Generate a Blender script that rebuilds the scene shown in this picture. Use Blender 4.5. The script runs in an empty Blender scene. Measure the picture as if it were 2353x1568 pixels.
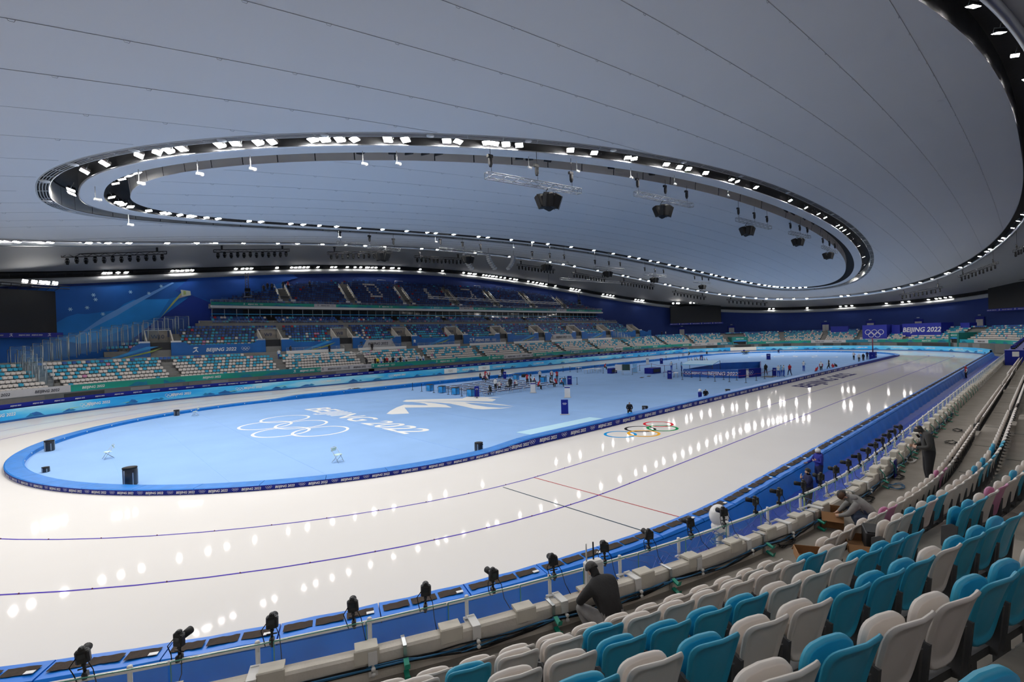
import bpy, bmesh, math, random
from mathutils import Vector, Matrix
PI = math.pi
scn = bpy.context.scene
COL = scn.collection

# ------------------------------------------------------------------ camera
CAM = Vector((-75.9701, -43.2174, 6.99966))
YAW, PITCH, ROLL = 0.8320957, -0.0090595, -0.0316231
FPX = 1123.577            # focal length in pixels of the 2353 x 1568 frame
_f = Vector((math.cos(YAW)*math.cos(PITCH), math.sin(YAW)*math.cos(PITCH), math.sin(PITCH)))
_r0 = Vector((math.sin(YAW), -math.cos(YAW), 0)); _u0 = _r0.cross(_f)
_r = _r0*math.cos(ROLL) + _u0*math.sin(ROLL)
_u = -_r0*math.sin(ROLL) + _u0*math.cos(ROLL)
cd = bpy.data.cameras.new('camera'); cam = bpy.data.objects.new('camera', cd); COL.objects.link(cam)
cd.sensor_fit = 'HORIZONTAL'; cd.sensor_width = 36.0; cd.lens = FPX/2353*36
cd.clip_start = 0.05; cd.clip_end = 1000
_m = Matrix((_r, _u, -_f)).transposed().to_4x4(); _m.translation = CAM
cam.matrix_world = _m
scn.camera = cam

# ------------------------------------------------------------------ world, exposure
w = bpy.data.worlds.new('world'); scn.world = w; w.use_nodes = True
w.node_tree.nodes['Background'].inputs[0].default_value = (0.10, 0.12, 0.16, 1)
w.node_tree.nodes['Background'].inputs[1].default_value = 0.05
scn.view_settings.view_transform = 'Standard'; scn.view_settings.look = 'None'
scn.view_settings.exposure = 0.0; scn.view_settings.gamma = 1.0
scn.view_settings.use_curve_mapping = False
scn.cycles.max_bounces = 6; scn.cycles.diffuse_bounces = 3; scn.cycles.glossy_bounces = 3
scn.cycles.use_light_tree = False; scn.cycles.adaptive_threshold = 0.08; scn.cycles.adaptive_min_samples = 16
scn.cycles.transmission_bounces = 5; scn.cycles.transparent_max_bounces = 10
scn.cycles.sample_clamp_indirect = 4.0; scn.cycles.sample_clamp_direct = 0
scn.cycles.caustics_reflective = False; scn.cycles.caustics_refractive = False
scn.cycles.use_denoising = True
LAMP_POWER = 288.0        # radiance of a floodlight lens

# ------------------------------------------------------------------ geometry of the place (metres, ice = 0)
A = 58.0                  # half length of the straights
def ray(px, py):
    return (_f + _r*((px-1176.5)/FPX) - _u*((py-784.0)/FPX))
def G(px, py, z=0.0):     # floor point under a pixel of the photograph
    d = ray(px, py); t = (z-CAM.z)/d.z
    return CAM + d*t
def YP(px, py, Y):        # point on the plane y = Y
    d = ray(px, py); return CAM + d*((Y-CAM.y)/d.y)
def toPx(P):
    d = Vector(P)-CAM; z = d.dot(_f)
    if z < 0.1: return None
    return (1176.5+FPX*d.dot(_r)/z, 784-FPX*d.dot(_u)/z, z)
def in_frame(P, m=20):
    q = toPx(P); return q is not None and -m < q[0] < 2353+m and -m < q[1] < 1568+m
# stadium curve: u 0..1 far straight (-x to +x), 1..2 right bend, 2..3 near straight (+x to -x), 3..4 left bend
def S(R, u):
    u = u % 4.0
    if u < 1: return Vector((-A+2*A*u, R, 0)), Vector((0, 1, 0)), Vector((1, 0, 0))
    if u < 2:
        t = PI/2-(u-1)*PI; n = Vector((math.cos(t), math.sin(t), 0))
        return Vector((A, 0, 0))+n*R, n, Vector((n.y, -n.x, 0))
    if u < 3: return Vector((A-2*A*(u-2), -R, 0)), Vector((0, -1, 0)), Vector((-1, 0, 0))
    t = -PI/2-(u-3)*PI; n = Vector((math.cos(t), math.sin(t), 0))
    return Vector((-A, 0, 0))+n*R, n, Vector((n.y, -n.x, 0))
def seg_len(R, k): return 2*A if k % 2 == 0 else PI*R
def u_add(R, u, d):       # move d metres along the curve of radius R
    for _ in range(40):
        if d >= 0:
            k = math.floor(u+1e-9); L = seg_len(R, k % 4); room = (k+1-u)*L
            if d <= room: return u+d/L
            d -= room; u = float(k+1)
        else:
            k = math.ceil(u-1e-9)-1; L = seg_len(R, k % 4); back = (u-k)*L
            if -d <= back: return u+d/L
            d += back; u = float(k)
    return u
def u_of(P):              # curve parameter of a point
    if abs(P.x) <= A: return (P.x+A)/(2*A) if P.y > 0 else 2+(A-P.x)/(2*A)
    if P.x > A: return 1+(PI/2-math.atan2(P.y, P.x-A))/PI
    t = math.atan2(P.y, P.x+A); t = t if t <= -PI/2+1e-9 else t-2*PI
    return 3+(-PI/2-t)/PI
def SR(P): x = max(-A, min(A, P.x)); return math.hypot(P.x-x, P.y)
def onRn(px, py, R):       # first hit of the view ray with the stadium wall of radius R
    d = ray(px, py); t = 0.3; last = SR(CAM+d*t)-R
    while t < 260:
        t2 = t+0.05+t*0.004; s = SR(CAM+d*t2)-R
        if last*s <= 0:
            lo, hi = t, t2
            for _ in range(30):
                m = (lo+hi)/2
                if (SR(CAM+d*m)-R)*last > 0: lo = m
                else: hi = m
            return CAM+d*lo
        t, last = t2, s
    return None
def onR(px, py, R):       # last hit: the far side of the oval
    d = ray(px, py); t = 320.0; last = SR(CAM+d*t)-R
    while t > 20:
        t2 = t-0.5; s = SR(CAM+d*t2)-R
        if last*s <= 0:
            lo, hi = t2, t
            for _ in range(30):
                m = (lo+hi)/2
                if (SR(CAM+d*m)-R)*last > 0: hi = m
                else: lo = m
            return CAM+d*lo
        t, last = t2, s
    return None
def sup(rx, ry, n, th):
    c, s = math.cos(th), math.sin(th)
    return Vector((rx*math.copysign(abs(c)**(2/n), c), ry*math.copysign(abs(s)**(2/n), s), 0))
def roofz(x, y): return 23.1-9.91*(x/100)**2+5.97*(y/60)**2
RA = (77.1, 22.06, 2.5); RB = (72.28, 16.76, 2.44); RC = (85.73, 41.45, 2.71); RD = (108.0, 68.0, 2.3)
def ringAB(s, th): return sup(*RA, th).lerp(sup(*RB, th), s)
def Dz(x): u = x/108; return 25.41-17.82*u*u+5.64*u**4
def wall_hit(px, py, off=0.15):    # point on the perimeter wall seen at a pixel
    d = ray(px, py)
    def g(t):
        P = CAM+d*t; return (abs(P.x)/(RD[0]-off))**RD[2]+(abs(P.y)/(RD[1]-off))**RD[2]-1
    lo, hi = 5, 400
    for _ in range(60):
        m = (lo+hi)/2
        if g(m) < 0: lo = m
        else: hi = m
    return CAM+d*lo

# ------------------------------------------------------------------ materials
MATS = {}
def mat(name, col=(0.5,0.5,0.5), rough=0.6, metal=0.0, emit=None, strength=0.0, noise=0.0, nscale=3.0, bump=0.0, bscale=40.0, spec=0.5, alpha=None, trans=0.0, ior=None, aniso_scale=None):
    if name in MATS: return MATS[name]
    m = bpy.data.materials.new(name); m.use_nodes = True
    nt = m.node_tree; b = nt.nodes['Principled BSDF']
    b.inputs['Base Color'].default_value = (*col, 1)
    b.inputs['Roughness'].default_value = rough; b.inputs['Metallic'].default_value = metal
    b.inputs['Specular IOR Level'].default_value = spec
    if ior: b.inputs['IOR'].default_value = ior
    if trans: b.inputs['Transmission Weight'].default_value = trans
    if alpha is not None: b.inputs['Alpha'].default_value = alpha
    if emit: b.inputs['Emission Color'].default_value = (*emit, 1); b.inputs['Emission Strength'].default_value = strength
    if noise or bump:
        tc = nt.nodes.new('ShaderNodeTexCoord')
        src = tc.outputs['Object']
        if aniso_scale:
            mp = nt.nodes.new('ShaderNodeMapping'); mp.inputs['Scale'].default_value = aniso_scale
            nt.links.new(src, mp.inputs['Vector']); src = mp.outputs['Vector']
    if noise:
        n = nt.nodes.new('ShaderNodeTexNoise'); n.inputs['Scale'].default_value = nscale; n.inputs['Detail'].default_value = 4
        nt.links.new(src, n.inputs['Vector'])
        r = nt.nodes.new('ShaderNodeMapRange'); r.inputs['From Min'].default_value = 0.25; r.inputs['From Max'].default_value = 0.75
        r.inputs['To Min'].default_value = 1-noise; r.inputs['To Max'].default_value = 1+noise
        nt.links.new(n.outputs['Fac'], r.inputs['Value'])
        mx = nt.nodes.new('ShaderNodeVectorMath'); mx.operation = 'SCALE'; mx.inputs[0].default_value = col
        nt.links.new(r.outputs['Result'], mx.inputs['Scale']); nt.links.new(mx.outputs['Vector'], b.inputs['Base Color'])
    if bump:
        n2 = nt.nodes.new('ShaderNodeTexNoise'); n2.inputs['Scale'].default_value = bscale; n2.inputs['Detail'].default_value = 3
        nt.links.new(src, n2.inputs['Vector'])
        bp = nt.nodes.new('ShaderNodeBump'); bp.inputs['Strength'].default_value = bump; bp.inputs['Distance'].default_value = 0.02
        nt.links.new(n2.outputs['Fac'], bp.inputs['Height']); nt.links.new(bp.outputs['Normal'], b.inputs['Normal'])
    MATS[name] = m; return m
def srgb(r, g, b):
    f = lambda c: (c/255/12.92 if c/255 <= 0.04045 else ((c/255+0.055)/1.055)**2.4)
    return (f(r), f(g), f(b))

M_ICE = mat('ice', (0.685, 0.662, 0.638), 0.05, noise=0.02, nscale=0.25, bump=0.006, bscale=1.0, spec=0.008)
M_CARPET = mat('infield_carpet', (0.26, 0.425, 0.71), 0.95, noise=0.05, nscale=0.35, bump=0.3, bscale=160, spec=0.1)
M_CEIL = mat('ceiling_membrane', (0.575, 0.59, 0.615), 0.7, noise=0.02, nscale=0.08, spec=0.2)
M_SEAM = mat('membrane_seam', (0.36, 0.37, 0.39), 0.7)
M_CONC = mat('concrete', (0.27, 0.243, 0.213), 0.9, noise=0.14, nscale=1.6, bump=0.25, bscale=22, spec=0.2)
M_CONC2 = mat('concrete_light', (0.62, 0.575, 0.51), 0.9, noise=0.12, nscale=2.2, bump=0.25, bscale=30, spec=0.2)
M_CONCF = mat('stand_concrete', (0.22, 0.215, 0.205), 0.9, noise=0.1, nscale=1.0)
M_WALL = mat('wall_blue', (0.008, 0.032, 0.18), 0.75, noise=0.06, nscale=0.3)
M_WHITE = mat('white_paint', (0.72, 0.71, 0.69), 0.45, noise=0.03, nscale=4)
M_SILVER = mat('polished_metal', (0.66, 0.68, 0.71), 0.32, 1.0, noise=0.08, nscale=0.6)
M_GALV = mat('galvanised_steel', (0.50, 0.52, 0.53), 0.4, 0.9, noise=0.06, nscale=8)
M_BLACK = mat('black_paint', (0.012, 0.012, 0.014), 0.55, noise=0.15, nscale=6)
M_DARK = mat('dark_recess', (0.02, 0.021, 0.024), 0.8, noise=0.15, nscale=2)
M_GREY = mat('grey_panel', (0.42, 0.43, 0.44), 0.6, noise=0.04, nscale=1)
M_PANEL = mat('white_fascia_panel', (0.74, 0.73, 0.71), 0.5, noise=0.03, nscale=1)
M_NAVY = mat('navy_print', (0.005, 0.014, 0.22), 0.6, spec=0.25, noise=0.05, nscale=2)
M_BLUE = mat('bright_blue_vinyl', (0.004, 0.17, 0.68), 0.4, spec=0.3, noise=0.12, nscale=1.4, bump=0.25, bscale=3.0)
M_BLUE2 = mat('blue_vinyl', (0.004, 0.055, 0.42), 0.5, spec=0.25, noise=0.12, nscale=1.4, bump=0.2, bscale=3.0)
M_GLASS = mat('glass', (0.86, 0.95, 0.93), 0.03, alpha=0.045, spec=0.6)
M_GLASSE = mat('glass_edge', (0.10, 0.30, 0.25), 0.2, spec=0.6)
M_WPRINT = mat('white_print', (0.85, 0.84, 0.82), 0.7, noise=0.03, nscale=0.5)
M_DPRINT = mat('dark_print', (0.03, 0.03, 0.045), 0.6, noise=0.05, nscale=2)
M_LAMP = mat('lamp_lens', (0.9, 0.9, 0.9), 0.3, emit=(1.0, 0.97, 0.93), strength=LAMP_POWER, noise=0.01)
M_LAMPD = mat('lamp_lens_wall', (0.9, 0.9, 0.9), 0.3, emit=(1.0, 0.965, 0.91), strength=LAMP_POWER*0.3, noise=0.01)
M_LOFF = mat('lamp_lens_off', (0.5, 0.5, 0.5), 0.2, noise=0.02)
M_CLOTHB = mat('black_cloth', (0.016, 0.016, 0.018), 0.85, noise=0.2, nscale=9, bump=0.3, bscale=18)
M_SKIN = mat('skin', (0.50, 0.30, 0.21), 0.55, noise=0.05, nscale=9)
M_HAIR = mat('black_hair', (0.012, 0.010, 0.009), 0.5, noise=0.2, nscale=30, bump=0.5, bscale=90)
M_RUBBER = mat('black_rubber', (0.010, 0.010, 0.011), 0.6, noise=0.1, nscale=20, spec=0.25)
M_FOAM = mat('brown_foam', (0.040, 0.026, 0.018), 0.95, noise=0.3, nscale=7, bump=0.5, bscale=60)

# ------------------------------------------------------------------ mesh helpers
class MB:
    def __init__(s): s.v = []; s.f = []; s.mi = []; s.smooth = []
    def add(s, vs, fs, mi=0, sm=False):
        o = len(s.v); s.v += [tuple(v) for v in vs]; s.f += [tuple(i+o for i in f) for f in fs]
        s.mi += [mi]*len(fs); s.smooth += [sm]*len(fs); return s
    def box(s, c, d, M=None, mi=0, taper=1.0):
        x, y, z = d[0]/2, d[1]/2, d[2]/2
        vs = [Vector((sx*x*(taper if sz > 0 else 1), sy*y*(taper if sz > 0 else 1), sz*z)) for sz in (-1, 1) for sx, sy in ((-1,-1),(1,-1),(1,1),(-1,1))]
        vs = [v+Vector(c) for v in vs]
        if M is not None: vs = [M @ v for v in vs]
        return s.add(vs, [(3,2,1,0),(4,5,6,7),(0,1,5,4),(1,2,6,5),(2,3,7,6),(3,0,4,7)], mi)
    def bbox(s, c, d, b, M=None, mi=0):       # box with chamfered vertical and top edges
        x, y, z = d[0]/2, d[1]/2, d[2]/2
        prof = [(x-b, -y), (x, -y+b), (x, y-b), (x-b, y), (-x+b, y), (-x, y-b), (-x, -y+b), (-x+b, -y)]
        rings = [(1.0, -z), (1.0, z-b), (None, z)]
        vs = []
        for k, zz in rings:
            for (px, py) in prof:
                if k is None: px = px-math.copysign(b, px)*0.9; py = py-math.copysign(b, py)*0.9
                vs.append(Vector((px, py, zz))+Vector(c))
        if M is not None: vs = [M @ v for v in vs]
        fs = [tuple(reversed(range(8))), tuple(range(16, 24))]
        for r in range(2):
            for i in range(8): j = (i+1) % 8; fs.append((r*8+i, r*8+j, r*8+8+j, r*8+8+i))
        return s.add(vs, fs, mi)
    def tube(s, pts, r, n=8, mi=0, closed=False, cap=True, sm=True):
        pts = [Vector(p) for p in pts]; N = len(pts); rs = r if isinstance(r, (list, tuple)) else [r]*N
        vs = []; prev = None
        for i, p in enumerate(pts):
            t = (pts[(i+1) % N]-pts[i-1]) if (closed or 0 < i < N-1) else ((pts[1]-pts[0]) if i == 0 else (pts[-1]-pts[-2]))
            if t.length < 1e-9: t = Vector((0,0,1))
            t.normalize()
            a = prev if prev is not None else (Vector((0,0,1)) if abs(t.z) < 0.9 else Vector((1,0,0)))
            b = t.cross(a)
            if b.length < 1e-6: b = t.cross(Vector((1,0,0)) if abs(t.x) < 0.9 else Vector((0,1,0)))
            b.normalize(); a = b.cross(t); a.normalize(); prev = a
            for k in range(n):
                th = 2*PI*k/n; vs.append(p+(a*math.cos(th)+b*math.sin(th))*rs[i])
        fs = []
        for i in range(N if closed else N-1):
            j = (i+1) % N
            for k in range(n): l = (k+1) % n; fs.append((i*n+k, i*n+l, j*n+l, j*n+k))
        if cap and not closed: fs += [tuple(range(n-1, -1, -1)), tuple(range((N-1)*n, N*n))]
        return s.add(vs, fs, mi, sm)
    def lathe(s, prof, c=(0,0,0), n=12, mi=0, M=None, sm=True):
        vs = []; c = Vector(c)
        for (r, z) in prof:
            for k in range(n): th = 2*PI*k/n; vs.append(Vector((r*math.cos(th), r*math.sin(th), z))+c)
        if M is not None: vs = [M @ v for v in vs]
        fs = [(i*n+k, i*n+(k+1) % n, (i+1)*n+(k+1) % n, (i+1)*n+k) for i in range(len(prof)-1) for k in range(n)]
        fs += [tuple(range(n-1, -1, -1)), tuple(range((len(prof)-1)*n, len(prof)*n))]
        return s.add(vs, fs, mi, sm)
    def sphere(s, c, r, n=10, m=7, mi=0, sc=(1,1,1), M=None):
        vs = []; c = Vector(c)
        for i in range(1, m):
            ph = PI*i/m
            for k in range(n): th = 2*PI*k/n; vs.append(Vector((r*sc[0]*math.sin(ph)*math.cos(th), r*sc[1]*math.sin(ph)*math.sin(th), r*sc[2]*math.cos(ph)))+c)
        vs += [c+Vector((0,0,r*sc[2])), c-Vector((0,0,r*sc[2]))]
        if M is not None: vs = [M @ v for v in vs]
        fs = [(i*n+k, (i+1)*n+k, (i+1)*n+(k+1) % n, i*n+(k+1) % n) for i in range(m-2) for k in range(n)]
        T, B = (m-1)*n, (m-1)*n+1
        fs += [(T, k, (k+1) % n) for k in range(n)]+[(B, (m-2)*n+(k+1) % n, (m-2)*n+k) for k in range(n)]
        return s.add(vs, fs, mi, True)
    def grid(s, rows, mi=0, sm=True, closed=False, flip=False):   # rows: list of equal length point lists
        n = len(rows[0]); vs = [p for r in rows for p in r]; fs = []
        for i in range(len(rows)-1):
            for k in range(n if closed else n-1):
                l = (k+1) % n; q = (i*n+k, i*n+l, (i+1)*n+l, (i+1)*n+k); fs.append(q[::-1] if flip else q)
        return s.add(vs, fs, mi, sm)
    def poly(s, pts, mi=0): return s.add(pts, [tuple(range(len(pts)))], mi)
    def prism(s, pts, ext, mi=0):             # extrude a planar polygon along ext
        n = len(pts); ext = Vector(ext); pts = [Vector(p) for p in pts]
        fs = [tuple(reversed(range(n))), tuple(range(n, 2*n))]+[(i, (i+1) % n, (i+1) % n+n, i+n) for i in range(n)]
        return s.add(pts+[p+ext for p in pts], fs, mi)
    def mesh(s, name, mats):
        me = bpy.data.meshes.new(name); me.from_pydata(s.v, [], s.f)
        for m in (mats if isinstance(mats, (list, tuple)) else [mats]): me.materials.append(m)
        me.polygons.foreach_set('material_index', s.mi); me.polygons.foreach_set('use_smooth', s.smooth); me.update(); return me
    def build(s, name, mats, parent=None, label=None):
        return link(name, s.mesh(name, mats), parent, label)
def link(name, me, parent=None, label=None, M=None):
    o = bpy.data.objects.new(name, me); COL.objects.link(o)
    if parent is not None: o.parent = parent
    if label: o['label'] = label
    if M is not None: o.matrix_basis = M
    return o
def tag(o, label, cat, group=None, kind=None):
    o['label'] = label; o['category'] = cat
    if group: o['group'] = group
    if kind: o['kind'] = kind
    return o
def struct(o): o['kind'] = 'structure'; return o
def empty(name, loc=(0,0,0), rz=0.0):
    o = bpy.data.objects.new(name, None); COL.objects.link(o); o.location = loc; o.rotation_euler = (0, 0, rz)
    o.empty_display_size = 0.2; return o
def dup(root, loc=None, rz=None, M=None):
    r = root.copy(); COL.objects.link(r)
    if M is not None: r.matrix_basis = M
    else:
        if loc is not None: r.location = loc
        if rz is not None: r.rotation_euler = (0, 0, rz)
    for ch in list(root.children):
        c = ch.copy(); COL.objects.link(c); c.parent = r
        for g in ch.children:
            d = g.copy(); COL.objects.link(d); d.parent = c
    return r
ORD = ['first','second','third','fourth','fifth','sixth','seventh','eighth','ninth','tenth','eleventh','twelfth','thirteenth','fourteenth','fifteenth','sixteenth','seventeenth','eighteenth','nineteenth','twentieth']
def nth(i):
    if i <= 20: return ORD[i-1]
    return '%d%s' % (i, 'th' if 10 < i % 100 < 14 else {1:'st',2:'nd',3:'rd'}.get(i % 10, 'th'))
# flat lettering: mesh in the local XZ plane (x along, z up), facing -y, centred on x, baseline z=0
_TXT = {}
def text_mesh(txt, size=1.0, m=None, shear=0.25, bold=0.012, spacing=1.0):
    key = (txt, size, m.name if m else '', shear, bold)
    if key in _TXT: return _TXT[key]
    c = bpy.data.curves.new('lettering', 'FONT'); c.body = txt; c.size = size; c.shear = shear; c.offset = bold*size
    c.align_x = 'CENTER'; c.space_character = spacing; c.resolution_u = 3; c.extrude = 0.0
    o = bpy.data.objects.new('lettering', c); COL.objects.link(o)
    me = bpy.data.meshes.new_from_object(o.evaluated_get(bpy.context.evaluated_depsgraph_get()))
    bpy.data.objects.remove(o); bpy.data.curves.remove(c)
    for v in me.vertices: v.co = Vector((v.co.x, 0, v.co.y))
    me.materials.clear(); me.materials.append(m or M_WPRINT); me.name = 'lettering'
    _TXT[key] = me; return me
_RNG = {}
def rings_mesh(h, m):       # five interlocked rings of overall height h, XZ plane
    key = (h, m.name)
    if key in _RNG: return _RNG[key]
    mb = MB(); ro = h*0.29; ri = ro*0.84; n = 20
    for cx, cz in ((-2.2,0.42),(0,0.42),(2.2,0.42),(-1.1,-0.62),(1.1,-0.62)):
        cx *= ro; cz *= ro*1.0
        vs = []; 
        for k in range(n):
            t = 2*PI*k/n; vs += [(cx+ro*math.cos(t), 0, cz+ro*math.sin(t)), (cx+ri*math.cos(t), 0, cz+ri*math.sin(t))]
        mb.add(vs, [(2*k, 2*((k+1) % n), 2*((k+1) % n)+1, 2*k+1) for k in range(n)])
    me = mb.mesh('rings_emblem', m); _RNG[key] = me; return me
def frame_on(P, n, z, off=0.02, flipx=False):   # matrix for print standing on a wall: faces along -n (inwards) at height z
    # local x -> rightwards when looking along +n ; local -y faces the viewer on the inside
    xr = Vector((n.y, -n.x, 0))
    M = Matrix((xr, n, Vector((0,0,1)))).transposed().to_4x4(); M.translation = Vector((P.x, P.y, z))-n*off
    return M
def frame_out(P, n, z, off=0.02):               # faces along +n (outwards)
    return frame_on(P, -n, z, off)
# ================================================================== setting: floors
def us_range(R, u0, u1, step):
    out = []; u = u0
    while u < u1-1e-6:
        out.append(u); u = u_add(R, u, step)
        for k in range(math.ceil(u0+1e-6), math.floor(u1+1e-6)+1):
            if out[-1] < k-1e-6 < u-1e-6: out.append(float(k))
    out.append(u1); return out
LOOP = [k/96*4 for k in range(96)]
def loop_us(nstraight=6, nbend=48):
    L = []
    for k in range(4):
        n = nstraight if k % 2 == 0 else nbend
        L += [k+i/n for i in range(n)]
    return L
LU = loop_us()
def rowpts(R, z, us=LU): return [S(R, u)[0]+Vector((0,0,z)) for u in us]
def loft(mb, prof, us=LU, closed=True, mi=0, sm=False):
    mb.grid([rowpts(r, z, us) for r, z in prof], mi, sm, closed); return mb

mb = MB(); mb.poly([(-150,-110,-0.25),(150,-110,-0.25),(150,110,-0.25),(-150,110,-0.25)])
struct(mb.build('floor', M_CONCF))
mb = MB(); loft(mb, [(35.6, -0.2), (35.6, 0.0), (20.4, 0.0)])
ice = struct(mb.build('floor_ice', M_ICE)); ice['label'] = 'white skating ice of the oval track'
mb = MB(); mb.poly([p for p in rowpts(20.6, 0.015)][::-1])
carpet = struct(mb.build('floor_carpet', M_CARPET)); carpet['label'] = 'light blue carpet covering the infield'
if carpet.data.polygons[0].normal.z < 0: carpet.data.flip_normals()
# faint joints of the carpet rolls
M_CJ = mat('carpet_joint', (0.235, 0.41, 0.75), 0.95, noise=0.05, nscale=2)
for i, x in enumerate((-74.0, -70.0, -66.0, -58.0, -50.0, -42.0, -34.0)):
    yy = math.sqrt(max(0, 20.0**2-max(0, abs(x)-A)**2))
    mb = MB(); mb.box((x, 0, 0.019), (0.05, 2*yy, 0.004)); mb.build('carpet_joint', M_CJ, carpet)
# lane lines and start lines
M_LINE = mat('lane_line_blue', (0.075, 0.045, 0.36), 0.6, spec=0.02, noise=0.1, nscale=1)
M_RLINE = mat('red_line', (0.42, 0.035, 0.05), 0.6, spec=0.02, noise=0.1, nscale=1)
M_DLINE = mat('dark_line', (0.03, 0.06, 0.09), 0.6, spec=0.02, noise=0.1, nscale=1)
M_FLINE = mat('faint_line', (0.45, 0.45, 0.47), 0.6, spec=0.02, noise=0.1, nscale=1)
for R in (26.0, 30.0):
    mb = MB(); loft(mb, [(R+0.04, 0.004), (R-0.04, 0.004)]); mb.build('lane_line', M_LINE, ice)
mb0 = MB(); mb0.lathe([(0.02, 0), (0.02, 0.03), (0.012, 0.04)], n=8); dotme = mb0.mesh('lane_block', mat('lane_block_red', (0.16, 0.04, 0.09), 0.5, noise=0.1))
for R in (26.0, 30.0):
    u = 2.99
    while u < 3.6:
        o = link('lane_block', dotme, ice); o.location = S(R, u)[0]; u = u_add(R, u, 2.0)
def ice_strip(P, Q, w_, m, nm):
    d = (Q-P); n = Vector((-d.y, d.x, 0)).normalized()*w_/2
    mb = MB(); mb.poly([P-n, Q-n, Q+n, P+n]); o = mb.build(nm, m, ice)
    if o.data.polygons[0].normal.z < 0: o.data.flip_normals()
Z5 = Vector((0,0,0.005))
ice_strip(Vector((-61.15,-26,0.005)), Vector((-61.15,-35.3,0.005)), 0.06, M_DLINE, 'start_line')
ice_strip(Vector((-59.1,-26,0.005)), Vector((-59.1,-35.3,0.005)), 0.06, M_RLINE, 'finish_line')
for k in range(6):
    P = G(1880-8*k, 871+2.4*k); ice_strip(Vector((P.x,-26.2,0.005)), Vector((P.x,-35.3,0.005)), 0.07, M_FLINE, 'timing_line')
# coloured rings on the ice
def flat_ring(c, ro, ri, z, m, nm, parent, n=40, yscale=1.0):
    mb = MB(); vs = []
    for k in range(n):
        t = 2*PI*k/n; vs += [(c[0]+ro*math.cos(t), c[1]+ro*math.sin(t)*yscale, z), (c[0]+ri*math.cos(t), c[1]+ri*math.sin(t)*yscale, z)]
    mb.add(vs, [(2*k, 2*((k+1) % n), 2*((k+1) % n)+1, 2*k+1) for k in range(n)])
    o = mb.build(nm, m, parent)
    if o.data.polygons[0].normal.z < 0: o.data.flip_normals()
    return o
RINGC = {'blue': (0.0, 0.26, 0.62), 'yellow': (0.78, 0.38, 0.02), 'black': (0.012,0.012,0.015), 'green': (0.0, 0.24, 0.07), 'red': (0.62, 0.015, 0.03)}
for i, (nm, cx, cy) in enumerate((('blue',-47.85,-23.15),('black',-45.4,-23.15),('red',-42.95,-23.15),('yellow',-46.62,-24.22),('green',-44.18,-24.22))):
    flat_ring((cx, cy), 1.13, 0.93, 0.005+0.0008*i, mat('ring_'+nm, RINGC[nm], 0.6, spec=0.02, noise=0.05), 'ring_print', ice)
def ground_text(txt, size, origin, xdir, m, nm, parent, z, shear=0.25, bold=0.02, length=None):
    me = text_mesh(txt, size, m, shear, bold).copy()
    xs = [v.co.x for v in me.vertices]; L = max(xs)-min(xs)
    k = (length/L) if length else 1.0
    xd = Vector(xdir).normalized(); yd = Vector((-xd.y, xd.x, 0))
    for v in me.vertices: v.co = Vector(origin)+xd*(v.co.x*k)+yd*v.co.z+Vector((0,0,z))
    return link(nm, me, parent)
M_ITXT = mat('ice_navy_print', (0.018, 0.016, 0.10), 0.6, spec=0.02, noise=0.05)
ground_text('BEIJING 2022', 2.9, (-2.2, -24.4, 0), (1, 0, 0), M_ITXT, 'ice_lettering', ice, 0.006, length=21.5, bold=0.03)
# infield print: emblem, lettering, rings (reads towards -y)
M_CPR = mat('carpet_print_white', (0.80, 0.79, 0.76), 0.9, noise=0.03)
for i, (cx, cy) in enumerate(((-61.15,4.7),(-61.25,0.15),(-61.35,-4.4),(-63.5,2.35),(-63.6,-2.2))):
    flat_ring((cx, cy), 2.15, 1.92, 0.021+0.0006*i, M_CPR, 'ring_print', carpet, yscale=1.0)
ground_text('BEIJING 2022', 3.1, (-57.6, -0.5, 0), (0, -1, 0), M_CPR, 'infield_lettering', carpet, 0.021, shear=0.25, length=21.0, bold=0.014)
def px_poly(pts, z, m, nm, parent):
    vs = [G(x, y, z) for x, y in pts]; 
    mb = MB(); mb.poly(vs); o = mb.build(nm, m, parent)
    if o.data.polygons[0].normal.z < 0: o.data.flip_normals()
    return o
Z8 = lambda L: [(900+x/5.229, 840+y/5.229) for x, y in L]
px_poly(Z8([(130,433),(175,415),(420,408),(700,402),(850,397),(905,377),(1010,380),(1325,384),(1150,392),(1255,410),(1208,434),(900,429),(700,427),(430,431),(260,438),(180,439)]), 0.0212, M_CPR, 'emblem_print', carpet)
px_poly(Z8([(260,441),(430,434),(700,430),(880,436),(1100,449),(1300,467),(1480,493),(1300,478),(1050,456),(880,447),(960,470),(1150,500),(1300,510),(1450,505),(1300,520),(1100,528),(1000,522),(850,490),(700,460),(560,447),(430,440)]), 0.0216, M_CPR, 'emblem_print', carpet)
px_poly(Z8([(-62,582),(-20,548),(60,505),(150,473),(440,480),(400,460),(330,448),(240,440),(380,442),(520,455),(650,475),(725,507),(560,503),(380,505),(155,508),(185,545),(210,578),(0,588)]), 0.0216, M_CPR, 'emblem_print', carpet)
# far infield rings
for i, (px, py) in enumerate(((1745,821),(1775,818.3),(1850,818.5),(1805,820.5),(1895,821))):
    c = G(px, py); flat_ring((c.x, c.y), 2.6, 2.3, 0.021+0.0006*i, M_CPR, 'ring_print', carpet)
# pale mat by the near border
q = [G(*p) for p in ((1186,995),(1238,1003),(1408,965),(1355,960))]
mb = MB(); mb.prism([Vector((v.x, v.y, 0.016)) for v in (q[0], Vector((q[1].x, -20.0, 0)), Vector((q[2].x, -20.0, 0)), q[3])], (0,0,0.02))
tag(mb.build('floor_mat', mat('pale_mat', (0.42, 0.66, 0.80), 0.9, noise=0.04, nscale=1)), 'pale aqua mat laid on the infield carpet against the near border', 'mat')

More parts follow.
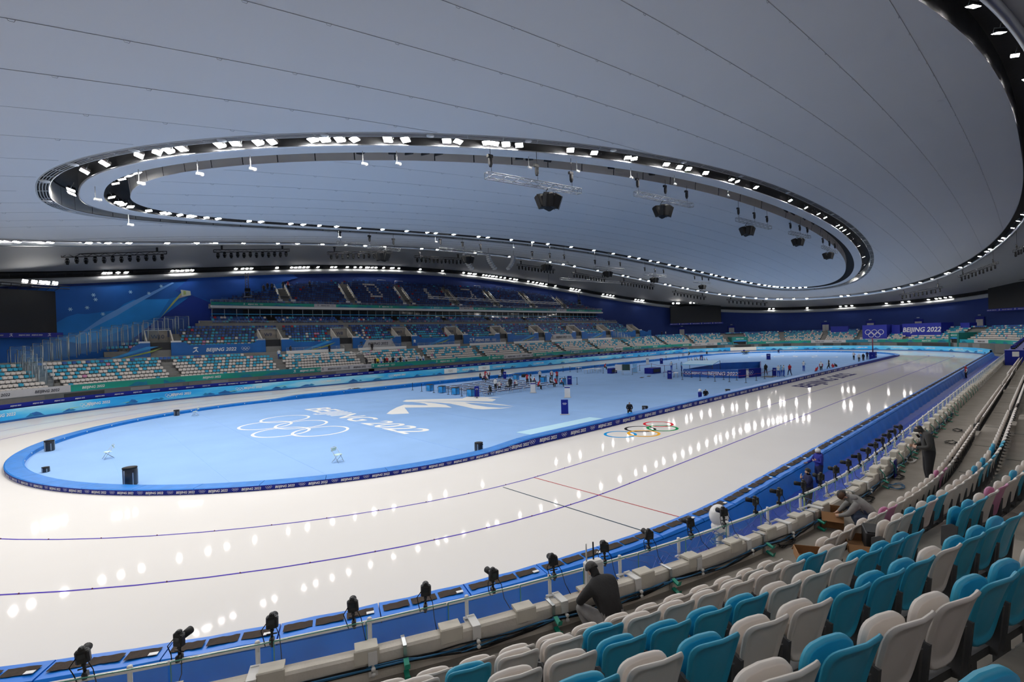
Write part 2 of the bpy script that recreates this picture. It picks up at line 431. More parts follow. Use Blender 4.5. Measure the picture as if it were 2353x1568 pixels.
# ================================================================== ceiling
NTH = 288
TH = [2*PI*k/NTH for k in range(NTH)]
def onroof(P, dz=0.0): return Vector((P.x, P.y, roofz(P.x, P.y)+dz))
def ring_loft(mb, fs, mi=0, sm=True, flip=False):   # fs: list of functions theta -> Vector
    mb.grid([[f(t) for t in TH] for f in fs], mi, sm, True, flip); return mb
sag = lambda P: onroof(P, 0.0)
mb = MB()
ring_loft(mb, [(lambda t, k=k: sag(ringAB(0, t).lerp(sup(*RC, t), k/28))) for k in range(29)], flip=True)
ceil = struct(mb.build('ceiling', M_CEIL)); ceil['label'] = 'pale membrane ceiling between the inner and outer light rings'
mb = MB(); ring_loft(mb, [(lambda t, k=k: sag(ringAB(1, t)*(k/16+0.0005))) for k in range(17)])
mb.build('center_membrane', M_CEIL, ceil)
# annulus between the two inner slots
mb = MB(); ring_loft(mb, [lambda t: onroof(ringAB(0.42, t), -0.01), lambda t: onroof(ringAB(0.50, t), -0.03), lambda t: onroof(ringAB(0.62, t), -0.03), lambda t: onroof(ringAB(0.69, t), 0.0)])
mb.build('annulus_panel', M_CEIL, ceil)
mb = MB(); ring_loft(mb, [lambda t: onroof(ringAB(0.417, t), 0.05), lambda t: onroof(ringAB(0.413, t), -0.03), lambda t: onroof(ringAB(0.428, t), -0.045)])
mb.build('annulus_lip', M_SILVER, ceil)
# slot A (dark, silver outer wall) and slot B (dark, white panelled inner wall)
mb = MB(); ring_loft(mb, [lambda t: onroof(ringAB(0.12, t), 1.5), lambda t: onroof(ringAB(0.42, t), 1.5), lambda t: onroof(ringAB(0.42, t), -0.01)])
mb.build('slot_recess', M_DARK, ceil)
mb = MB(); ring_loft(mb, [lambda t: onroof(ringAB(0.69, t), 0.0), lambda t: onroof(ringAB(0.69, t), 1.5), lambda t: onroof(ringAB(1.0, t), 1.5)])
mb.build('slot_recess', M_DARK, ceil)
def wall_panels(f_lo, f_hi, n, m, nm, gap=0.012):
    for k in range(n):
        t0 = 2*PI*(k+gap)/n; t1 = 2*PI*(k+1-gap)/n; mb = MB(); rows = [[], []]
        for j in range(7):
            t = t0+(t1-t0)*j/6; rows[0].append(f_lo(t)); rows[1].append(f_hi(t))
        mb.grid(rows, 0, True); mb.build(nm, m, ceil)
wall_panels(lambda t: onroof(ringAB(0.12, t), 0.0), lambda t: onroof(ringAB(0.115, t), 1.4), 90, mat('brushed_metal', (0.60,0.59,0.57), 0.42, 0.55, noise=0.06, nscale=0.4), 'metal_panel')
wall_panels(lambda t: onroof(ringAB(1.0, t), -0.02), lambda t: onroof(ringAB(0.97, t), 1.3), 90, M_PANEL, 'white_panel')
# louvre band along the outer edge: concentric bars and cross ribs
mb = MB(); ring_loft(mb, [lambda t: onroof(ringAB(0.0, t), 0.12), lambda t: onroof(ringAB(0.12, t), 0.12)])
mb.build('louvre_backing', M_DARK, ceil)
for s_ in (0.0, 0.03, 0.06, 0.09, 0.12):
    mb = MB(); mb.tube([onroof(ringAB(s_, t), 0.0) for t in TH], 0.045 if s_ in (0.0, 0.12) else 0.03, 4, closed=True); mb.build('louvre_bar', M_GREY, ceil)
mbr = MB()
for k in range(120):
    t = 2*PI*k/120; mbr.tube([onroof(ringAB(0.0, t), 0.02), onroof(ringAB(0.12, t), 0.02)], 0.035, 4)
o = mbr.build('louvre_rib', M_GREY, ceil); o['kind'] = 'stuff'
for k in range(44):
    t = 2*PI*(k+0.5)/44; P = onroof(ringAB(0.06, t), -0.03)
    mb = MB(); mb.lathe([(0.26, -0.04), (0.26, 0.06), (0.16, 0.06), (0.14, -0.05)], P, 14); mb.build('downlight', M_GREY, ceil)
# outer light ring C
def rc(d, t): 
    v = sup(*RC, t); n = v.normalized(); return v+n*d
mb = MB(); ring_loft(mb, [lambda t: onroof(rc(0, t), -0.15), lambda t: onroof(rc(0.02, t), 1.6)]); mb.build('inner_rim', mat('dull_metal', (0.33,0.33,0.34), 0.28, 1.0, noise=0.2, nscale=0.5), ceil)
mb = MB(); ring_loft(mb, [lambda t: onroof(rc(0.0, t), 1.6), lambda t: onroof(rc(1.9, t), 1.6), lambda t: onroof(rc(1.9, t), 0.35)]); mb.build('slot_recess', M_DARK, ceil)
mb = MB(); ring_loft(mb, [lambda t: onroof(rc(1.88, t), 0.45), lambda t: onroof(rc(1.86, t), -0.05), lambda t: onroof(rc(1.95, t), -0.40), lambda t: onroof(rc(2.25, t), -0.45), lambda t: onroof(rc(2.4, t), 0.0)]); mb.build('outer_rim', M_SILVER, ceil)
# soffit from ring C to the wall head
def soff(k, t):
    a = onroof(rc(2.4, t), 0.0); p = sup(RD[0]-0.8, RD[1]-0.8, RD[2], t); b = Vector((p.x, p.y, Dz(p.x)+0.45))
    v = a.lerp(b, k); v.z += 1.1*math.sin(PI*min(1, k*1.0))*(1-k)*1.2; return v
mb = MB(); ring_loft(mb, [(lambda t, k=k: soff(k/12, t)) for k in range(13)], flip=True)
mb.build('soffit', mat('soffit_fabric', (0.36,0.37,0.385), 0.7, noise=0.03, nscale=0.1, spec=0.2), ceil)  # ceiling membrane in a darker grey; the soffit's shade is put into the colour
# membrane seams running along the length of the hall, with their anchor loops
def sup_in(P, R): return (abs(P.x)/R[0])**R[2]+(abs(P.y)/R[1])**R[2] < 1
hook = MB()
for yy in [-38,-34.5,-31,-27.5,-24.4,-20.5,-17,-13.6,-10.2,-6.8,-3.4,0,3.4,6.8,10.2,13.6,24.4,27.5,31,34.5,38]:
    runs = []; cur = []
    x = -86.0
    while x <= 86:
        P = Vector((x, yy, 0)); ok = sup_in(P, RC) and (not sup_in(P, RA) or sup_in(P, RB))
        if ok: cur.append(onroof(P, -0.015))
        elif len(cur) > 1: runs.append(cur); cur = []
        else: cur = []
        x += 1.0
    if len(cur) > 1: runs.append(cur)
    inner = abs(yy) < 17
    for r in runs:
        mb = MB(); mb.tube(r, 0.006 if inner else 0.011, 4); mb.build('membrane_seam', M_SEAM, ceil)
    for r in runs:
        for i in range(3, len(r)-1, 3):
            P = r[i]; hook.tube([P+Vector((-0.10,0,0.0)), P+Vector((-0.07,0.03,-0.06)), P+Vector((0.07,0.03,-0.06)), P+Vector((0.10,0,0))], 0.010, 4)
o = hook.build('anchor_loop', M_SEAM, ceil); o['kind'] = 'stuff'

# ================================================================== perimeter wall and its head
mb = MB(); NW = NTH
def wp(t, z): p = sup(*RD, t); return Vector((p.x, p.y, z))
mb.grid([[wp(t, -0.25) for t in TH], [Vector((wp(t,0).x, wp(t,0).y, Dz(wp(t,0).x)-1.0)) for t in TH]], 0, True, True, flip=False)
wall = struct(mb.build('wall_back', M_WALL)); wall['label'] = 'curved dark blue perimeter wall behind the stands'
def wz(off, dz, t):
    p = sup(RD[0]-off, RD[1]-off, RD[2], t); return Vector((p.x, p.y, Dz(p.x)+dz))
mb = MB(); ring_loft(mb, [lambda t: wz(0.0, -1.35, t), lambda t: wz(0.35, -1.3, t), lambda t: wz(0.6, -0.45, t), lambda t: wz(0.2, -0.45, t)]); 
struct(mb.build('trim_1', mat('pale_trim', (0.40,0.41,0.42), 0.6, noise=0.04)))
mb = MB(); ring_loft(mb, [lambda t: wz(0.2, -0.45, t), lambda t: wz(0.05, 0.45, t), lambda t: wz(0.9, 0.55, t)]); struct(mb.build('trim_2', M_DARK))
for off, dz in ((0.55,-0.25),(0.6,0.28),(0.3,-0.25),(0.3,0.28)):
    mb = MB(); mb.tube([wz(off, dz, t) for t in TH], 0.06, 5, closed=True); struct(mb.build('trim_3', M_BLACK))
mb = MB()
for k in range(240):
    t = 2*PI*k/240; mb.tube([wz(0.58,-0.25,t), wz(0.58,0.28,t)], 0.04, 4); mb.tube([wz(0.58,-0.25,t), wz(0.3,-0.25,t)], 0.03, 4)
struct(mb.build('trim_4', M_BLACK))

# ================================================================== terraces
def terrace(nm, R0, z0, rows, pitch, rise, us, closed=False, front=None, back=None, m=M_CONCF):
    prof = []
    if front is not None: prof.append((R0, front))
    r, z = R0, z0
    for k in range(rows):
        prof += [(r, z), (r+pitch, z)]; r += pitch; z += rise
    if back is not None: prof += [(r, z), (back[0], z if back[1] is None else back[1])]
    mb = MB(); loft(mb, prof, us, closed); return struct(mb.build(nm, m))
def urange(u0, u1, n=60): 
    L = [u0+(u1-u0)*i/n for i in range(n+1)]
    L += [float(k) for k in range(math.ceil(u0), math.floor(u1)+1)]
    return sorted(set(round(x, 6) for x in L))
U_L = u_of(Vector((-96.0, 12.0, 0)))-4          # far left end of the lower bowl (negative = left bend)
U_R = 2.03                                      # right end, just past the right bend
FZ1, FP, FR = 2.22, 0.80, 0.43                  # far lower bowl: first tread, pitch, rise
UL = urange(U_L, U_R, 150)
terr = terrace('terrace_lower', 40.25, FZ1, 8, FP, FR, UL, front=2.0, back=(62.0, None))
mb = MB(); loft(mb, [(39.9, -0.25), (39.9, 2.05)], UL, False); under = struct(mb.build('wall_under_stand', mat('underside_grey', (0.13,0.14,0.145), 0.7, noise=0.12, nscale=0.6)))
# concourse panels under the far stand
MUP = [mat('concourse_panel_a', (0.24,0.25,0.255), 0.6, noise=0.06), mat('concourse_panel_b', (0.05,0.055,0.06), 0.4, noise=0.1), mat('concourse_panel_c', (0.17,0.165,0.16), 0.6, noise=0.06)]
rnd = random.Random(3); u = U_L+0.02
while u < U_R-0.03:
    L = rnd.choice((1.2, 2.4, 3.0, 4.5)); P, n, t = S(39.86, u)
    mb = MB(); M = frame_on(P, n, 0.0, 0.0); mb.box((0, 0.0, 0.95), (L*0.92, 0.06, 1.9), M); mb.build('concourse_panel', rnd.choice(MUP), under)
    u = u_add(39.86, u, L+rnd.choice((0, 0, 1.5)))
# west stand (far straight): middle bowl, suite, upper deck
XW0, XW1 = -62.5, 66.0
def xterr(nm, prof, x0, x1, m=M_CONCF, cap=True):
    """prof: (y,z) polyline; prism along x with end caps down to the terrace"""
    mb = MB(); rows = [[Vector((x0, y, z)), Vector((x1, y, z))] for y, z in prof]; mb.grid(rows, 0, False)
    if cap:
        for x in (x0, x1):
            mb.poly([Vector((x, y, z)) for y, z in prof]+[Vector((x, prof[-1][0], 0)), Vector((x, prof[0][0], 0))])
    return struct(mb.build(nm, m))
mid = [(48.6, 4.5), (48.6, 6.62)]
for k in range(7): mid += [(48.7+0.85*k, 6.62+0.51*k), (48.7+0.85*(k+1), 6.62+0.51*k)]
mid += [(55.45, 10.6), (55.6, 11.0), (55.7, 11.0), (55.7, 10.7)]
for k in range(3): mid += [(56.0+0.85*k, 10.7+0.42*k), (56.0+0.85*(k+1), 10.7+0.42*k)]
mid += [(60.6, 11.54), (60.6, 12.4)]
mb = MB()
for k in range(7):
    xl, xr = -72.0+1.75*k, 70.0-1.3*k; mb.box(((xl+xr)/2, 48.7+0.85*k+0.425+0.4, 6.62+0.51*k-1.0), (xr-xl, 1.65, 2.0))
for k in range(3): mb.box((1.0, 56.0+0.85*k+0.425, 10.7+0.42*k-0.6), (119.0, 0.86, 1.2))
mb.box((1.5, 55.6, 10.4), (122.0, 0.3, 1.2)); mb.box((1.0, 59.8, 11.0), (115.0, 2.4, 1.1))
midst = struct(mb.build('terrace_middle', M_CONCF))
up = [(58.6, 14.4), (58.9, 14.65)]
NUP = 13
for k in range(NUP): up += [(58.9+0.64*k, 14.65+0.52*k), (58.9+0.64*(k+1), 14.65+0.52*k)]
# the deck is highest in the middle: its back rows shorten towards the ends, following the wall
mb = MB()
for k in range(NUP):
    y0, z0 = 58.9+0.64*k, 14.65+0.52*k; hx = 57.5-1.9*k
    mb.box((0.8, y0+0.32, z0-0.26), (2*hx, 0.64, 0.52))
mb.box((0.8, 62, 14.2), (114.5, 6.9, 0.5))
updk = struct(mb.build('terrace_upper', M_CONCF))
# ================================================================== infield border (padded kerb all round the infield)
M_BTOP = mat('border_top_blue', (0.004, 0.17, 0.56), 0.4, spec=0.3, noise=0.15, nscale=2.5, bump=0.3, bscale=4)
border = empty('infield_border'); tag(border, 'low padded blue border round the infield with navy printed face', 'border')
LB = 3.03
def bh(u):          # the border is low round the bends and higher along the straights
    u = u % 4.0; k = int(u); f = u-k
    if k % 2 == 1: return 0.28
    e = min(f, 1-f)*2*A
    return 0.28+0.24*max(0.0, min(1.0, (e-0.5)/3.0))
def border_module(u0, u1):
    us = [u0+(u1-u0)*i/4 for i in range(5)]
    g = (u1-u0)*0.004
    us = [max(u0+g, min(u1-g, x)) for x in us]
    mb = MB()
    P_ = lambda R, z: [S(R, u)[0]+Vector((0,0,z*bh(u))) for u in us]
    prof = [(20.98, 0.0), (21.0, 0.88), (20.94, 1.0), (20.2, 1.0), (20.12, 0.88), (20.12, 0.0)]
    mb.grid([P_(r, z) for r, z in prof[:2]], 1, False)
    mb.grid([P_(r, z) for r, z in prof[1:]], 0, False)
    for e in (us[0], us[-1]): mb.poly([S(r, e)[0]+Vector((0,0,z*bh(e))) for r, z in prof], 0)
    return mb.build('cushion', [M_BTOP, M_NAVY], border)
for k in range(4):
    n = round(seg_len(21, k)/LB)
    for i in range(n):
        u0, u1 = k+i/n, k+(i+1)/n
        c = border_module(u0, u1)
        low = bh((u0+u1)/2) < 0.4; fs = ((0.12,0.36),(0.62,0.86)) if low else ((0.30,0.78),)
        for fa, fb in fs:
            P, nrm, t = S(21.0, u0+(u1-u0)*fa); hh = bh(u0+(u1-u0)*fa)
            if in_frame(P) and (CAM-P).dot(nrm) > 0 and (P-CAM).length < 105:
                link('lettering', text_mesh('BEIJING 2022', hh*0.56, M_WPRINT, 0.2, 0.02), c, M=frame_out(P, nrm, hh*0.27, 0.015))
                P2, n2, t2 = S(21.0, u0+(u1-u0)*fb)
                link('rings_emblem', rings_mesh(hh*0.56, M_WPRINT), c, M=frame_out(P2, n2, hh*0.5, 0.015))
        P3, n3, t3 = S(20.12, u0)
        if in_frame(P3) and (CAM-P3).dot(-n3) > 0:
            mbd = MB(); mbd.lathe([(0.05, 0), (0.05, 0.02), (0.02, 0.03)], n=8)
            o = link('snap_button', mbd.mesh('snap_button', M_WHITE), c, M=Matrix.Translation(P3+Vector((0,0,0.7*bh(u0)))) @ (-n3).to_track_quat('Z', 'Y').to_matrix().to_4x4())

# ================================================================== boards behind the track (far side and right bend)
M_AD = bpy.data.materials.new('board_print'); M_AD.use_nodes = True
nt = M_AD.node_tree; b = nt.nodes['Principled BSDF']; b.inputs['Roughness'].default_value = 0.45
tc = nt.nodes.new('ShaderNodeTexCoord'); mp = nt.nodes.new('ShaderNodeMapping'); mp.inputs['Scale'].default_value = (0.10, 0.10, 0.5)
nz = nt.nodes.new('ShaderNodeTexNoise'); nz.inputs['Scale'].default_value = 1.0; nz.inputs['Detail'].default_value = 3; nz.inputs['Distortion'].default_value = 0.6
cr = nt.nodes.new('ShaderNodeValToRGB'); e = cr.color_ramp.elements
e[0].position = 0.3; e[0].color = (0.008, 0.27, 0.74, 1); e[1].position = 0.72; e[1].color = (0.45, 0.76, 0.92, 1)
x = e.new(0.45); x.color = (0.02, 0.42, 0.88, 1); x = e.new(0.58); x.color = (0.12, 0.58, 0.90, 1)
nt.links.new(tc.outputs['Object'], mp.inputs['Vector']); nt.links.new(mp.outputs['Vector'], nz.inputs['Vector'])
nt.links.new(nz.outputs['Fac'], cr.inputs['Fac']); nt.links.new(cr.outputs['Color'], b.inputs['Base Color'])
M_MNT = mat('print_mountain_blue', (0.008, 0.13, 0.42), 0.5, noise=0.3, nscale=0.8)
M_MNT2 = mat('print_mountain_teal', (0.01, 0.24, 0.50), 0.5, noise=0.3, nscale=0.8)
M_LIME = mat('print_lime', (0.42, 0.62, 0.16), 0.5, noise=0.2, nscale=1)
M_ADB = mat('board_base_blue', (0.010, 0.10, 0.34), 0.5, noise=0.05)
M_PW = mat('print_white_glow', (0.78, 0.86, 0.90), 0.5, noise=0.05)
rnd = random.Random(11)
def mountain(mb, cx, w_, h, z0, mi, y=0.0):
    pts = [(cx-w_/2, z0)]; k = 9
    for i in range(1, k):
        f = i/k; hh = h*(1-abs(2*f-1)**1.25)*(0.8+0.35*rnd.random()); pts.append((cx-w_/2+w_*f, z0+hh))
    pts.append((cx+w_/2, z0)); mb.poly([(x, y, z) for x, z in pts], mi)
def streak(mb, cx, w_, z0, mi, y=0.0):
    h = 0.10; pts = [(cx-w_/2, z0), (cx-w_*0.1, z0+0.03), (cx+w_/2, z0+0.16), (cx+w_*0.1, z0+0.03+h)]
    mb.poly([(x, y, z) for x, z in pts], mi)
board = empty('track_board'); tag(board, 'light blue printed board with mountains lining the far side of the ice', 'board')
UB0, UB1 = u_of(Vector((-92.5, 8.0, 0)))-4, 1.965
u = UB0; kk = 0; RBD = 35.35
WH0, WH1 = u_of(onR(1678, 800, RBD)), u_of(onR(1738, 800, RBD))
M_ADW = mat('board_plain_white', (0.80, 0.78, 0.74), 0.5, noise=0.03)
while u < UB1-0.002:
    k = int(math.floor(u)); step = 3.0 if k % 2 else 4.0
    u1 = min(u_add(RBD, u, step), UB1, k+1.0)
    if WH0-1e-6 <= u < WH1: u1 = min(u1, WH1)
    elif u < WH0: u1 = min(u1, WH0)
    us = [u+(u1-u)*i/3 for i in range(4)] if k % 2 else [u, u1]
    white = WH0-1e-6 <= u < WH1-1e-6
    mb = MB(); mb.grid([rowpts(RBD-0.08, 0.0, us), rowpts(RBD-0.10, 0.17, us), rowpts(RBD-0.04, 0.2, us)], 1, False)
    mb.grid([rowpts(RBD-0.04, 0.2, us), rowpts(RBD, 1.2, us), rowpts(RBD+0.03, 1.24, us), rowpts(RBD+0.35, 1.24, us), rowpts(RBD+0.35, 0, us)], 2 if white else 0, False)
    pn = mb.build('board_panel', [M_AD, M_ADB, M_ADW], board)
    um = (u+u1)/2; P, n, t = S(RBD-0.03, um)
    if not white and in_frame(P, 60):
        M = frame_on(P, n, 0.0, 0.03); pr = MB(); L = step*0.95
        if kk % 3 != 1:
            mountain(pr, rnd.uniform(-0.8, 0.8), rnd.uniform(1.2, 2.2), rnd.uniform(0.25, 0.5), 0.24, 0, 0.004)
            mountain(pr, rnd.uniform(-1.2, 1.2), rnd.uniform(0.6, 1.1), rnd.uniform(0.15, 0.3), 0.30, 1, 0.0)
            if kk % 2: streak(pr, rnd.uniform(-0.5, 0.5), 2.2, rnd.uniform(0.35, 0.6), 2, 0.006)
            pr.build('mountain_print', [M_MNT, M_MNT2, M_LIME], pn).matrix_basis = M
        else:
            link('lettering', text_mesh('BEIJING 2022', 0.42, M_WPRINT, 0.2, 0.02), pn, M=frame_on(P, n, 0.62, 0.035))
            P2, n2, t2 = S(RBD-0.03, u+(u1-u)*0.08); link('rings_emblem', rings_mesh(0.62, M_WPRINT), pn, M=frame_on(P2, n2, 0.72, 0.035))
    u = u1; kk += 1
# white glow with dark rings, twice, at the middle of the far straight
for px, py in ((1035,853),(1112,846)):
    P = onR(px, py, RBD); mb = MB(); mb.add([(-1.5,0,0.24),(1.5,0,0.24),(1.5,0,1.18),(-1.5,0,1.18)], [(0,1,2,3)]); M = frame_on(Vector((P.x,RBD,0)), Vector((0,1,0)), 0, 0.075)
    mb.build('white_print', M_PW, board).matrix_basis = M
    link('rings_emblem', rings_mesh(0.62, mat('rings_grey', (0.12,0.11,0.13), 0.6, noise=0.1)), board, M=frame_on(Vector((P.x,RBD,0)), Vector((0,1,0)), 0.72, 0.085))
P = onR(1075, 850, RBD); link('lettering', text_mesh('BEIJING 2022', 0.52, M_WPRINT, 0.2, 0.03), board, M=frame_on(Vector((P.x,RBD,0)), Vector((0,1,0)), 0.55, 0.085))
# navy strip banner on the railing behind the board
strip = empty('navy_strip_banner'); tag(strip, 'narrow navy banner strip running behind the light blue board', 'banner')
UN1 = u_of(onR(1580, 805, 36.3))
u = UB0; kk = 0
while u < UN1-0.001:
    k = int(math.floor(u)); u1 = min(u_add(36.3, u, 4.0), UN1, k+1.0); us = [u+(u1-u)*i/3 for i in range(4)] if k % 2 else [u, u1]
    mb = MB(); mb.grid([rowpts(36.25, 1.28, us), rowpts(36.3, 1.72, us), rowpts(36.36, 1.72, us), rowpts(36.36, 0.0, us)], 0, False)
    pn = mb.build('banner_panel', M_NAVY, strip)
    for f in (0.25, 0.75):
        P, n, t = S(36.25, u+(u1-u)*f)
        if in_frame(P): link('lettering', text_mesh('BEIJING 2022', 0.17, M_WPRINT, 0.2, 0.02), pn, M=frame_on(P, n, 1.43, 0.05))
    u = u1; kk += 1
# ================================================================== green fascia ribbons
M_GRN = bpy.data.materials.new('fascia_print'); M_GRN.use_nodes = True
nt = M_GRN.node_tree; b = nt.nodes['Principled BSDF']; b.inputs['Roughness'].default_value = 0.5
tc = nt.nodes.new('ShaderNodeTexCoord'); mp = nt.nodes.new('ShaderNodeMapping'); mp.inputs['Scale'].default_value = (0.055, 0.055, 0.4)
nz = nt.nodes.new('ShaderNodeTexNoise'); nz.inputs['Scale'].default_value = 1.0; nz.inputs['Detail'].default_value = 2; nz.inputs['Distortion'].default_value = 0.4
cr = nt.nodes.new('ShaderNodeValToRGB'); e = cr.color_ramp.elements
e[0].position = 0.33; e[0].color = (0.005, 0.20, 0.30, 1); e[1].position = 0.68; e[1].color = (0.01, 0.36, 0.50, 1)
x = e.new(0.44); x.color = (0.006, 0.27, 0.20, 1); x = e.new(0.56); x.color = (0.01, 0.36, 0.27, 1)
nt.links.new(tc.outputs['Object'], mp.inputs['Vector']); nt.links.new(mp.outputs['Vector'], nz.inputs['Vector'])
nt.links.new(nz.outputs['Fac'], cr.inputs['Fac']); nt.links.new(cr.outputs['Color'], b.inputs['Base Color'])
M_GMNT = mat('print_mountain_green', (0.008, 0.20, 0.33), 0.5, noise=0.3, nscale=0.8)
M_FWHITE = mat('fascia_white', (0.52, 0.52, 0.54), 0.5, noise=0.05)
def emblem_small(m):          # small skater-like emblem drawn with three strokes
    mb = MB(); st = [[(-0.16,0.0),(0.02,0.10),(0.10,0.26),(0.05,0.28),(-0.02,0.15),(-0.18,0.05)],[(-0.02,0.28),(0.20,0.36),(0.04,0.40),(-0.10,0.36),(-0.16,0.30)],[(0.02,0.12),(0.14,0.02),(0.18,0.04),(0.08,0.16)]]
    for p in st: mb.poly([(x, 0, z) for x, z in p])
    return mb.mesh('emblem', m)
EMB_W, EMB_D = emblem_small(M_WPRINT), emblem_small(M_DPRINT)
fas = empty('green_fascia'); tag(fas, 'green and blue printed fascia ribbon along the front of the lower stand', 'fascia')
white_x = [(-1,-1)]
def fascia(root, nm, path, z0, z1, u0, u1, step, white_at, seed, hgt=1.0):
    """path(u) -> (P, n); white_at: list of (ua, ub)"""
    rnd2 = random.Random(seed); u = u0; kk = 0
    while u < u1-1e-5:
        k = int(math.floor(u)); ue = min(u_add(40.0, u, step), u1, k+1.0); us = [u+(ue-u)*i/3 for i in range(4)] if k % 2 else [u, ue]
        um = (u+ue)/2; isw = any(a <= um <= b_ for a, b_ in white_at)
        mb = MB(); rows = [[path(x)[0]+Vector((0,0,z)) for x in us] for z in (z0, z1)]; mb.grid(rows, 0, False)
        back = [[path(x)[0]+path(x)[1]*0.18+Vector((0,0,z)) for x in us] for z in (z1, z0)]
        mb.grid([rows[1], back[0], back[1], rows[0]], 2, False)
        pn = mb.build(nm, [M_FWHITE if isw else M_GRN, M_GRN, M_GREY], root)
        P, n = path(um); h = z1-z0
        if in_frame(P+Vector((0,0,z0)), 80):
            if isw or kk % 3 == 1:
                link('lettering', text_mesh('BEIJING 2022', 0.42*hgt, M_DPRINT if isw else M_WPRINT, 0.2, 0.02), pn, M=frame_on(P, n, z0+h*0.32, 0.03))
                xr = Vector((n.y, -n.x, 0))
                link('emblem', EMB_D if isw else EMB_W, pn, M=frame_on(P-xr*(2.0*hgt), n, z0+h*0.25, 0.03) @ Matrix.Scale(1.1*hgt, 4))
                link('rings_emblem', rings_mesh(0.46*hgt, mat('rings_grey', (0.12,0.11,0.13), 0.6) if isw else M_WPRINT), pn, M=frame_on(P+xr*(2.0*hgt), n, z0+h*0.5, 0.03))
            else:
                pr = MB(); 
                for q in range(2): mountain(pr, rnd2.uniform(-1.6, 1.6), rnd2.uniform(1.5, 3.0), h*rnd2.uniform(0.45, 0.8), 0.02, 0, 0.004*q)
                pr.build('mountain_print', M_GMNT, pn).matrix_basis = frame_on(P, n, z0, 0.03)
        u = ue; kk += 1
pth1 = lambda u: S(40.0, u)[:2]
def wu(px, py):
    v = u_of(onR(px, py, 40.0)); return v-4 if v > 2.5 else v
WL = [(UB0, wu(150,890)), (wu(740,848), wu(830,838)), (wu(1150,812), wu(1235,805)), (wu(1400,795), wu(1440,793)), (wu(1590,789), wu(1640,787)), (wu(1870,778), wu(1940,777)), (wu(2230,787), wu(2280,788))]
GATE1 = (u_of(onR(1684, 785, 40.0)), u_of(onR(1716, 785, 40.0))); GATE2 = (u_of(onR(2184, 783, 40.0)), u_of(onR(2202, 786, 40.0)))
fascia(fas, 'fascia_panel', pth1, 2.02, 2.85, U_L, GATE1[0], 4.6, WL, 5)
fascia(fas, 'fascia_panel', pth1, 2.02, 2.85, GATE1[1], GATE2[0], 4.6, WL, 6)
fascia(fas, 'fascia_panel', pth1, 2.02, 2.85, GATE2[1], U_R, 4.6, WL, 7)
# gate portals through the lower stand
M_GATEG = mat('gate_green', (0.006, 0.17, 0.16), 0.55, noise=0.08)
for gi, (g0, g1) in enumerate((GATE1, GATE2)):
    P, n, t = S(40.1, (g0+g1)/2); W_ = (S(40, g1)[0]-S(40, g0)[0]).length
    M = frame_on(P, n, 0, 0)
    root = struct(empty('door_%d' % (gi+1))); root['label'] = 'dark gate opening through the lower stand with green surround'
    mb = MB(); mb.box((0, 4.0, 1.6), (W_, 8.0, 3.2), M); mb.build('opening', M_BLACK, root)
    for sx in (-1, 1):
        mb = MB(); mb.box((sx*(W_/2+0.1), 4.0, 2.2), (0.5, 8.6, 4.6), M); mb.build('side_wall', M_GATEG, root)
        mb = MB(); mb.box((sx*(W_/2-0.12), -0.12, 1.4), (0.25, 0.2, 2.8), M); mb.build('jamb', M_GREY, root)
    mb = MB(); mb.box((0, -0.05, 3.9), (W_+0.4, 0.25, 1.15), M); mb.box((0, 4, 4.45), (W_, 8, 0.1), M); hd = mb.build('header', mat('gate_header_green', (0.006, 0.23, 0.20), 0.5, noise=0.1), root)
    mb = MB(); mb.box((0, -0.1, 3.15), (W_, 0.3, 0.35), M); mb.build('lintel', mat('gate_lintel_blue', (0.02, 0.25, 0.62), 0.5, noise=0.05), root)
    link('lettering', text_mesh('BEIJING 2022', 0.42, M_WPRINT, 0.2, 0.02), hd, M=frame_on(P, n, 3.75, 0.2))
# ================================================================== suite, upper fascia, railings of the west stand
fas2 = empty('upper_fascia'); tag(fas2, 'green and blue printed fascia along the edge of the upper deck', 'fascia')
XU0, XU1 = -56.5, 58.5
def pth2(u): return Vector((-A+2*A*u, 58.45, 0)), Vector((0, 1, 0))
uu = lambda x: (x+A)/(2*A)
ufx = lambda px: uu(YP(px, 706, 58.45).x)
fascia(fas2, 'fascia_panel', pth2, 14.38, 15.0, uu(XU0), 0.9999, 4.6, [(ufx(700), ufx(752)), (ufx(1045), ufx(1085)), (ufx(1280), ufx(1300))], 8, 0.75)
mb = MB(); mb.box((1.0, 59.6, 14.13), (XU1-XU0, 2.6, 0.45)); struct(mb.build('trim_5', M_WHITE))
# suite glazing: mullions, panes, end wall
suite = struct(empty('window_1')); suite['label'] = 'long glazed suite under the upper deck'
mb = MB(); mb.box((1.0, 62.6, 12.9), (XU1-XU0-1, 0.2, 2.3)); mb.build('back_wall', mat('suite_wall', (0.055,0.055,0.055), 0.7, noise=0.5, nscale=0.25), suite)
n = 56; dx = (XU1-XU0-1.0)/n
mbp = MB(); mbp.box((0,0,0), (dx*0.96, 0.03, 1.5)); pme = mbp.mesh('pane', mat('suite_glass', (0.05,0.06,0.065), 0.05, alpha=0.35, spec=0.8))
mbp = MB(); mbp.box((0,0,0), (0.09, 0.12, 1.55)); mme = mbp.mesh('mullion', M_GALV)
for i in range(n+1):
    x = XU0+0.5+dx*i
    o = link('mullion', mme, suite); o.location = (x, 60.55, 13.15)
    if i < n: o = link('pane', pme, suite); o.location = (x+dx/2, 60.55, 13.15)
mb = MB(); mb.box((1.0, 60.4, 12.9), (XU1-XU0-0.6, 0.06, 0.16)); mb.build('led_strip', M_AD, suite)
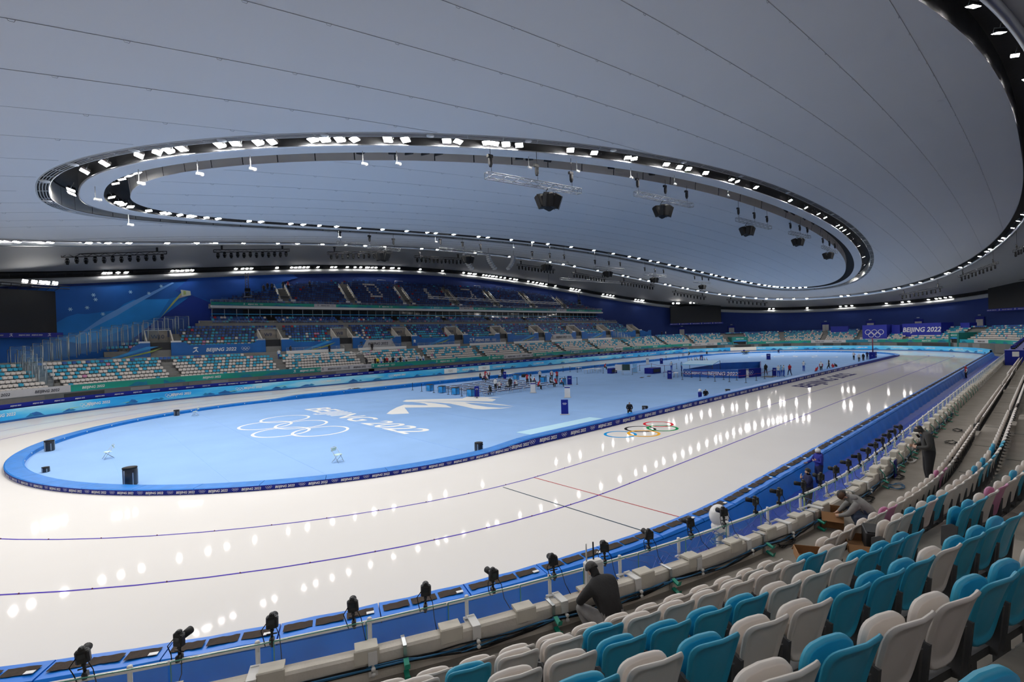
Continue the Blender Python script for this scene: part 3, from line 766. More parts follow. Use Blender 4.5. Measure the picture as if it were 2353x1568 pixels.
# lit rooms behind the glass at the right
for x0, x1 in ((26,29),(30,33.5),(36,41),(44,47)):
    mb = MB(); mb.box(((x0+x1)/2, 62.4, 12.95), (x1-x0, 0.1, 1.5)); mb.build('room_panel', mat('suite_warm_panel', (0.30,0.22,0.15), 0.7, noise=0.2), suite)
def railing(nm, pts, h, label, cat='railing', r=0.028, nmid=1, post_every=1, m=M_GALV, top_r=None):
    root = empty(nm, pts[0]); tag(root, label, cat); o0 = Vector(pts[0])
    pts = [Vector(p)-o0 for p in pts]
    for j in range(nmid+1):
        z = h*(j+1)/(nmid+1); mb = MB(); mb.tube([p+Vector((0,0,z)) for p in pts], (top_r or r) if j == nmid else r*0.8, 6); mb.build('rail', m, root)
    mb = MB(); mb.tube([Vector((0,0,0)), Vector((0,0,h))], r, 6); pm = mb.mesh('post', m)
    for p in pts[::post_every]: o = link('post', pm, root); o.location = p
    return root
def line(a, b_, n): return [Vector(a).lerp(Vector(b_), i/n) for i in range(n+1)]
railing('railing', line((XU0, 58.6, 15.0), (XU1, 58.6, 15.0), 48), 0.42, 'thin steel railing along the front edge of the upper deck')
railing('railing', line((-59, 55.6, 11.0), (62, 55.6, 11.0), 60), 0.42, 'thin steel railing on the parapet between middle bowl and suite seats')
# ================================================================== middle bowl front: printed blue panels, white parapets, vomitories
M_MIDB = mat('stand_panel_blue', (0.006, 0.11, 0.38), 0.5, noise=0.15, nscale=0.5)
M_MIDS = mat('stand_panel_stripe', (0.02, 0.26, 0.60), 0.5, noise=0.2, nscale=0.7)
WX = [-65.3, -49.1, -35.9, -22.7, -9.0, 4.8, 18.4, 33.8, 47.9, 64.0]; WN = ['W10','W9','W8','W7','W6','W5','W4','W3','W2','W1']
WWH = 2.6
panels = empty('stand_front_panel'); tag(panels, 'blue printed panels facing the middle bowl above the lower seats', 'panel')
ends = [-72.5]+[x for x in WX]+[72.0]
rnd = random.Random(21)
for i in range(len(ends)-1):
    x0 = ends[i]+(1.3 if i else 0); x1 = ends[i+1]-1.3 if i < len(ends)-2 else 72.0
    y = 48.4
    isw = i in (3, 7)
    mb = MB(); h1 = 7.25
    tp = [(x0, 4.6), (x1, 4.6), (x1, 7.75), (x1-1.2, 7.75), (x1-2.0, h1), (x0+2.6, h1), (x0+1.7, 7.75), (x0, 7.75)]
    if i == 0: tp = [(x0, 4.0), (x1, 4.6), (x1, 7.75), (x1-1.2, 7.75), (x1-2.2, 7.2), (x0+3, 6.0), (x0, 5.2)]
    mb.prism([(a_, y, z) for a_, z in tp], (0, 0.15, 0)); pn = mb.build('panel', M_MIDB, panels)
    c = (x0+x1)/2
    mb = MB()
    if isw:
        mb.poly([(x0+1.6, y-0.02, 5.2), (x1-1.0, y-0.02, 5.2), (x1-2.2, y-0.02, 7.2), (x0+2.8, y-0.02, 7.2)]); mb.build('white_print', mat('panel_white', (0.42,0.42,0.44), 0.5, noise=0.08), pn)
    elif i in (2, 4, 6, 8, 0):
        mb.poly([(c-3, y-0.02, 5.3), (c-1.5, y-0.02, 5.5), (c+4, y-0.02, 7.2), (c+2.5, y-0.02, 7.2)]); mb.poly([(c-2, y-0.025, 5.3), (c-1.0, y-0.025, 5.4), (c+3, y-0.025, 6.3), (c+4.5, y-0.025, 7.0), (c+2, y-0.025, 6.3)], 1)
        mountain(mb, c-2.5, 4, 0.9, 5.1, 2, y-0.03); mountain(mb, c+0.5, 3, 0.7, 5.1, 2, y-0.034); mb.build('stripe_print', [M_MIDS, mat('print_olive', (0.26,0.34,0.07), 0.5, noise=0.2), M_MNT], pn)
    if isw or i in (1, 5):
        mm = M_DPRINT if isw else M_WPRINT
        link('lettering', text_mesh('BEIJING 2022', 0.78, mm, 0.2, 0.02), pn, M=frame_on(Vector((c, y, 0)), Vector((0,1,0)), 6.15, 0.04))
        link('emblem', EMB_D if isw else EMB_W, pn, M=frame_on(Vector((c-3.6, y, 0)), Vector((0,1,0)), 6.05, 0.04) @ Matrix.Scale(2.2, 4))
        link('rings_emblem', rings_mesh(0.72, mat('rings_grey', (0.12,0.11,0.13), 0.6) if isw else M_WPRINT), pn, M=frame_on(Vector((c+3.6, y, 0)), Vector((0,1,0)), 6.4, 0.04))
for i, (x, nm) in enumerate(zip(WX, WN)):
    root = struct(empty('vomitory', (x, 49.0, 0)))
    root['label'] = 'concrete stair entrance box marked %s' % nm
    mb = MB(); mb.box((0, 2.6, 8.75), (WWH, 0.25, 1.9)); bk = mb.build('head_wall', M_CONC, root)
    for sx in (-1, 1):
        mb = MB(); mb.prism([(sx*WWH/2*1.28-0.09, -0.3, 7.0), (sx*WWH/2*1.28-0.09, 2.7, 7.0), (sx*WWH/2*1.28-0.09, 2.7, 9.8), (sx*WWH/2*1.28-0.09, -0.3, 7.75)], (0.18,0,0)); mb.build('side_wall', M_CONC2, root)
    mb = MB(); mb.box((0, 1.2, 6.0), (WWH, 2.6, 3.6)); mb.build('opening', M_BLACK, root)
    mb = MB(); mb.box((0, 2.5, 9.75), (WWH*1.25, 0.35, 0.12)); mb.tube([(-WWH*0.64, 2.5, 10.0), (WWH*0.64, 2.5, 10.0)], 0.03, 6); mb.build('cap_rail', M_GALV, root)
    link('lettering', text_mesh(nm, 0.85, mat('sign_grey_blue', (0.035,0.05,0.11), 0.6, noise=0.05), 0.0, 0.01), bk, M=frame_on(Vector((0, 2.45, 0)), Vector((0,1,0)), 8.45, 0.02))
    for sx in (-1, 1):
        mb = MB(); mb.box((sx*(WWH/2+0.7), -0.35, 7.85), (1.4, 0.08, 0.32)); mb.build('parapet', M_WHITE if sx > 0 else M_GALV, root)
wpar = []
XS = [(WX[i]+1.4, WX[i+1]-1.4) for i in range(1, 9)]
for i, (x0, x1) in enumerate(XS):
    if x1 > 51: x1 = 49.5
    if x0 > 46: continue
    root = struct(empty('parapet_wall', ((x0+x1)/2, 46.2, 0))); root['label'] = 'white parapet with railing above the lower seats'
    mb = MB(); mb.box((0, 0.1, 5.45), (x1-x0, 0.2, 0.62)); mb.build('parapet_face', M_WHITE, root)
    mb = MB(); mb.box((0, 1.15, 5.2), (x1-x0, 2.0, 0.5)); mb.build('walkway', M_CONCF, root)
    for z in (6.0, 6.25):
        mb = MB(); mb.tube([(-(x1-x0)/2, 0.1, z), ((x1-x0)/2, 0.1, z)], 0.025, 6); mb.build('rail', M_GALV, root)
    for k in range(8):
        mb = MB(); mb.tube([(-(x1-x0)/2+(x1-x0)*k/7, 0.1, 5.7), (-(x1-x0)/2+(x1-x0)*k/7, 0.1, 6.25)], 0.022, 5); mb.build('post', M_GALV, root)
# ================================================================== near stand: parapet, treads
UN_A = u_of(S(40, 2.0)[0]); UNE = 3.50               # from the right end of the near straight into the left bend
UNR = urange(2.0, UNE, 120)
SEAT_R = [41.35, 42.30, 43.20, 44.10, 44.97, 45.84, 46.75]
SEAT_F = [2.42, 3.02, 3.50, 3.98, 4.42, 4.88, 5.34]
prof = [(39.76, -0.25), (39.76, 2.76), (39.78, 2.79), (39.93, 2.79), (39.96, 2.76), (39.96, 2.42)]
mb = MB(); loft(mb, prof, UNR, False); parap = struct(mb.build('wall_front_parapet', M_CONC2)); parap['label'] = 'pale concrete parapet in front of the near seats'
prof = [(39.96, 2.42)]
for k in range(7):
    r = SEAT_R[k]+0.14; prof.append((r, SEAT_F[k])); prof.append((r, SEAT_F[k+1] if k < 6 else 5.6))
prof.append((52.0, 5.6))
mb = MB(); loft(mb, prof, UNR, False); tread = struct(mb.build('terrace_near', M_CONC)); tread['label'] = 'stepped concrete terrace of the near stand'
mb = MB(); loft(mb, [(36.0, -0.02), (39.7, -0.02)], UNR, False); struct(mb.build('floor_corridor', mat('corridor_floor', (0.02,0.035,0.12), 0.6, noise=0.2, nscale=0.8)))
# joints across the treads
mbj = MB(); mbj.box((0,0,0), (0.03, 0.80, 0.012)); jm = mbj.mesh('tread_joint', mat('joint_dark', (0.09,0.085,0.08), 0.9, noise=0.1))
for k in range(1, 7):
    u = 2.05
    while u < UNE:
        P, n, t = S(SEAT_R[k]-0.35, u); o = link('tread_joint', jm, tread); o.location = P+Vector((0,0,SEAT_F[k]+0.001)); o.rotation_euler = (0,0,math.atan2(n.y, n.x)-PI/2); u = u_add(SEAT_R[k], u, 4.1)
# ================================================================== crash pads along the near side of the ice
pad_us = []; u = 2.012
while u < 3.36: pad_us.append(u); u = u_add(35.5, u, 2.03)
def pad_parts(mb_cover, us): pass
NP = len(pad_us)-1
rnd = random.Random(8)
for i in range(NP):
    u0, u1 = pad_us[i], pad_us[i+1]; g = (u1-u0)*0.006; um = (u0+u1)/2
    P, n, t = S(35.2, um); o0 = Vector((P.x, P.y, 0))
    root = empty('crash_pad', o0)
    j = NP-i
    tag(root, 'blue padded crash mat with dark foam windows beside the near ice, %s from the left' % nth(j), 'crash mat', 'crash mats along the near side of the track')
    us = [u0+g+(u1-u0-2*g)*q/3 for q in range(4)]; pr = [(35.2, 0.0), (35.2, 0.94), (35.25, 1.0), (35.84, 1.0), (35.9, 0.94), (35.92, 0.45)]
    mb = MB(); mb.grid([[S(r, x)[0]+Vector((0,0,z+(0.012*math.sin(9*x*60+r*20) if z == 1.0 else 0)))-o0 for x in us] for r, z in pr], 0, False)
    for e in (us[0], us[-1]): mb.poly([S(r, e)[0]+Vector((0,0,z))-o0 for r, z in pr])
    mb.build('cover', M_BLUE, root)
    d = (P-CAM).length
    for q in range(3 if d < 70 else 1):
        if d < 70: a0, a1 = u0+(u1-u0)*(0.06+0.31*q), u0+(u1-u0)*(0.06+0.31*q+0.28)
        else: a0, a1 = u0+(u1-u0)*0.08, u0+(u1-u0)*0.92
        nn = 7; mb = MB()
        A_ = [S(35.39+0.03*rnd.random(), a0+(a1-a0)*v/nn)[0]+Vector((0,0,1.022))-o0 for v in range(nn+1)]
        B_ = [S(35.65+0.03*rnd.random(), a0+(a1-a0)*v/nn)[0]+Vector((0,0,1.022))-o0 for v in range(nn+1)]
        mb.grid([A_, B_], 0, False); mb.build('foam_window', M_FOAM, root)
    if d < 60:
        X, n2, t2 = S(35.62, u0+(u1-u0)*0.10); mb = MB(); mb.box((0,0,0), (0.16,0.09,0.012), Matrix.Translation(X-o0+Vector((0,0,1.03))) @ Matrix.Rotation(math.atan2(t2.y,t2.x), 4, 'Z')); mb.build('tag', M_WHITE, root)
# blue cover sheet hanging behind the pads
drape = empty('pad_drape'); tag(drape, 'bright blue cloth hanging behind the crash mats along the corridor', 'cloth')
ND = 300; rows = [[], [], [], []]
rnd = random.Random(4)
for k in range(ND+1):
    u = pad_us[0]+(pad_us[-1]-pad_us[0])*k/ND
    w1 = 0.03*math.sin(k*1.7)+0.03*rnd.random()
    for r, (R, z) in enumerate(((35.93, 0.92), (36.02+w1*0.4, 0.7), (36.06+w1, 0.45), (36.12+w1*1.4, 0.24))): rows[r].append(S(R, u)[0]+Vector((0,0,z)))
mb = MB(); mb.grid(rows, 0, True); mb.build('upper_sheet', M_BLUE, drape)
mb = MB(); loft(mb, [(36.06, 0.26), (36.5, 0.12), (37.5, 0.02)], UNR, False); mb.build('lower_sheet', M_BLUE2, drape)
# corridor: grey kerb and low rail behind
mb = MB(); loft(mb, [(37.9, -0.02), (37.9, 0.5), (38.05, 0.5), (38.05, -0.02)], UNR, False); struct(mb.build('trim_6', M_GREY))
# ================================================================== rail, glass, brackets on the parapet
rail = empty('front_rail'); tag(rail, 'white tubular rail with brackets on the rink face of the parapet', 'railing')
URL = urange(2.30, 3.42, 90)
mb = MB(); mb.tube([S(39.50, u)[0]+Vector((0,0,2.97)) for u in URL], 0.03, 8); mb.build('top_rail', M_WHITE, rail)
for R, z in ((39.55, 2.60), (39.55, 2.575), (39.72, 2.66)):
    mb = MB(); mb.tube([S(R, u)[0]+Vector((0,0,z)) for u in URL], 0.016, 6); mb.build('lower_rail', M_GALV, rail)
def bracket_mesh():
    mb = MB(); mb.tube([(0,0.20,2.97),(0,0.20,2.68)], 0.03, 8); mb.box((0,0.20,2.66), (0.10,0.12,0.03)); mb.prism([(-0.05,0.24,2.68),(-0.05,-0.02,2.83),(-0.05,-0.02,2.80),(-0.05,0.24,2.64)], (0.10,0,0))
    mb.box((0,-0.28,2.66), (0.12,0.025,0.32)); mb.box((0,-0.13,2.81), (0.12,0.32,0.025)); mb.lathe([(0.02,2.98),(0.035,3.0),(0.03,3.03)], (0,0.20,0), 8)
    mb.lathe([(0.022,0),(0.022,0.05),(0.03,0.05),(0.03,0.08)], n=7, M=Matrix.Translation((0,-0.29,2.56)) @ Matrix.Rotation(PI/2, 4, 'X')); mb.lathe([(0.022,0),(0.022,0.05),(0.03,0.05),(0.03,0.08)], n=7, M=Matrix.Translation((0,-0.29,2.63)) @ Matrix.Rotation(PI/2, 4, 'X'))
    return mb.mesh('bracket', M_WHITE)
BRK = bracket_mesh()
def at_par(nm, me, u, parent, R=39.7): 
    P, n, t = S(R, u); o = link(nm, me, parent); o.location = P; o.rotation_euler = (0,0,math.atan2(-n.y,-n.x)-PI/2); return o
u = u_of(onRn(585, 1500, 39.7)); ub = u
k = 0
while u > 2.30:
    at_par('bracket', BRK, u, rail); u = u_add(39.7, u, -(1.45 if k % 2 else 1.45)); k += 1
at_par('bracket', BRK, u_add(39.7, ub, 1.45), rail)
glass = empty('glass_balustrade'); tag(glass, 'low clear glass balustrade on top of the near parapet', 'balustrade')
gl0 = u_of(onRn(841, 1487, 39.8)); u = u_add(39.66, gl0, 3*1.16)
mbk = MB(); mbk.bbox((0,-0.17,2.77), (0.33, 0.05, 0.20), 0.015); mbk.box((0,-0.06,2.83), (0.30,0.22,0.04)); BLK = mbk.mesh('glass_clamp', mat('cream_clamp', (0.62,0.58,0.50), 0.6, noise=0.06, nscale=4))
while u > 2.32:
    un = u_add(39.66, u, -1.16); us = [u, un]; d = (S(39.6,u)[0]-CAM).length
    P, n, t = S(39.72, u); Q = S(39.72, un)[0]
    mb = MB(); v = (Q-P).normalized(); a_, b_ = P+v*0.015, Q-v*0.015; off = n*0.012
    mb.prism([a_+Vector((0,0,2.52)), b_+Vector((0,0,2.52)), b_+Vector((0,0,3.10)), a_+Vector((0,0,3.10))], off); mb.build('pane', M_GLASS, glass)
    mb = MB(); mb.prism([a_+Vector((0,0,3.10)), b_+Vector((0,0,3.10)), b_+Vector((0,0,3.112)), a_+Vector((0,0,3.112))], off); mb.box((0,0,0), (0.012,0.012,0.58), Matrix.Translation(a_+Vector((0,0,2.81)))); mb.build('pane_edge', M_GLASSE, glass)
    at_par('glass_clamp', BLK, u, glass, 39.78)
    u = un
# cable bundle draped along the parapet, held by green hooks
hookm = MB(); hookm.box((0,0.02,2.60), (0.045,0.02,0.40)); hookm.box((0,0.14,2.80), (0.05,0.26,0.015))
hk_arm = MB(); 
for z in (2.64, 2.48): hk_arm.prism([(-0.035,-0.03,z+0.02),(-0.035,-0.17,z-0.03),(-0.035,-0.20,z+0.03),(-0.035,-0.17,z-0.055),(-0.035,-0.03,z-0.01)], (0.07,0,0))
HKA, HKB = hookm.mesh('hook_strap', M_GALV), hk_arm.mesh('hook_arm', mat('hook_green', (0.01,0.30,0.20), 0.5, noise=0.1))
hku = []
for px, py in ((932,1500),(1275,1400),(1545,1310),(1760,1222),(1878,1185)): hku.append(u_of(onRn(px, py, 40.02)))
u = hku[-1]
for k in range(9): u = u_add(40, u, -2.2); hku.append(u)
for i, u in enumerate(hku):
    P, n, t = S(40.0, u); root = empty('cable_hook', (P.x, P.y, 0), math.atan2(-n.y,-n.x)-PI/2)
    tag(root, 'green cable hook strapped over the near parapet, %s from the left' % nth(i+1), 'hook', 'green cable hooks')
    link('hook_strap', HKA, root); link('hook_arm', HKB, root)
M_CBLU = mat('cable_blue', (0.02, 0.13, 0.28), 0.45, noise=0.1, nscale=12)
rnd = random.Random(17)
CU = [3.35, 3.30]+sorted(hku, reverse=True)
for c in range(6):
    pts = []
    for i in range(len(CU)-1):
        a_, b_ = CU[i], CU[i+1]
        for q in range(6):
            f = q/6; u = a_+(b_-a_)*f; sag_ = 0.09*math.sin(PI*f)*(0.6+0.5*rnd.random())
            pts.append(S(40.02+0.03*math.sin(c*2+f*5), u)[0]+Vector((0,0,2.60+0.012*c-sag_+0.02*math.sin(c+f*6))))
    mb = MB(); mb.tube(pts, 0.011 if c % 2 else 0.014, 5)
    o = mb.build('cable', M_CBLU if c in (1, 3, 4) else M_RUBBER); tag(o, ('thin ' if c % 2 else 'thick ')+('blue' if c in (1,3,4) else 'black')+' cable hung along the parapet hooks, %s from the top' % nth(6-c), 'cable', 'cables of the parapet bundle')

# ================================================================== remote cameras clamped to the rail
M_CAMB = mat('camera_black', (0.010,0.010,0.011), 0.42, noise=0.2, nscale=25, bump=0.2, bscale=120)
M_SCRN = mat('camera_screen', (0.03,0.035,0.04), 0.1, noise=0.1)
def cam_obj():
    root = empty('remote_camera')
    mb = MB(); mb.bbox((0,0,0.0), (0.17,0.10,0.20), 0.025); mb.bbox((0,0.0,0.115), (0.08,0.09,0.05), 0.02); mb.bbox((0.075,-0.02,0), (0.05,0.10,0.17), 0.02); mb.build('camera_body', M_CAMB, root)
    mb = MB(); mb.lathe([(0.055,0),(0.058,0.1),(0.062,0.18),(0.05,0.185)], n=12, M=Matrix.Translation((0,0.05,0)) @ Matrix.Rotation(-PI/2, 4, 'X')); mb.build('lens', M_RUBBER, root)
    mb = MB(); mb.box((0,-0.052,0.01), (0.10,0.006,0.075)); mb.build('display', M_SCRN, root)
    mb = MB(); mb.sphere((0,0,-0.14), 0.035, 8, 6); mb.tube([(0,0,-0.11),(0,0,-0.25)], 0.022, 7); mb.bbox((0,0.0,-0.30), (0.07,0.13,0.10), 0.02); mb.tube([(0,0.02,-0.30),(0.0,0.04,-0.42)], 0.028, 7); mb.tube([(-0.08,0,-0.2),(0.08,0,-0.2)], 0.012, 6); mb.build('clamp', M_CAMB, root)
    mb = MB(); mb.tube([(-0.07,-0.04,0.0),(-0.15,-0.06,-0.1),(-0.12,-0.03,-0.25),(-0.09,-0.05,-0.36)], 0.008, 5); mb.tube([(0.06,-0.05,-0.05),(0.13,-0.1,-0.2),(0.16,-0.14,-0.45),(0.2,-0.3,-0.6)], 0.007, 5); mb.build('cable', M_RUBBER, root)
    return root
cam0 = cam_obj(); ci = 0
rin0 = lambda n: math.atan2(-n.y,-n.x)-PI/2
pxc = [(190,1520),(412,1482),(625,1440),(810,1400),(978,1368),(1133,1332),(1270,1298),(1388,1262),(1490,1233),(1585,1202),(1662,1178),(1735,1150),(1790,1125)]
rnd = random.Random(2)
def put_cam(P, rz, label):
    global ci
    o = cam0 if ci == 0 else dup(cam0)
    o.scale = (0.82,)*3; o.location = P; o.rotation_euler = (rnd.uniform(-.12,.05), rnd.uniform(-.08,.08), rz); ci += 1
    tag(o, label, 'camera', 'remote cameras on the near rail')
for i, (px, py) in enumerate(pxc):
    P = onRn(px, py, 39.5); n = S(39.5, u_of(P))[1]
    put_cam(Vector((P.x, P.y, 3.26)), math.atan2(-n.y,-n.x)-PI/2+rnd.uniform(-.5,.2), 'black remote camera clamped to the white rail, %s from the left' % nth(i+1))
for i in range(11):
    u = u_add(39.5, u_of(onRn(1845, 1095, 39.5)), -0.95*i); P, n, t = S(39.5, u)
    put_cam(Vector((P.x, P.y, 3.22)), rin0(n)+rnd.uniform(-.5,.3), 'black remote camera on the rail beyond the squatting people, %s from left' % nth(i+1))
# black sloping consoles behind that row of cameras
mbc = MB(); mbc.prism([(-0.36,0.1,2.35),(-0.36,0.62,2.35),(-0.36,0.62,2.5),(-0.36,0.1,2.78)], (0.72,0,0)); CSM = mbc.mesh('console', mat('console_dark', (0.04,0.04,0.045), 0.4, noise=0.1))
# grey panels on the corridor side below the rail
corr = empty('corridor_panelling'); tag(corr, 'grey panelled back wall of the corridor under the near rail', 'panelling')
u = 2.55; k = 0
while u < 3.0:
    P, n, t = S(39.66, u); un = u_add(39.66, u, 1.5); mb = MB(); M = frame_on(P.lerp(S(39.66, un)[0], 0.5), n, 0, 0.0)
    mb.box((0,-0.02,1.35), (1.44, 0.05, 1.9), M); mb.build('panel', M_GREY if k % 3 else M_CONC, corr); u = un; k += 1
# ================================================================== floodlights of the four rings
def th_of_px(f, px, py):
    best = None
    for k in range(1440):
        t = 2*PI*k/1440; q = toPx(f(t))
        if q is None: continue
        d = (q[0]-px)**2+(q[1]-py)**2
        if best is None or d < best[0]: best = (d, t)
    return best[1]
def lensf(mb, M=None, mi=0):
    for k in range(2):
        y0 = -0.21+0.215*k; vs = [Vector(v) for v in ((-0.27,y0,-0.004),(-0.27,y0+0.2,-0.004),(0.27,y0+0.2,-0.004),(0.27,y0,-0.004))]
        mb.add([M @ v for v in vs] if M is not None else vs, [(0,1,2,3)], mi)
def make_lamp():
    root = empty('floodlight')
    mb = MB(); mb.bbox((0,0,0.07), (0.62, 0.50, 0.12), 0.03); 
    for k in range(6): mb.box((-0.25+0.1*k, 0, 0.16), (0.02, 0.42, 0.07))
    mb.build('housing', M_BLACK, root)
    mb = MB(); lensf(mb); mb.build('lens', M_LAMP, root)
    mb = MB(); mb.tube([(-0.34,0,0.06), (-0.34,0,0.30), (0.34,0,0.30), (0.34,0,0.06)], 0.018, 5); mb.tube([(0,0,0.3),(0,0,0.55)], 0.022, 5); mb.build('yoke', M_GALV, root)
    return root
lamp0 = make_lamp()
LENSALT = {}
for _k, _m in (('D', M_LAMPD), ('E', M_LOFF), ('F', mat('lamp_lens_dim', (0.9,0.9,0.9), 0.3, emit=(1.0,0.97,0.93), strength=LAMP_POWER*0.05, noise=0.01))):
    _b = MB(); lensf(_b); LENSALT[_k] = _b.mesh('lens', _m)
LAMPS = []     # (matrix, ring name, position)
def aim(P, d, roll=0.0):
    z = -Vector(d).normalized(); x = Vector((0,0,1)).cross(z)
    if x.length < 1e-4: x = Vector((1,0,0))
    x.normalize(); y = z.cross(x); M = Matrix((x, y, z)).transposed().to_4x4(); M = M @ Matrix.Rotation(roll, 4, 'Z'); M.translation = P; return M
rnd = random.Random(5)
fA = lambda t: onroof(ringAB(0.34, t), 0.22); fB = lambda t: onroof(ringAB(0.77, t), 0.12)
fC = lambda t: onroof(rc(1.35, t), -0.12); fD = lambda t: wz(0.75, 0.02, t)
def outw(f, t): P = f(t); return Vector((P.x/3, P.y, 0)).normalized()
pxA = [(153,437),(163,446),(190,387),(238,371),(318,355),(360,350),(387,345),(415,340),(502,331),(543,326),(592,322),(621,321),(715,316),(743,316),(778,316),(813,313),(888,315),(931,317),(1024,318),(1054,322),(1115,325),(1138,325),(1160,328),(1192,329),(1308,344),(1368,350),(1441,362),(1457,367),(1530,382),(1562,388),(1582,390),(1620,400),(1680,420),(1692,421),(1735,437),(1814,468),(1848,486),(1878,498),(1894,506),(1922,523),(1930,528),(1938,533),(1947,540),(1958,552),(1972,567),(1980,592),(1978,608),(1968,625),(1955,640)]
used = []
for px, py in pxA:
    t = th_of_px(fA, px, py); n = outw(fA, t); tl = rnd.choice((0.30, 0.36, 0.42, 0.48, 0.25))
    LAMPS.append((aim(fA(t), n*tl+Vector((rnd.uniform(-.15,.15), 0, -1)), rnd.uniform(-0.5, 0.5)*rnd.choice((0.2,1))), 'A', fA(t)))
for px, py in ((263,420),(280,412),(297,405),(318,401),(255,455),(284,470),(415,494),(434,496)):
    t = th_of_px(fB, px, py); n = outw(fB, t); LAMPS.append((aim(fB(t), -n*0.4+Vector((0,0,-1)), rnd.uniform(-.4,.4)), 'F' if px < 330 else 'B', fB(t)))
for k in range(56):
    t = 0.02+(PI-0.12)*(k+rnd.uniform(0.1,0.9))/56; n = outw(fB, t); LAMPS.append((aim(fB(t), -n*rnd.uniform(0.2,0.4)+Vector((0,0,-1)), rnd.uniform(-.4,.4)), 'B', fB(t)))
for px, py in ((830,352),(906,355),(941,353),(977,355),(1007,355),(1193,365),(1216,368),(1257,373),(1403,390),(1497,408),(1800,500),(1815,507),(1840,520),(1858,530)):
    t = th_of_px(fB, px, py); n = outw(fB, t); LAMPS.append((aim(fB(t), -n*1.1+Vector((0,0,-1)), rnd.uniform(-.5,.5)), 'E', fB(t)))
for k in range(104):
    t = 2*PI*(k+rnd.uniform(0.1,0.9))/104-1.2
    n = outw(fC, t); LAMPS.append((aim(fC(t), -n*rnd.uniform(0.2,0.45)+Vector((rnd.uniform(-.15,.15),0,-1)), rnd.uniform(-.4,.4)), 'C', fC(t)))
pxD = [(237,638),(252,638),(270,637),(288,637),(394,631),(406,631),(420,630),(430,629),(440,629),(541,626),(558,625),(570,624),(577,625),(636,622),(672,621),(680,622),(690,621),(700,619),(708,618),(729,620),(764,620),(773,619),(799,619),(817,619),(828,619),(841,619),(848,619),(856,618),(863,619),(880,620),(897,620),(902,620),(915,621),(966,623),(1016,627),(1064,631),(1075,632),(1081,631),(1088,632),(1093,634),(1112,635),(1118,636),(1124,637),(1130,637),(1135,638),(1140,638),(1149,640),(1160,641),(1171,643),(1182,644),(1188,645),(1214,649),(1226,652),(1234,652),(1242,653),(1248,653),(1254,654),(1275,658),(1312,663),(1318,664),(1325,665),(1332,666),(1387,674),(1395,676),(1402,677),(1409,678),(1461,685),(1467,686),(1473,687),(1479,688),(1769,711),(1777,711),(1854,713),(1932,709),(1944,709),(1959,708),(2038,702),(2075,698),(2088,697),(2134,690),(2150,688),(2160,686),(2173,685),(2183,683)]
for px, py in pxD:
    t = th_of_px(fD, px, py); n = outw(fD, t); LAMPS.append((aim(fD(t), -n*0.42+Vector((rnd.uniform(-.15,.15),0,-1.0)), rnd.uniform(-.3,.3)), 'D', fD(t)))
for k in range(46):
    t = -PI+0.25+(PI-0.9)*(k+rnd.uniform(0.2,0.8))/46; n = outw(fD, t); LAMPS.append((aim(fD(t), -n*0.42+Vector((0,0,-1.0))), 'D', fD(t)))
RINGTXT = {'A': 'outer slot of the inner ring', 'B': 'inner slot of the inner ring', 'C': 'large outer ring', 'D': 'dark truss at the wall head', 'E': 'inner slot of the inner ring', 'F': 'inner slot at the ring end'}
vis = []
for i, (M, rg, P) in enumerate(LAMPS):
    q = toPx(P)
    if q and -10 < q[0] < 2363 and -10 < q[1] < 1578:
        # lamps whose lens turns away still show their housing
        vis.append((q[2], i))
vis.sort(); keep = set(i for _, i in vis[:300])
cnt = {}; seq = {}
order = sorted([i for i in keep], key=lambda i: (LAMPS[i][1], math.atan2(LAMPS[i][2].y, LAMPS[i][2].x)))
first = True
near_side = lambda P: P.y < 0
byside = {}
for i in keep:
    M, rg, P = LAMPS[i]; byside.setdefault((rg, near_side(P)), []).append((toPx(P)[0], i))
for key, L in byside.items():
    L.sort()
    for j, (_, i) in enumerate(L):
        rg, ns = key; M = LAMPS[i][0]
        o = lamp0 if first else dup(lamp0, M=M); o.matrix_basis = M; first = False
        if rg in 'DEF':
            for ch in o.children:
                if ch.name.startswith('lens'): ch.data = LENSALT[rg]
        tag(o, '%s floodlight in the %s, %s side, %s from left' % ('unlit' if rg == 'E' else 'white', RINGTXT[rg], 'near' if ns else 'far', nth(j+1)), 'floodlight', 'floodlights of the ceiling rings')
rest = [(LAMPS[i][0], 3 if LAMPS[i][1] == 'D' else 1) for i in range(len(LAMPS)) if i not in keep]
if rest:
    hb = MB()
    for M, lmi in rest:
        lensf(hb, M, lmi)
        hb.bbox((0,0,0.07), (0.62, 0.50, 0.12), 0.03, M, 0); hb.tube([M @ Vector(v) for v in ((0,0,0.1),(0,0,0.6))], 0.022, 5, 2)
    o = hb.build('floodlight_rest', [M_BLACK, M_LAMP, M_GALV, M_LAMPD]); tag(o, 'remaining distant floodlights of the ceiling rings', 'floodlights', kind='stuff')

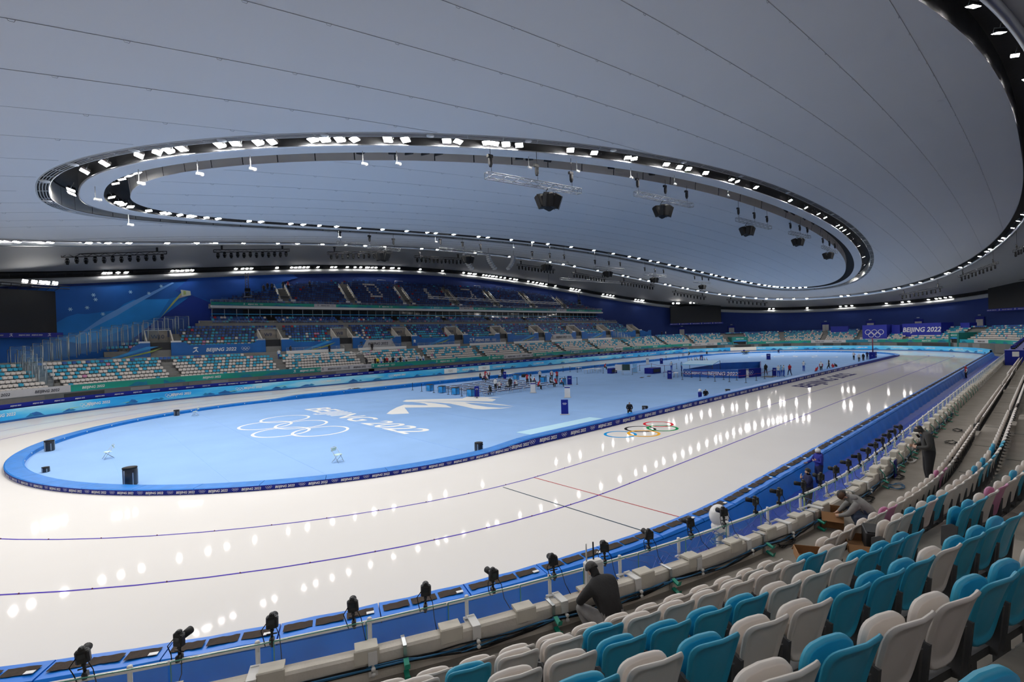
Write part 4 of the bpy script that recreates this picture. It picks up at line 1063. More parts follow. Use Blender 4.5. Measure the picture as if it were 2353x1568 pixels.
# ================================================================== trusses
def truss(mb, p, q, w_=0.36, bays=14, r=0.028, mi=0, tri=False):
    p, q = Vector(p), Vector(q); d = (q-p).normalized(); s = d.cross(Vector((0,0,1))).normalized()*w_/2; h = Vector((0,0,w_))
    ch = [s, -s, s+h, -s+h]
    for c in ch: mb.tube([p+c, q+c], r, 5, mi)
    for i in range(bays):
        a, b_ = p.lerp(q, i/bays), p.lerp(q, (i+1)/bays)
        for c0, c1 in ((ch[0], ch[2]), (ch[1], ch[3]), (ch[2], ch[3]), (ch[0], ch[1])):
            mb.tube([a+c0, b_+c1] if i % 2 == 0 else [a+c1, b_+c0], r*0.55, 4, mi)
    for e in (p, q): mb.tube([e+ch[0], e+ch[1], e+ch[3], e+ch[2]], r, 5, mi, closed=True)
def hoist(root, P, top):
    mb = MB(); mb.bbox((0,0,0.35), (0.26,0.26,0.5), 0.05); mb.box((0,0.05,0.72), (0.42,0.22,0.2)); mb.lathe([(0.1,-0.05),(0.13,0.1),(0.08,0.12)], n=8)
    o = mb.build('hoist_motor', M_BLACK, root); o.location = P
    mb = MB(); mb.tube([P+Vector((0,0,0.8)), Vector((P.x, P.y, top))], 0.022, 5); mb.build('hoist_chain', M_BLACK, root)
def speaker_cluster(root, P, M_=None):
    for i, (dx, dy) in enumerate(((-0.42,-0.35),(0.42,-0.35),(-0.42,0.4),(0.42,0.4))):
        mb = MB(); M = Matrix.Translation(Vector(P)+Vector((dx, dy, -0.95))) @ Matrix.Rotation(dx*0.5, 4, 'Y') @ Matrix.Rotation(dy*-0.7, 4, 'X')
        mb.bbox((0,0,0), (0.74, 0.62, 1.05), 0.10, M); mb.tube([M @ Vector(v) for v in ((-0.42,-0.2,-0.55),(-0.42,-0.2,0.5),(0.42,-0.2,0.5),(0.42,-0.2,-0.55))], 0.025, 5, closed=True)
        mb.build('loudspeaker', M_RUBBER, root)
    mb = MB(); mb.tube([Vector(P)+Vector((-0.5,0,-0.35)), Vector(P)+Vector((0.5,0,-0.35))], 0.04, 6); mb.tube([Vector(P)+Vector((0,-0.4,-0.35)), Vector(P)+Vector((0,0.4,-0.35)), Vector(P)+Vector((0,0,0.1))], 0.04, 6); mb.build('rigging_frame', M_BLACK, root)
T_N = [((1118,410),(1332,446),0.62),((1460,450),(1590,477),0.45),((1694,508),(1770,527),0.28),((1815,538),(1860,548),0.4),((1890,570),(1922,583),0.4)]
T_F = [((775,562),(918,578),0.7),((1008,575),(1115,587),0.6),((1220,600),(1305,607),0.4),((1365,617),(1432,622),0.45),((1480,632),(1530,637),0.45),((1595,650),(1632,653),0.5)]
for side, L, Y in (('near', T_N, -17.0), ('far', T_F, 18.0)):
    for i, (a_, b_, cf) in enumerate(L):
        P, Q = YP(*a_, Y), YP(*b_, Y)
        root = empty('hanging_truss', P.lerp(Q, 0.5)); o0 = P.lerp(Q, 0.5)
        tag(root, 'silver truss with black loudspeaker cluster, %s from left, %s side' % (nth(i+1), side), 'truss', 'hanging speaker trusses')
        mb = MB(); truss(mb, P-o0, Q-o0, 0.42, 16); mb.build('truss_frame', mat('truss_alloy', (0.22,0.23,0.24), 0.45, 0.6, noise=0.1), root)
        for f in (0.04, 0.5, 0.9):
            X = P.lerp(Q, f); 
            hoist(root, X-o0+Vector((0,0,0.9)), roofz(X.x, X.y)-o0.z-0.1)
            mb = MB(); mb.tube([X-o0+Vector((0.1,0,0.45)), X-o0+Vector((0.05,0,0.9))], 0.02, 4); mb.build('sling', M_BLACK, root)
        speaker_cluster(root, P.lerp(Q, cf)-o0+Vector((0,0,0.0)))
# black lighting bars with moving heads between outer ring and wall
def head_mesh():
    mb = MB(); mb.bbox((0,0,-0.13), (0.34,0.3,0.24), 0.04); mb.box((-0.2,0,-0.42), (0.05,0.16,0.4)); mb.box((0.2,0,-0.42), (0.05,0.16,0.4))
    mb.lathe([(0.10,-0.86),(0.15,-0.82),(0.17,-0.62),(0.16,-0.4),(0.10,-0.3)], n=10); return mb.mesh('moving_head', M_RUBBER)
HEAD = head_mesh()
T_B = [((141,592),(383,584),42),((491,580),(665,578),42),((753,584),(900,582),42),((953,592),(1063,598),43),((1188,610),(1275,622),43),((1315,629),(1392,642),43),((1425,648),(1503,660),41)]
def bar(P, Q, label, nh=12):
    o0 = P.lerp(Q, 0.5); root = empty('light_bar', o0); tag(root, label, 'light bar', 'black bars of stage lamps')
    mb = MB(); truss(mb, P-o0, Q-o0, 0.38, 18, 0.035); mb.build('truss_frame', M_BLACK, root)
    dv = (Q-P).normalized()
    for k in range(nh):
        X = P.lerp(Q, (k+0.6)/(nh+0.2)); o = link('moving_head', HEAD, root); o.location = X-o0+Vector((0,0,-0.02+(0.0 if k % 2 else -0.1)))
    for f in (0.1, 0.9):
        X = P.lerp(Q, f); hoist(root, X-o0+Vector((0,0,0.4)), roofz(X.x, min(abs(X.y), 44))-o0.z+0.3)
for i, (a_, b_, Y) in enumerate(T_B): bar(YP(*a_, Y), YP(*b_, Y), 'black bar of stage lamps under the far ceiling, %s from the left' % nth(i+1))
def XP(px, py, X): d = ray(px, py); return CAM+d*((X-CAM.x)/d.x)
for i, (a_, b_, X0, X1) in enumerate((((1545,672),(1622,684), 70, 78), ((1670,690),(1763,697), 84, 90), ((2068,680),(2166,662), 86, 80), ((2205,638),(2292,606), 70, 62), ((2330,580),(2400,545), 52, 42))):
    bar(XP(*a_, X0), XP(*b_, X1), 'black bar of stage lamps around the right bend, %s from the left' % nth(i+1), 10)
# curved loudspeaker arrays
for i, (px, py) in enumerate(((1068,585),(1122,586),(1180,590))):
    P = YP(px, py, 30); root = empty('line_array', P); tag(root, 'curved white loudspeaker array hung under the far ceiling, %s from the left' % nth(i+1), 'loudspeaker', 'line arrays')
    for k in range(8):
        a_ = k*0.13; mb = MB(); M = Matrix.Translation((0.09*k*k*0.35*(1 if i < 2 else -1), 0, -0.36*k)) @ Matrix.Rotation(a_*(-1 if i < 2 else 1), 4, 'Y')
        mb.bbox((0,0,0), (0.5,0.9,0.32), 0.04, M); mb.build('array_box', M_GREY, root)
    mb = MB(); mb.tube([(0,0,0.1), (0,0,roofz(P.x,P.y)-P.z)], 0.02, 5); mb.build('hanging_cable', M_BLACK, root)
# small camera drops below the inner ring
for i, (px, py, L) in enumerate(((183,420,1.0),(312,383,0.9),(452,363,1.1),(574,346,1.0),(834,341,1.1),(915,336,1.2),(1216,352,1.0),(1328,366,0.9),(1453,393,1.0),(1552,405,0.9),(1675,443,1.0),(299,492,0.7),(780,540,0.8),(1000,555,0.8),(1180,560,0.8))):
    P = YP(px, py, 0); t = None
    f = lambda t: onroof(ringAB(0.55, t), -0.9)
    t = th_of_px(f, px, py); P = f(t)
    root = empty('ceiling_camera', P); tag(root, 'small white camera on a drop pole below the inner ring, %s from the left' % nth(1+sorted([183,312,452,574,834,915,1216,1328,1453,1552,1675,299,780,1000,1180]).index(px)), 'camera', 'ceiling cameras')
    mb = MB(); mb.tube([(0,0,0.0),(0,0,0.75)], 0.03, 6); mb.build('drop_pole', M_WHITE, root)
    mb = MB(); mb.bbox((0.12,0,-0.06), (0.42,0.16,0.16), 0.03); mb.lathe([(0.06,-0.2),(0.1,-0.16),(0.1,-0.08)], (0.2,0,0), 8); mb.build('camera_body', M_WHITE, root)

# ================================================================== video screens
M_SCR = mat('screen_off', (0.006, 0.006, 0.0065), 0.45, noise=0.1, nscale=2)
def screen(name_lbl, Pl, Pr, z0, z1, lampn, seed, lab2):
    """Pl, Pr: left and right foot points (as seen), screen spans z0..z1"""
    c = (Pl+Pr)/2; d = (Pr-Pl); L = d.length; n = Vector((-d.y, d.x, 0)).normalized()
    if (CAM-c).dot(n) > 0: n = -n
    xr = Vector((n.y, -n.x, 0)); M0 = Matrix((xr, n, Vector((0,0,1)))).transposed().to_4x4(); M0.translation = Vector((c.x, c.y, z0))
    root = empty('video_screen'); root.matrix_basis = M0; tag(root, name_lbl, 'screen')
    h = z1-z0
    mb = MB(); mb.box((0, 0.35, h/2), (L, 0.5, h)); mb.build('cabinet', M_BLACK, root)
    mb = MB(); nx, nz = 6, 4
    mb.box((0, 0.08, h/2), (L*0.985, 0.06, h*0.97)); mb.build('display', M_SCR, root)
    mb = MB(); mb.box((0.15, 0.0, -0.3), (L+0.9, 0.12, 0.62)); bn = mb.build('banner', mat('screen_banner_blue', (0.012,0.022,0.30), 0.5, noise=0.05), root)
    k = 0; x = -L/2+0.4
    while x < L/2:
        if k % 3 == 2: link('emblem', EMB_W, bn, M=Matrix.Translation((x, -0.07, -0.48)))
        else: link('lettering', text_mesh('BEIJING 2022', 0.2, M_WPRINT, 0.2, 0.02), bn, M=Matrix.Translation((x, -0.07, -0.36)))
        x += 1.3; k += 1
    mb = MB(); 
    for dy, dz in ((-0.9, 0.35), (-0.9, 0.7)): mb.tube([(-L/2-0.2, dy, h+dz), (L/2+1.2, dy, h+dz)], 0.06, 6)
    for k in range(9): mb.tube([(-L/2+L*k/8, -0.9, h+0.35), (-L/2+L*k/8, -0.9, h+0.7)], 0.04, 5); mb.tube([(-L/2+L*k/8, -0.9, h+0.35), (-L/2+L*k/8, 0.3, h+0.1)], 0.03, 5)
    mb.build('lamp_beam', M_BLACK, root)
    for x in lampn:
        lm = Matrix.Translation((x*L, -0.9, h+1.05)) @ Matrix.Rotation(-1.0, 4, 'X') @ Matrix.Rotation(0.3, 4, 'Y')
        mb = MB(); mb.bbox((0,0,0.07), (0.62,0.5,0.12), 0.03, lm)
        lo = mb.build('lamp_housing', M_BLACK, root)
        mb = MB()
        lensf(mb, lm); mb.build('lamp_lens', M_LAMPD, lo)
    return root
W1 = wall_hit(130, 720, 2.2); W0 = W1+Vector((-7.2, -3.0, 0)); 
P1 = YP(130, 765, W1.y); P2 = YP(130, 670, W1.y)
screen('large black video screen on the mural wall at the far left', W0, W1, P1.z, P2.z, (0.05,0.17,0.27,0.34,0.45), 1, '')
Wa, Wb = wall_hit(1541, 725, 2.0), wall_hit(1657, 720, 2.0)
def zat(P, py):      # height above plan point P that shows at image row py
    lo, hi = -5, 60
    for _ in range(50):
        m = (lo+hi)/2
        if toPx(Vector((P.x, P.y, m)))[1] > py: lo = m
        else: hi = m
    return lo
screen('black video screen on the blue wall right of the upper deck', Wa, Wb, zat(Wa.lerp(Wb,0.5), 742), zat(Wa.lerp(Wb,0.5), 703), (-0.46,-0.38,-0.35,-0.12,-0.05,0.0,0.07), 2, '')
Wc, Wd = wall_hit(2270, 690, 2.0), wall_hit(2420, 690, 2.0)
screen('black video screen on the blue wall at the far right edge', Wc, Wd, zat(Wc, 711), zat(Wc, 656), (-0.2,-0.1,0.1), 3, '')
# mural on the left part of the wall: flat print following the wall surface
mural = empty('wall_mural'); tag(mural, 'blue snow mural with great wall watchtower on the far left wall', 'mural')
def wall_poly(pts, off, m, nm):
    # subdivide the outline along the wall so that the print follows its curve
    bm = bmesh.new(); vs = [bm.verts.new(wall_hit(x, y, 0.10+off)) for x, y in pts]; bm.faces.new(vs)
    bmesh.ops.triangulate(bm, faces=bm.faces)
    bmesh.ops.subdivide_edges(bm, edges=bm.edges, cuts=11, use_grid_fill=True)
    for v in bm.verts:
        k = ((abs(v.co.x)/(RD[0]-0.10-off))**RD[2]+(abs(v.co.y)/(RD[1]-0.10-off))**RD[2])**(1/RD[2]); v.co.x /= k; v.co.y /= k
    me = bpy.data.meshes.new(nm); bm.to_mesh(me); bm.free(); me.materials.append(m); return link(nm, me, mural)
mu = lambda n, c: mat('mural_'+n, tuple(min(1, 1.6*x) for x in c), 0.7, noise=0.12, nscale=0.25)
Z2 = lambda L: [(x/3.361, 600+y/3.361) for x, y in L]
wall_poly([(-150,672),(0,668),(130,660),(300,652),(480,645),(640,638),(700,700),(480,800),(300,870),(100,930),(-150,960)], 0.0, mu('base', (0.004,0.075,0.30)), 'sky_print')
wall_poly(Z2([(430,480),(520,430),(600,407),(700,415),(790,422),(900,380),(960,330),(1030,300),(1150,296),(1300,295),(1390,270),(1500,290),(1300,520),(1200,600),(600,640),(430,600)]), 0.02, mu('snow_mid', (0.006,0.14,0.44)), 'snowfield_print')
wall_poly(Z2([(900,380),(1030,300),(1310,293),(1230,420),(1000,520),(640,640),(520,620)]), 0.03, mu('snow_light', (0.01,0.20,0.55)), 'snowfield_print')
wall_poly(Z2([(560,600),(800,430),(960,345),(1040,310),(1330,165),(1345,170),(1060,330),(900,425),(700,520),(600,585)]), 0.04, mu('streak', (0.10,0.27,0.58)), 'light_streak_print')
wall_poly(Z2([(1240,440),(1290,400),(1400,330),(1480,265),(1550,290),(1640,330),(1640,470),(1500,480),(1400,560),(1150,650),(900,700)]), 0.05, mu('dark_ridge', (0.004,0.025,0.20)), 'ridge_print')
wall_poly(Z2([(1480,120),(2200,60),(2300,130),(1900,250),(1640,310),(1560,285),(1480,262),(1400,250),(1350,230)]), 0.03, mu('upper_dark', (0.004,0.05,0.26)), 'upper_print')
wall_poly(Z2([(1235,445),(1330,330),(1400,255),(1410,275),(1475,262),(1380,290),(1320,350)]), 0.07, mu('wallpath', (0.27,0.22,0.24)), 'path_print')
wall_poly(Z2([(1395,222),(1470,232),(1475,265),(1405,275)]), 0.08, mu('tower', (0.36,0.40,0.34)), 'tower_print')
wall_poly(Z2([(1415,230),(1435,232),(1438,258),(1418,262)]), 0.09, mu('tower_lime', (0.24,0.30,0.10)), 'tower_print')
wall_poly(Z2([(1240,440),(1340,310),(1400,245),(1400,258),(1345,325)]), 0.085, mu('path_lime', (0.28,0.34,0.10)), 'path_print')
for sx, sy in ((543,373),(673,361),(795,410),(722,263),(738,298),(1008,240),(1150,250),(1245,195)):
    c = wall_hit(sx/3.361, 600+sy/3.361, 0.2); mb = MB(); n = Vector((c.x, c.y*3, 0)).normalized()
    for k in range(3):
        a_ = PI*k/3; mb.add([Vector((math.cos(a_)*.28-math.sin(a_)*.05, 0, math.sin(a_)*.28+math.cos(a_)*.05)), Vector((math.cos(a_)*.28+math.sin(a_)*.05, 0, math.sin(a_)*.28-math.cos(a_)*.05)), Vector((-math.cos(a_)*.28+math.sin(a_)*.05, 0, -math.sin(a_)*.28-math.cos(a_)*.05)), Vector((-math.cos(a_)*.28-math.sin(a_)*.05, 0, -math.sin(a_)*.28+math.cos(a_)*.05))], [(0,1,2,3)])
    o = mb.build('snowflake_print', mu('flake', (0.30,0.50,0.70)), mural); o.matrix_basis = frame_on(c, n, c.z, 0.0)
# ================================================================== near seats (tip-up plastic shells)
def shell(w0, w1, h, thick, crown, lean, ntop, nbot, rim=0.0, n=28):
    """rounded plastic shell from concentric rings: x across, z up, back side towards +y"""
    def pt(r, th):
        c, s_ = math.cos(th), math.sin(th); e = ntop if s_ > 0 else nbot
        x_ = math.copysign(abs(c)**(2/e), c)*r; z_ = math.copysign(abs(s_)**(2/e), s_)*r
        f = (z_+1)/2; w_ = w0+(w1-w0)*f
        return x_*w_, crown*(1-x_*x_)*(0.4+0.6*f)+lean*f+0.035*f*f*f, z_*h/2+h/2
    mb = MB(); RR = (0.02, 0.35, 0.65, 0.84, 0.90, 0.97, 1.0)
    def ring(r, side):
        L = []
        for k in range(n):
            x_, y, z = pt(r, 2*PI*k/n)
            if side: y += (0.35*thick if r == 1.0 else (thick if r > 0.86 else thick-rim))
            L.append(Vector((x_, y, z)))
        return L
    F = [ring(r, 0) for r in RR]; Bk = [ring(r, 1) for r in RR]
    mb.grid(F, 0, True, True, flip=True); mb.grid(Bk, 0, True, True); mb.grid([F[-1], Bk[-1]], 0, True, True, flip=True)
    mb.poly(F[0]); mb.poly(Bk[0][::-1]); return mb
SEATC = {'white': mat('seat_white', (0.70, 0.645, 0.60), 0.42, noise=0.04, nscale=3, bump=0.05, bscale=300), 'blue': mat('seat_cyan', (0.035, 0.36, 0.55), 0.40, noise=0.04, nscale=3, bump=0.05, bscale=300),
         'pink': mat('seat_pink', (0.55, 0.22, 0.38), 0.42, noise=0.04, nscale=3), 'navy': mat('seat_navy', (0.010, 0.035, 0.17), 0.42, noise=0.08, nscale=3), 'mid': mat('seat_mid_blue', (0.025, 0.10, 0.36), 0.42, noise=0.08, nscale=3),
         'red': mat('seat_red', (0.42, 0.006, 0.03), 0.42, noise=0.05, nscale=3), 'maroon': mat('seat_maroon', (0.12, 0.004, 0.03), 0.42, noise=0.05, nscale=3)}
M_SBR = mat('seat_bracket_grey', (0.065, 0.065, 0.068), 0.55, noise=0.1, nscale=9)
back_m, pan_m = {}, {}
for c in ('white', 'blue', 'pink'):
    mb = shell(0.180, 0.232, 0.52, 0.026, 0.05, 0.095, 5.0, 4.0, rim=0.018); me = mb.mesh('backrest', SEATC[c]); back_m[c] = me
    mb = shell(0.190, 0.212, 0.44, 0.045, -0.03, 0.0, 4.6, 4.0); pan_m[c] = mb.mesh('seat_pan', SEATC[c])
ARMS = []
for sx in (-1, 1):
    mb = MB(); mb.prism([(sx*0.205-0.014,-0.12,0.30),(sx*0.205-0.014,-0.06,0.24),(sx*0.205-0.014,0.04,0.26),(sx*0.205-0.014,0.075,0.62),(sx*0.205-0.014,0.0,0.64),(sx*0.205-0.014,-0.11,0.58)], (0.028,0,0)); ARMS.append(mb.mesh('side_bracket', M_SBR))
mb = MB(); mb.box((0,-0.05,0.28), (0.40,0.09,0.06)); mb.box((0,-0.05,0.13), (0.07,0.08,0.26)); mb.box((0,-0.05,0.008), (0.16,0.14,0.016)); BASE = mb.mesh('seat_base', M_SBR)
def make_seat(c):
    root = empty('stadium_seat')
    o = link('backrest', back_m[c], root); o.location = (0, 0.0, 0.40)
    o = link('seat_pan', pan_m[c], root); o.location = (0, -0.065, 0.38)
    link('side_bracket', ARMS[0], root); link('side_bracket', ARMS[1], root); link('seat_base', BASE, root); return root
protos = {}
ROWN = ['front', 'second', 'third', 'fourth', 'fifth', 'sixth']
AISX = [-67.0, -50.5, -34.0, -17.5, -1.0, 15.5, 32.0]
def aisle_u(i, R):
    if i == 0: return 3+(-PI/2-math.atan2(-40.26, -8.95))/PI if True else 0
    return 2+(A-AISX[i])/(2*A)
U_A0 = 3+(-PI/2-(math.atan2(-40.26, -8.95)))/PI
BLUE = {(0,0): [], (1,0): [2, 9, 12, 14], (2,0): [1,2,3,7,8,9,10,13], (3,0): [1,2,3,5,6,7,10,12], (0,1): [], (1,1): [3,5,11,13,16,17], (2,1): [1,2,7,12,13], (3,1): [1,2,5,6,9,14], (4,1): [1,3,4]}
PINK = {(0,1): [6, 14], (1,1): [], (2,1): [4, 21], (3,1): [8, 20]}
A5 = [((1400+x/2.469), (1000+y/2.469)) for x, y in ((1310,1090),(2065,740),(2310,580),(560,1420))]
A6 = [((1400+x/2.469), (1000+y/2.469)) for x, y in ((2190,1290),)]
rnd = random.Random(31)
SEATS = []   # (dist, colour, P, rz, row, block, idx)
for k in range(6):
    R = SEAT_R[k]-0.06; 
    for blk in range(8):
        hi = UNE if blk == 0 else (U_A0 if blk == 1 else 2+(A-AISX[blk-1])/(2*A)); lo = U_A0 if blk == 0 else (2+(A-AISX[blk])/(2*A) if blk < len(AISX) else 2.02)
        if blk == 0:   # counted away from the aisle to the left
            u = u_add(R, lo, 0.58+0.25); sgn = 1; end = hi
        else:
            u = u_add(R, hi, -(0.58+0.25)); sgn = -1; end = u_add(R, lo, 0.58+0.25)
        idx = 1
        while (u < end if sgn > 0 else u > end) and idx < 60:
            P, n, t = S(R, u); P = P+Vector((0,0,SEAT_F[k])); q = toPx(P+Vector((0,0,0.9)))
            if P.x < -5.0 and q and -60 < q[0] < 2420 and q[1] < 1640 and q[2] > 0.6:
                c = 'white'
                if k <= 3 and blk <= 1:
                    if idx in BLUE.get((k,blk), []): c = 'blue'
                    elif idx in PINK.get((k,blk), []): c = 'pink'
                    elif blk == 1 and idx > 16 and k > 1: c = rnd.choice(('white','white','white','blue'))
                elif k == 4 and blk == 0: c = 'blue' if any(abs(q[0]-ax) < 45 and abs(q[1]-ay) < 60 for ax, ay in A5) else 'white'
                elif k == 5 and blk == 0: c = 'blue' if any(abs(q[0]-ax) < 70 for ax, ay in A6) else 'white'
                else:
                    c = 'white' if k < 2 and rnd.random() < 0.93 else rnd.choice(('white','white','white','blue','blue','pink') if k > 2 else ('white','white','white','blue'))
                SEATS.append((q[2], c, P, math.atan2(-n.y,-n.x)+PI/2, k, blk, idx))
            u = u_add(R, u, 0.5*sgn); idx += 1
SEATS.sort(key=lambda s: s[0])
BLKN = ['left of the first aisle', 'beyond the first aisle', 'beyond the second aisle', 'beyond the third aisle', 'beyond the fourth aisle', 'beyond the fifth aisle', 'beyond the sixth aisle', 'at the far end']
CN = {'white': 'off-white', 'blue': 'cyan blue', 'pink': 'pink'}
def seat_simple(mb, P, rz, mi, far=False):
    """folded seat in few faces: back shell and pan with rounded tops"""
    cs, sn = math.cos(rz), math.sin(rz)
    T = lambda x, y, z: (P[0]+x*cs-y*sn, P[1]+x*sn+y*cs, P[2]+z)
    for (w_, y0, y1, z0, z1, th) in (((0.205, 0.0, 0.07, 0.46, 0.80, 0.03), (0.20, -0.15, -0.13, 0.46, 0.77, 0.06)) if far else ((0.228, 0.0, 0.10, 0.36, 0.90, 0.03), (0.205, -0.16, -0.14, 0.40, 0.84, 0.06))):
        zs = z1-0.07; yb = y0+(y1-y0)*0.8
        f = [T(-w_*0.92, y0, z0), T(w_*0.92, y0, z0), T(w_, yb, zs), T(w_*0.80, y1, z1), T(-w_*0.80, y1, z1), T(-w_, yb, zs)]
        g = [T(-w_*0.92, y0+th, z0), T(w_*0.92, y0+th, z0), T(w_, yb+th, zs), T(w_*0.80, y1+th, z1), T(-w_*0.80, y1+th, z1), T(-w_, yb+th, zs)]
        mb.add(f+g, [(0,1,2,3,4,5), (11,10,9,8,7,6)]+[(i, i+6, (i+1) % 6+6, (i+1) % 6) for i in range(6)], mi)
    mb.add([T(-0.2,-0.14,0.26), T(0.2,-0.14,0.26), T(0.2,0.02,0.26), T(-0.2,0.02,0.26), T(-0.2,-0.14,0.42), T(0.2,-0.14,0.42), T(0.2,0.02,0.42), T(-0.2,0.02,0.42)], [(3,2,1,0),(4,5,6,7),(0,1,5,4),(1,2,6,5),(2,3,7,6),(3,0,4,7)], 7)
    mb.add([T(-0.03,-0.1,0), T(0.03,-0.1,0), T(0.03,-0.1,0.27), T(-0.03,-0.1,0.27)], [(0,1,2,3)], 7)
SM = [SEATC[c] for c in ('white','blue','pink','navy','mid','red','maroon')]+[M_SBR]
CI = {'white':0,'blue':1,'pink':2,'navy':3,'mid':4,'red':5,'maroon':6}
stuff = MB()
NIND = 300
for si, (d, c, P, rz, k, blk, idx) in enumerate(SEATS):
    if si < NIND:
        if c not in protos: o = protos[c] = make_seat(c); o.location = P; o.rotation_euler = (0,0,rz)
        else: o = dup(protos[c], P, rz)
        tag(o, '%s folding seat, %s row, %s %s' % (CN[c], ROWN[k], nth(idx), BLKN[blk]), 'seat', 'folding seats of the near stand')
        if idx == 1 and blk == 1 and k in (1, 2, 3):
            mb = MB(); mb.lathe([(0.062,0),(0.062,0.02),(0.052,0.025)], n=16, M=Matrix.Translation((0.222,-0.02,0.28)) @ Matrix.Rotation(PI/2, 4, 'Y'))
            pl = mb.build('row_number_disc', mat('disc_grey', (0.16,0.16,0.16), 0.5, noise=0.05), o)
            link('number', text_mesh(str(k+1), 0.10, M_WPRINT, 0.0, 0.02), pl, M=Matrix.Translation((0.2485,-0.02,0.247)) @ Matrix.Rotation(PI/2, 4, 'Z'))
    else: seat_simple(stuff, P, rz, CI[c])
# half steps in the aisles
for i in range(len(AISX)):
    for k in range(1, 6):
        u = U_A0 if i == 0 else 2+(A-AISX[i])/(2*A); P, n, t = S(SEAT_R[k-1]-0.08, u)
        if not in_frame(P+Vector((0,0,SEAT_F[k-1])), 100): continue
        mb = MB(); mb.bbox((0,0,0), (1.05, 0.44, SEAT_F[k]-SEAT_F[k-1]-0.24), 0.015); o = mb.build('aisle_step', M_CONC, tread)
        o.location = P+Vector((0,0,SEAT_F[k-1]+(SEAT_F[k]-SEAT_F[k-1]-0.24)/2)); o.rotation_euler = (0,0,math.atan2(n.y,n.x)-PI/2)
# ================================================================== far seats, too many to part singly
rnd = random.Random(77)
def pick(w_): 
    r = rnd.random(); acc = 0
    for c, p_ in w_:
        acc += p_
        if r < acc: return c
    return w_[0][0]
LOW = [(('white',0.93),('blue',0.07)), (('white',0.9),('blue',0.1)), (('white',0.7),('blue',0.28),('pink',0.02)), (('white',0.58),('blue',0.39),('pink',0.03)), (('white',0.5),('blue',0.47),('pink',0.03)), (('white',0.4),('blue',0.57),('pink',0.03)), (('blue',0.5),('white',0.25),('mid',0.25)), (('mid',0.6),('blue',0.3),('white',0.1))]
AISF = [uu(x) for x in (-50.0,-35.5,-22.3,-7.8,6.0,18.8,32.8,48.5)]
AISF += [u_of(onR(px, py, 43)) for px, py in ((1520,790),(1585,785),(1670,780),(1797,772),(1893,770),(1975,772),(2090,772),(2240,770))]
AISF += [u_of(onR(px, py, 43)) % 4-4 if u_of(onR(px, py, 43)) > 3 else u_of(onR(px, py, 43)) for px, py in ((392,858),(100,885))]
for k in range(8):
    R = 40.25+FP*k+0.62; z = FZ1+FR*k; u = u_add(R, U_L+0.01, 0.22*(k % 2)+0.1*rnd.random())
    while u < U_R:
        ok = not any(abs(u-a_) < (0.006 if (int(math.floor(u)) % 2 == 0) else 0.0055) for a_ in AISF)
        for g0, g1 in (GATE1, GATE2):
            if g0-0.004 < u < g1+0.004 and k < 7: ok = False
        P, n, t = S(R, u)
        if k >= 6 and 0.03 < u < 0.93: ok = False
        if k == 6 and u < 0.03 and u > -0.12: ok = True
        if k == 7 and u < 1.05: ok = False
        if 0.05 < u < 1.0 and k > 5: ok = False
        if ok and in_frame(P+Vector((0,0,z)), 30): seat_simple(stuff, P+Vector((0,0,z)), math.atan2(-n.y,-n.x)+PI/2, CI[pick(LOW[k])], True)
        u = u_add(R, u, 0.5)
MIDW = [(('blue',0.68),('white',0.2),('mid',0.06),('red',0.03),('pink',0.03)), (('blue',0.66),('mid',0.16),('white',0.12),('red',0.04),('pink',0.02)), (('blue',0.46),('mid',0.4),('white',0.06),('red',0.04),('pink',0.04)), (('mid',0.42),('navy',0.2),('blue',0.28),('white',0.04),('pink',0.03),('red',0.03)), (('mid',0.5),('navy',0.24),('blue',0.18),('white',0.03),('maroon',0.03),('pink',0.02)), (('mid',0.5),('navy',0.34),('blue',0.13),('red',0.03)), (('mid',0.5),('navy',0.32),('blue',0.15),('red',0.03))]
AISM = [-57.0, -42.5, -29.3, -15.9, -2.1, 11.6, 26.1, 40.9, 56.0]
for k in range(7):
    y, z = 48.7+0.85*k+0.6, 6.62+0.51*k; x = -71.5+0.25*(k % 2)
    while x < 70:
        hw = 2.0 if k < 6 else 0.7
        ok = not any(abs(x-w_) < (WWH/2*1.28+0.45) for w_ in WX) if k < 5 else True
        ok = ok and not any(abs(x-(w_+2.6)) < 0.55 for w_ in WX) 
        if x < -71.5+1.75*k or x > 69.5-1.3*k: ok = False
        if ok: seat_simple(stuff, (x, y, z), PI if False else 0.0, CI[pick(MIDW[k])], True)
        x += 0.52
for k in range(3):
    y, z = 56.0+0.85*k+0.6, 10.7+0.42*k; x = -56.5
    while x < 58:
        if not any(abs(x-(w_+2.6)) < 0.7 for w_ in WX): seat_simple(stuff, (x, y, z), 0.0, CI[pick((('mid',0.55),('navy',0.28),('blue',0.09),('white',0.03),('pink',0.03),('red',0.02)))], True)
        x += 0.52
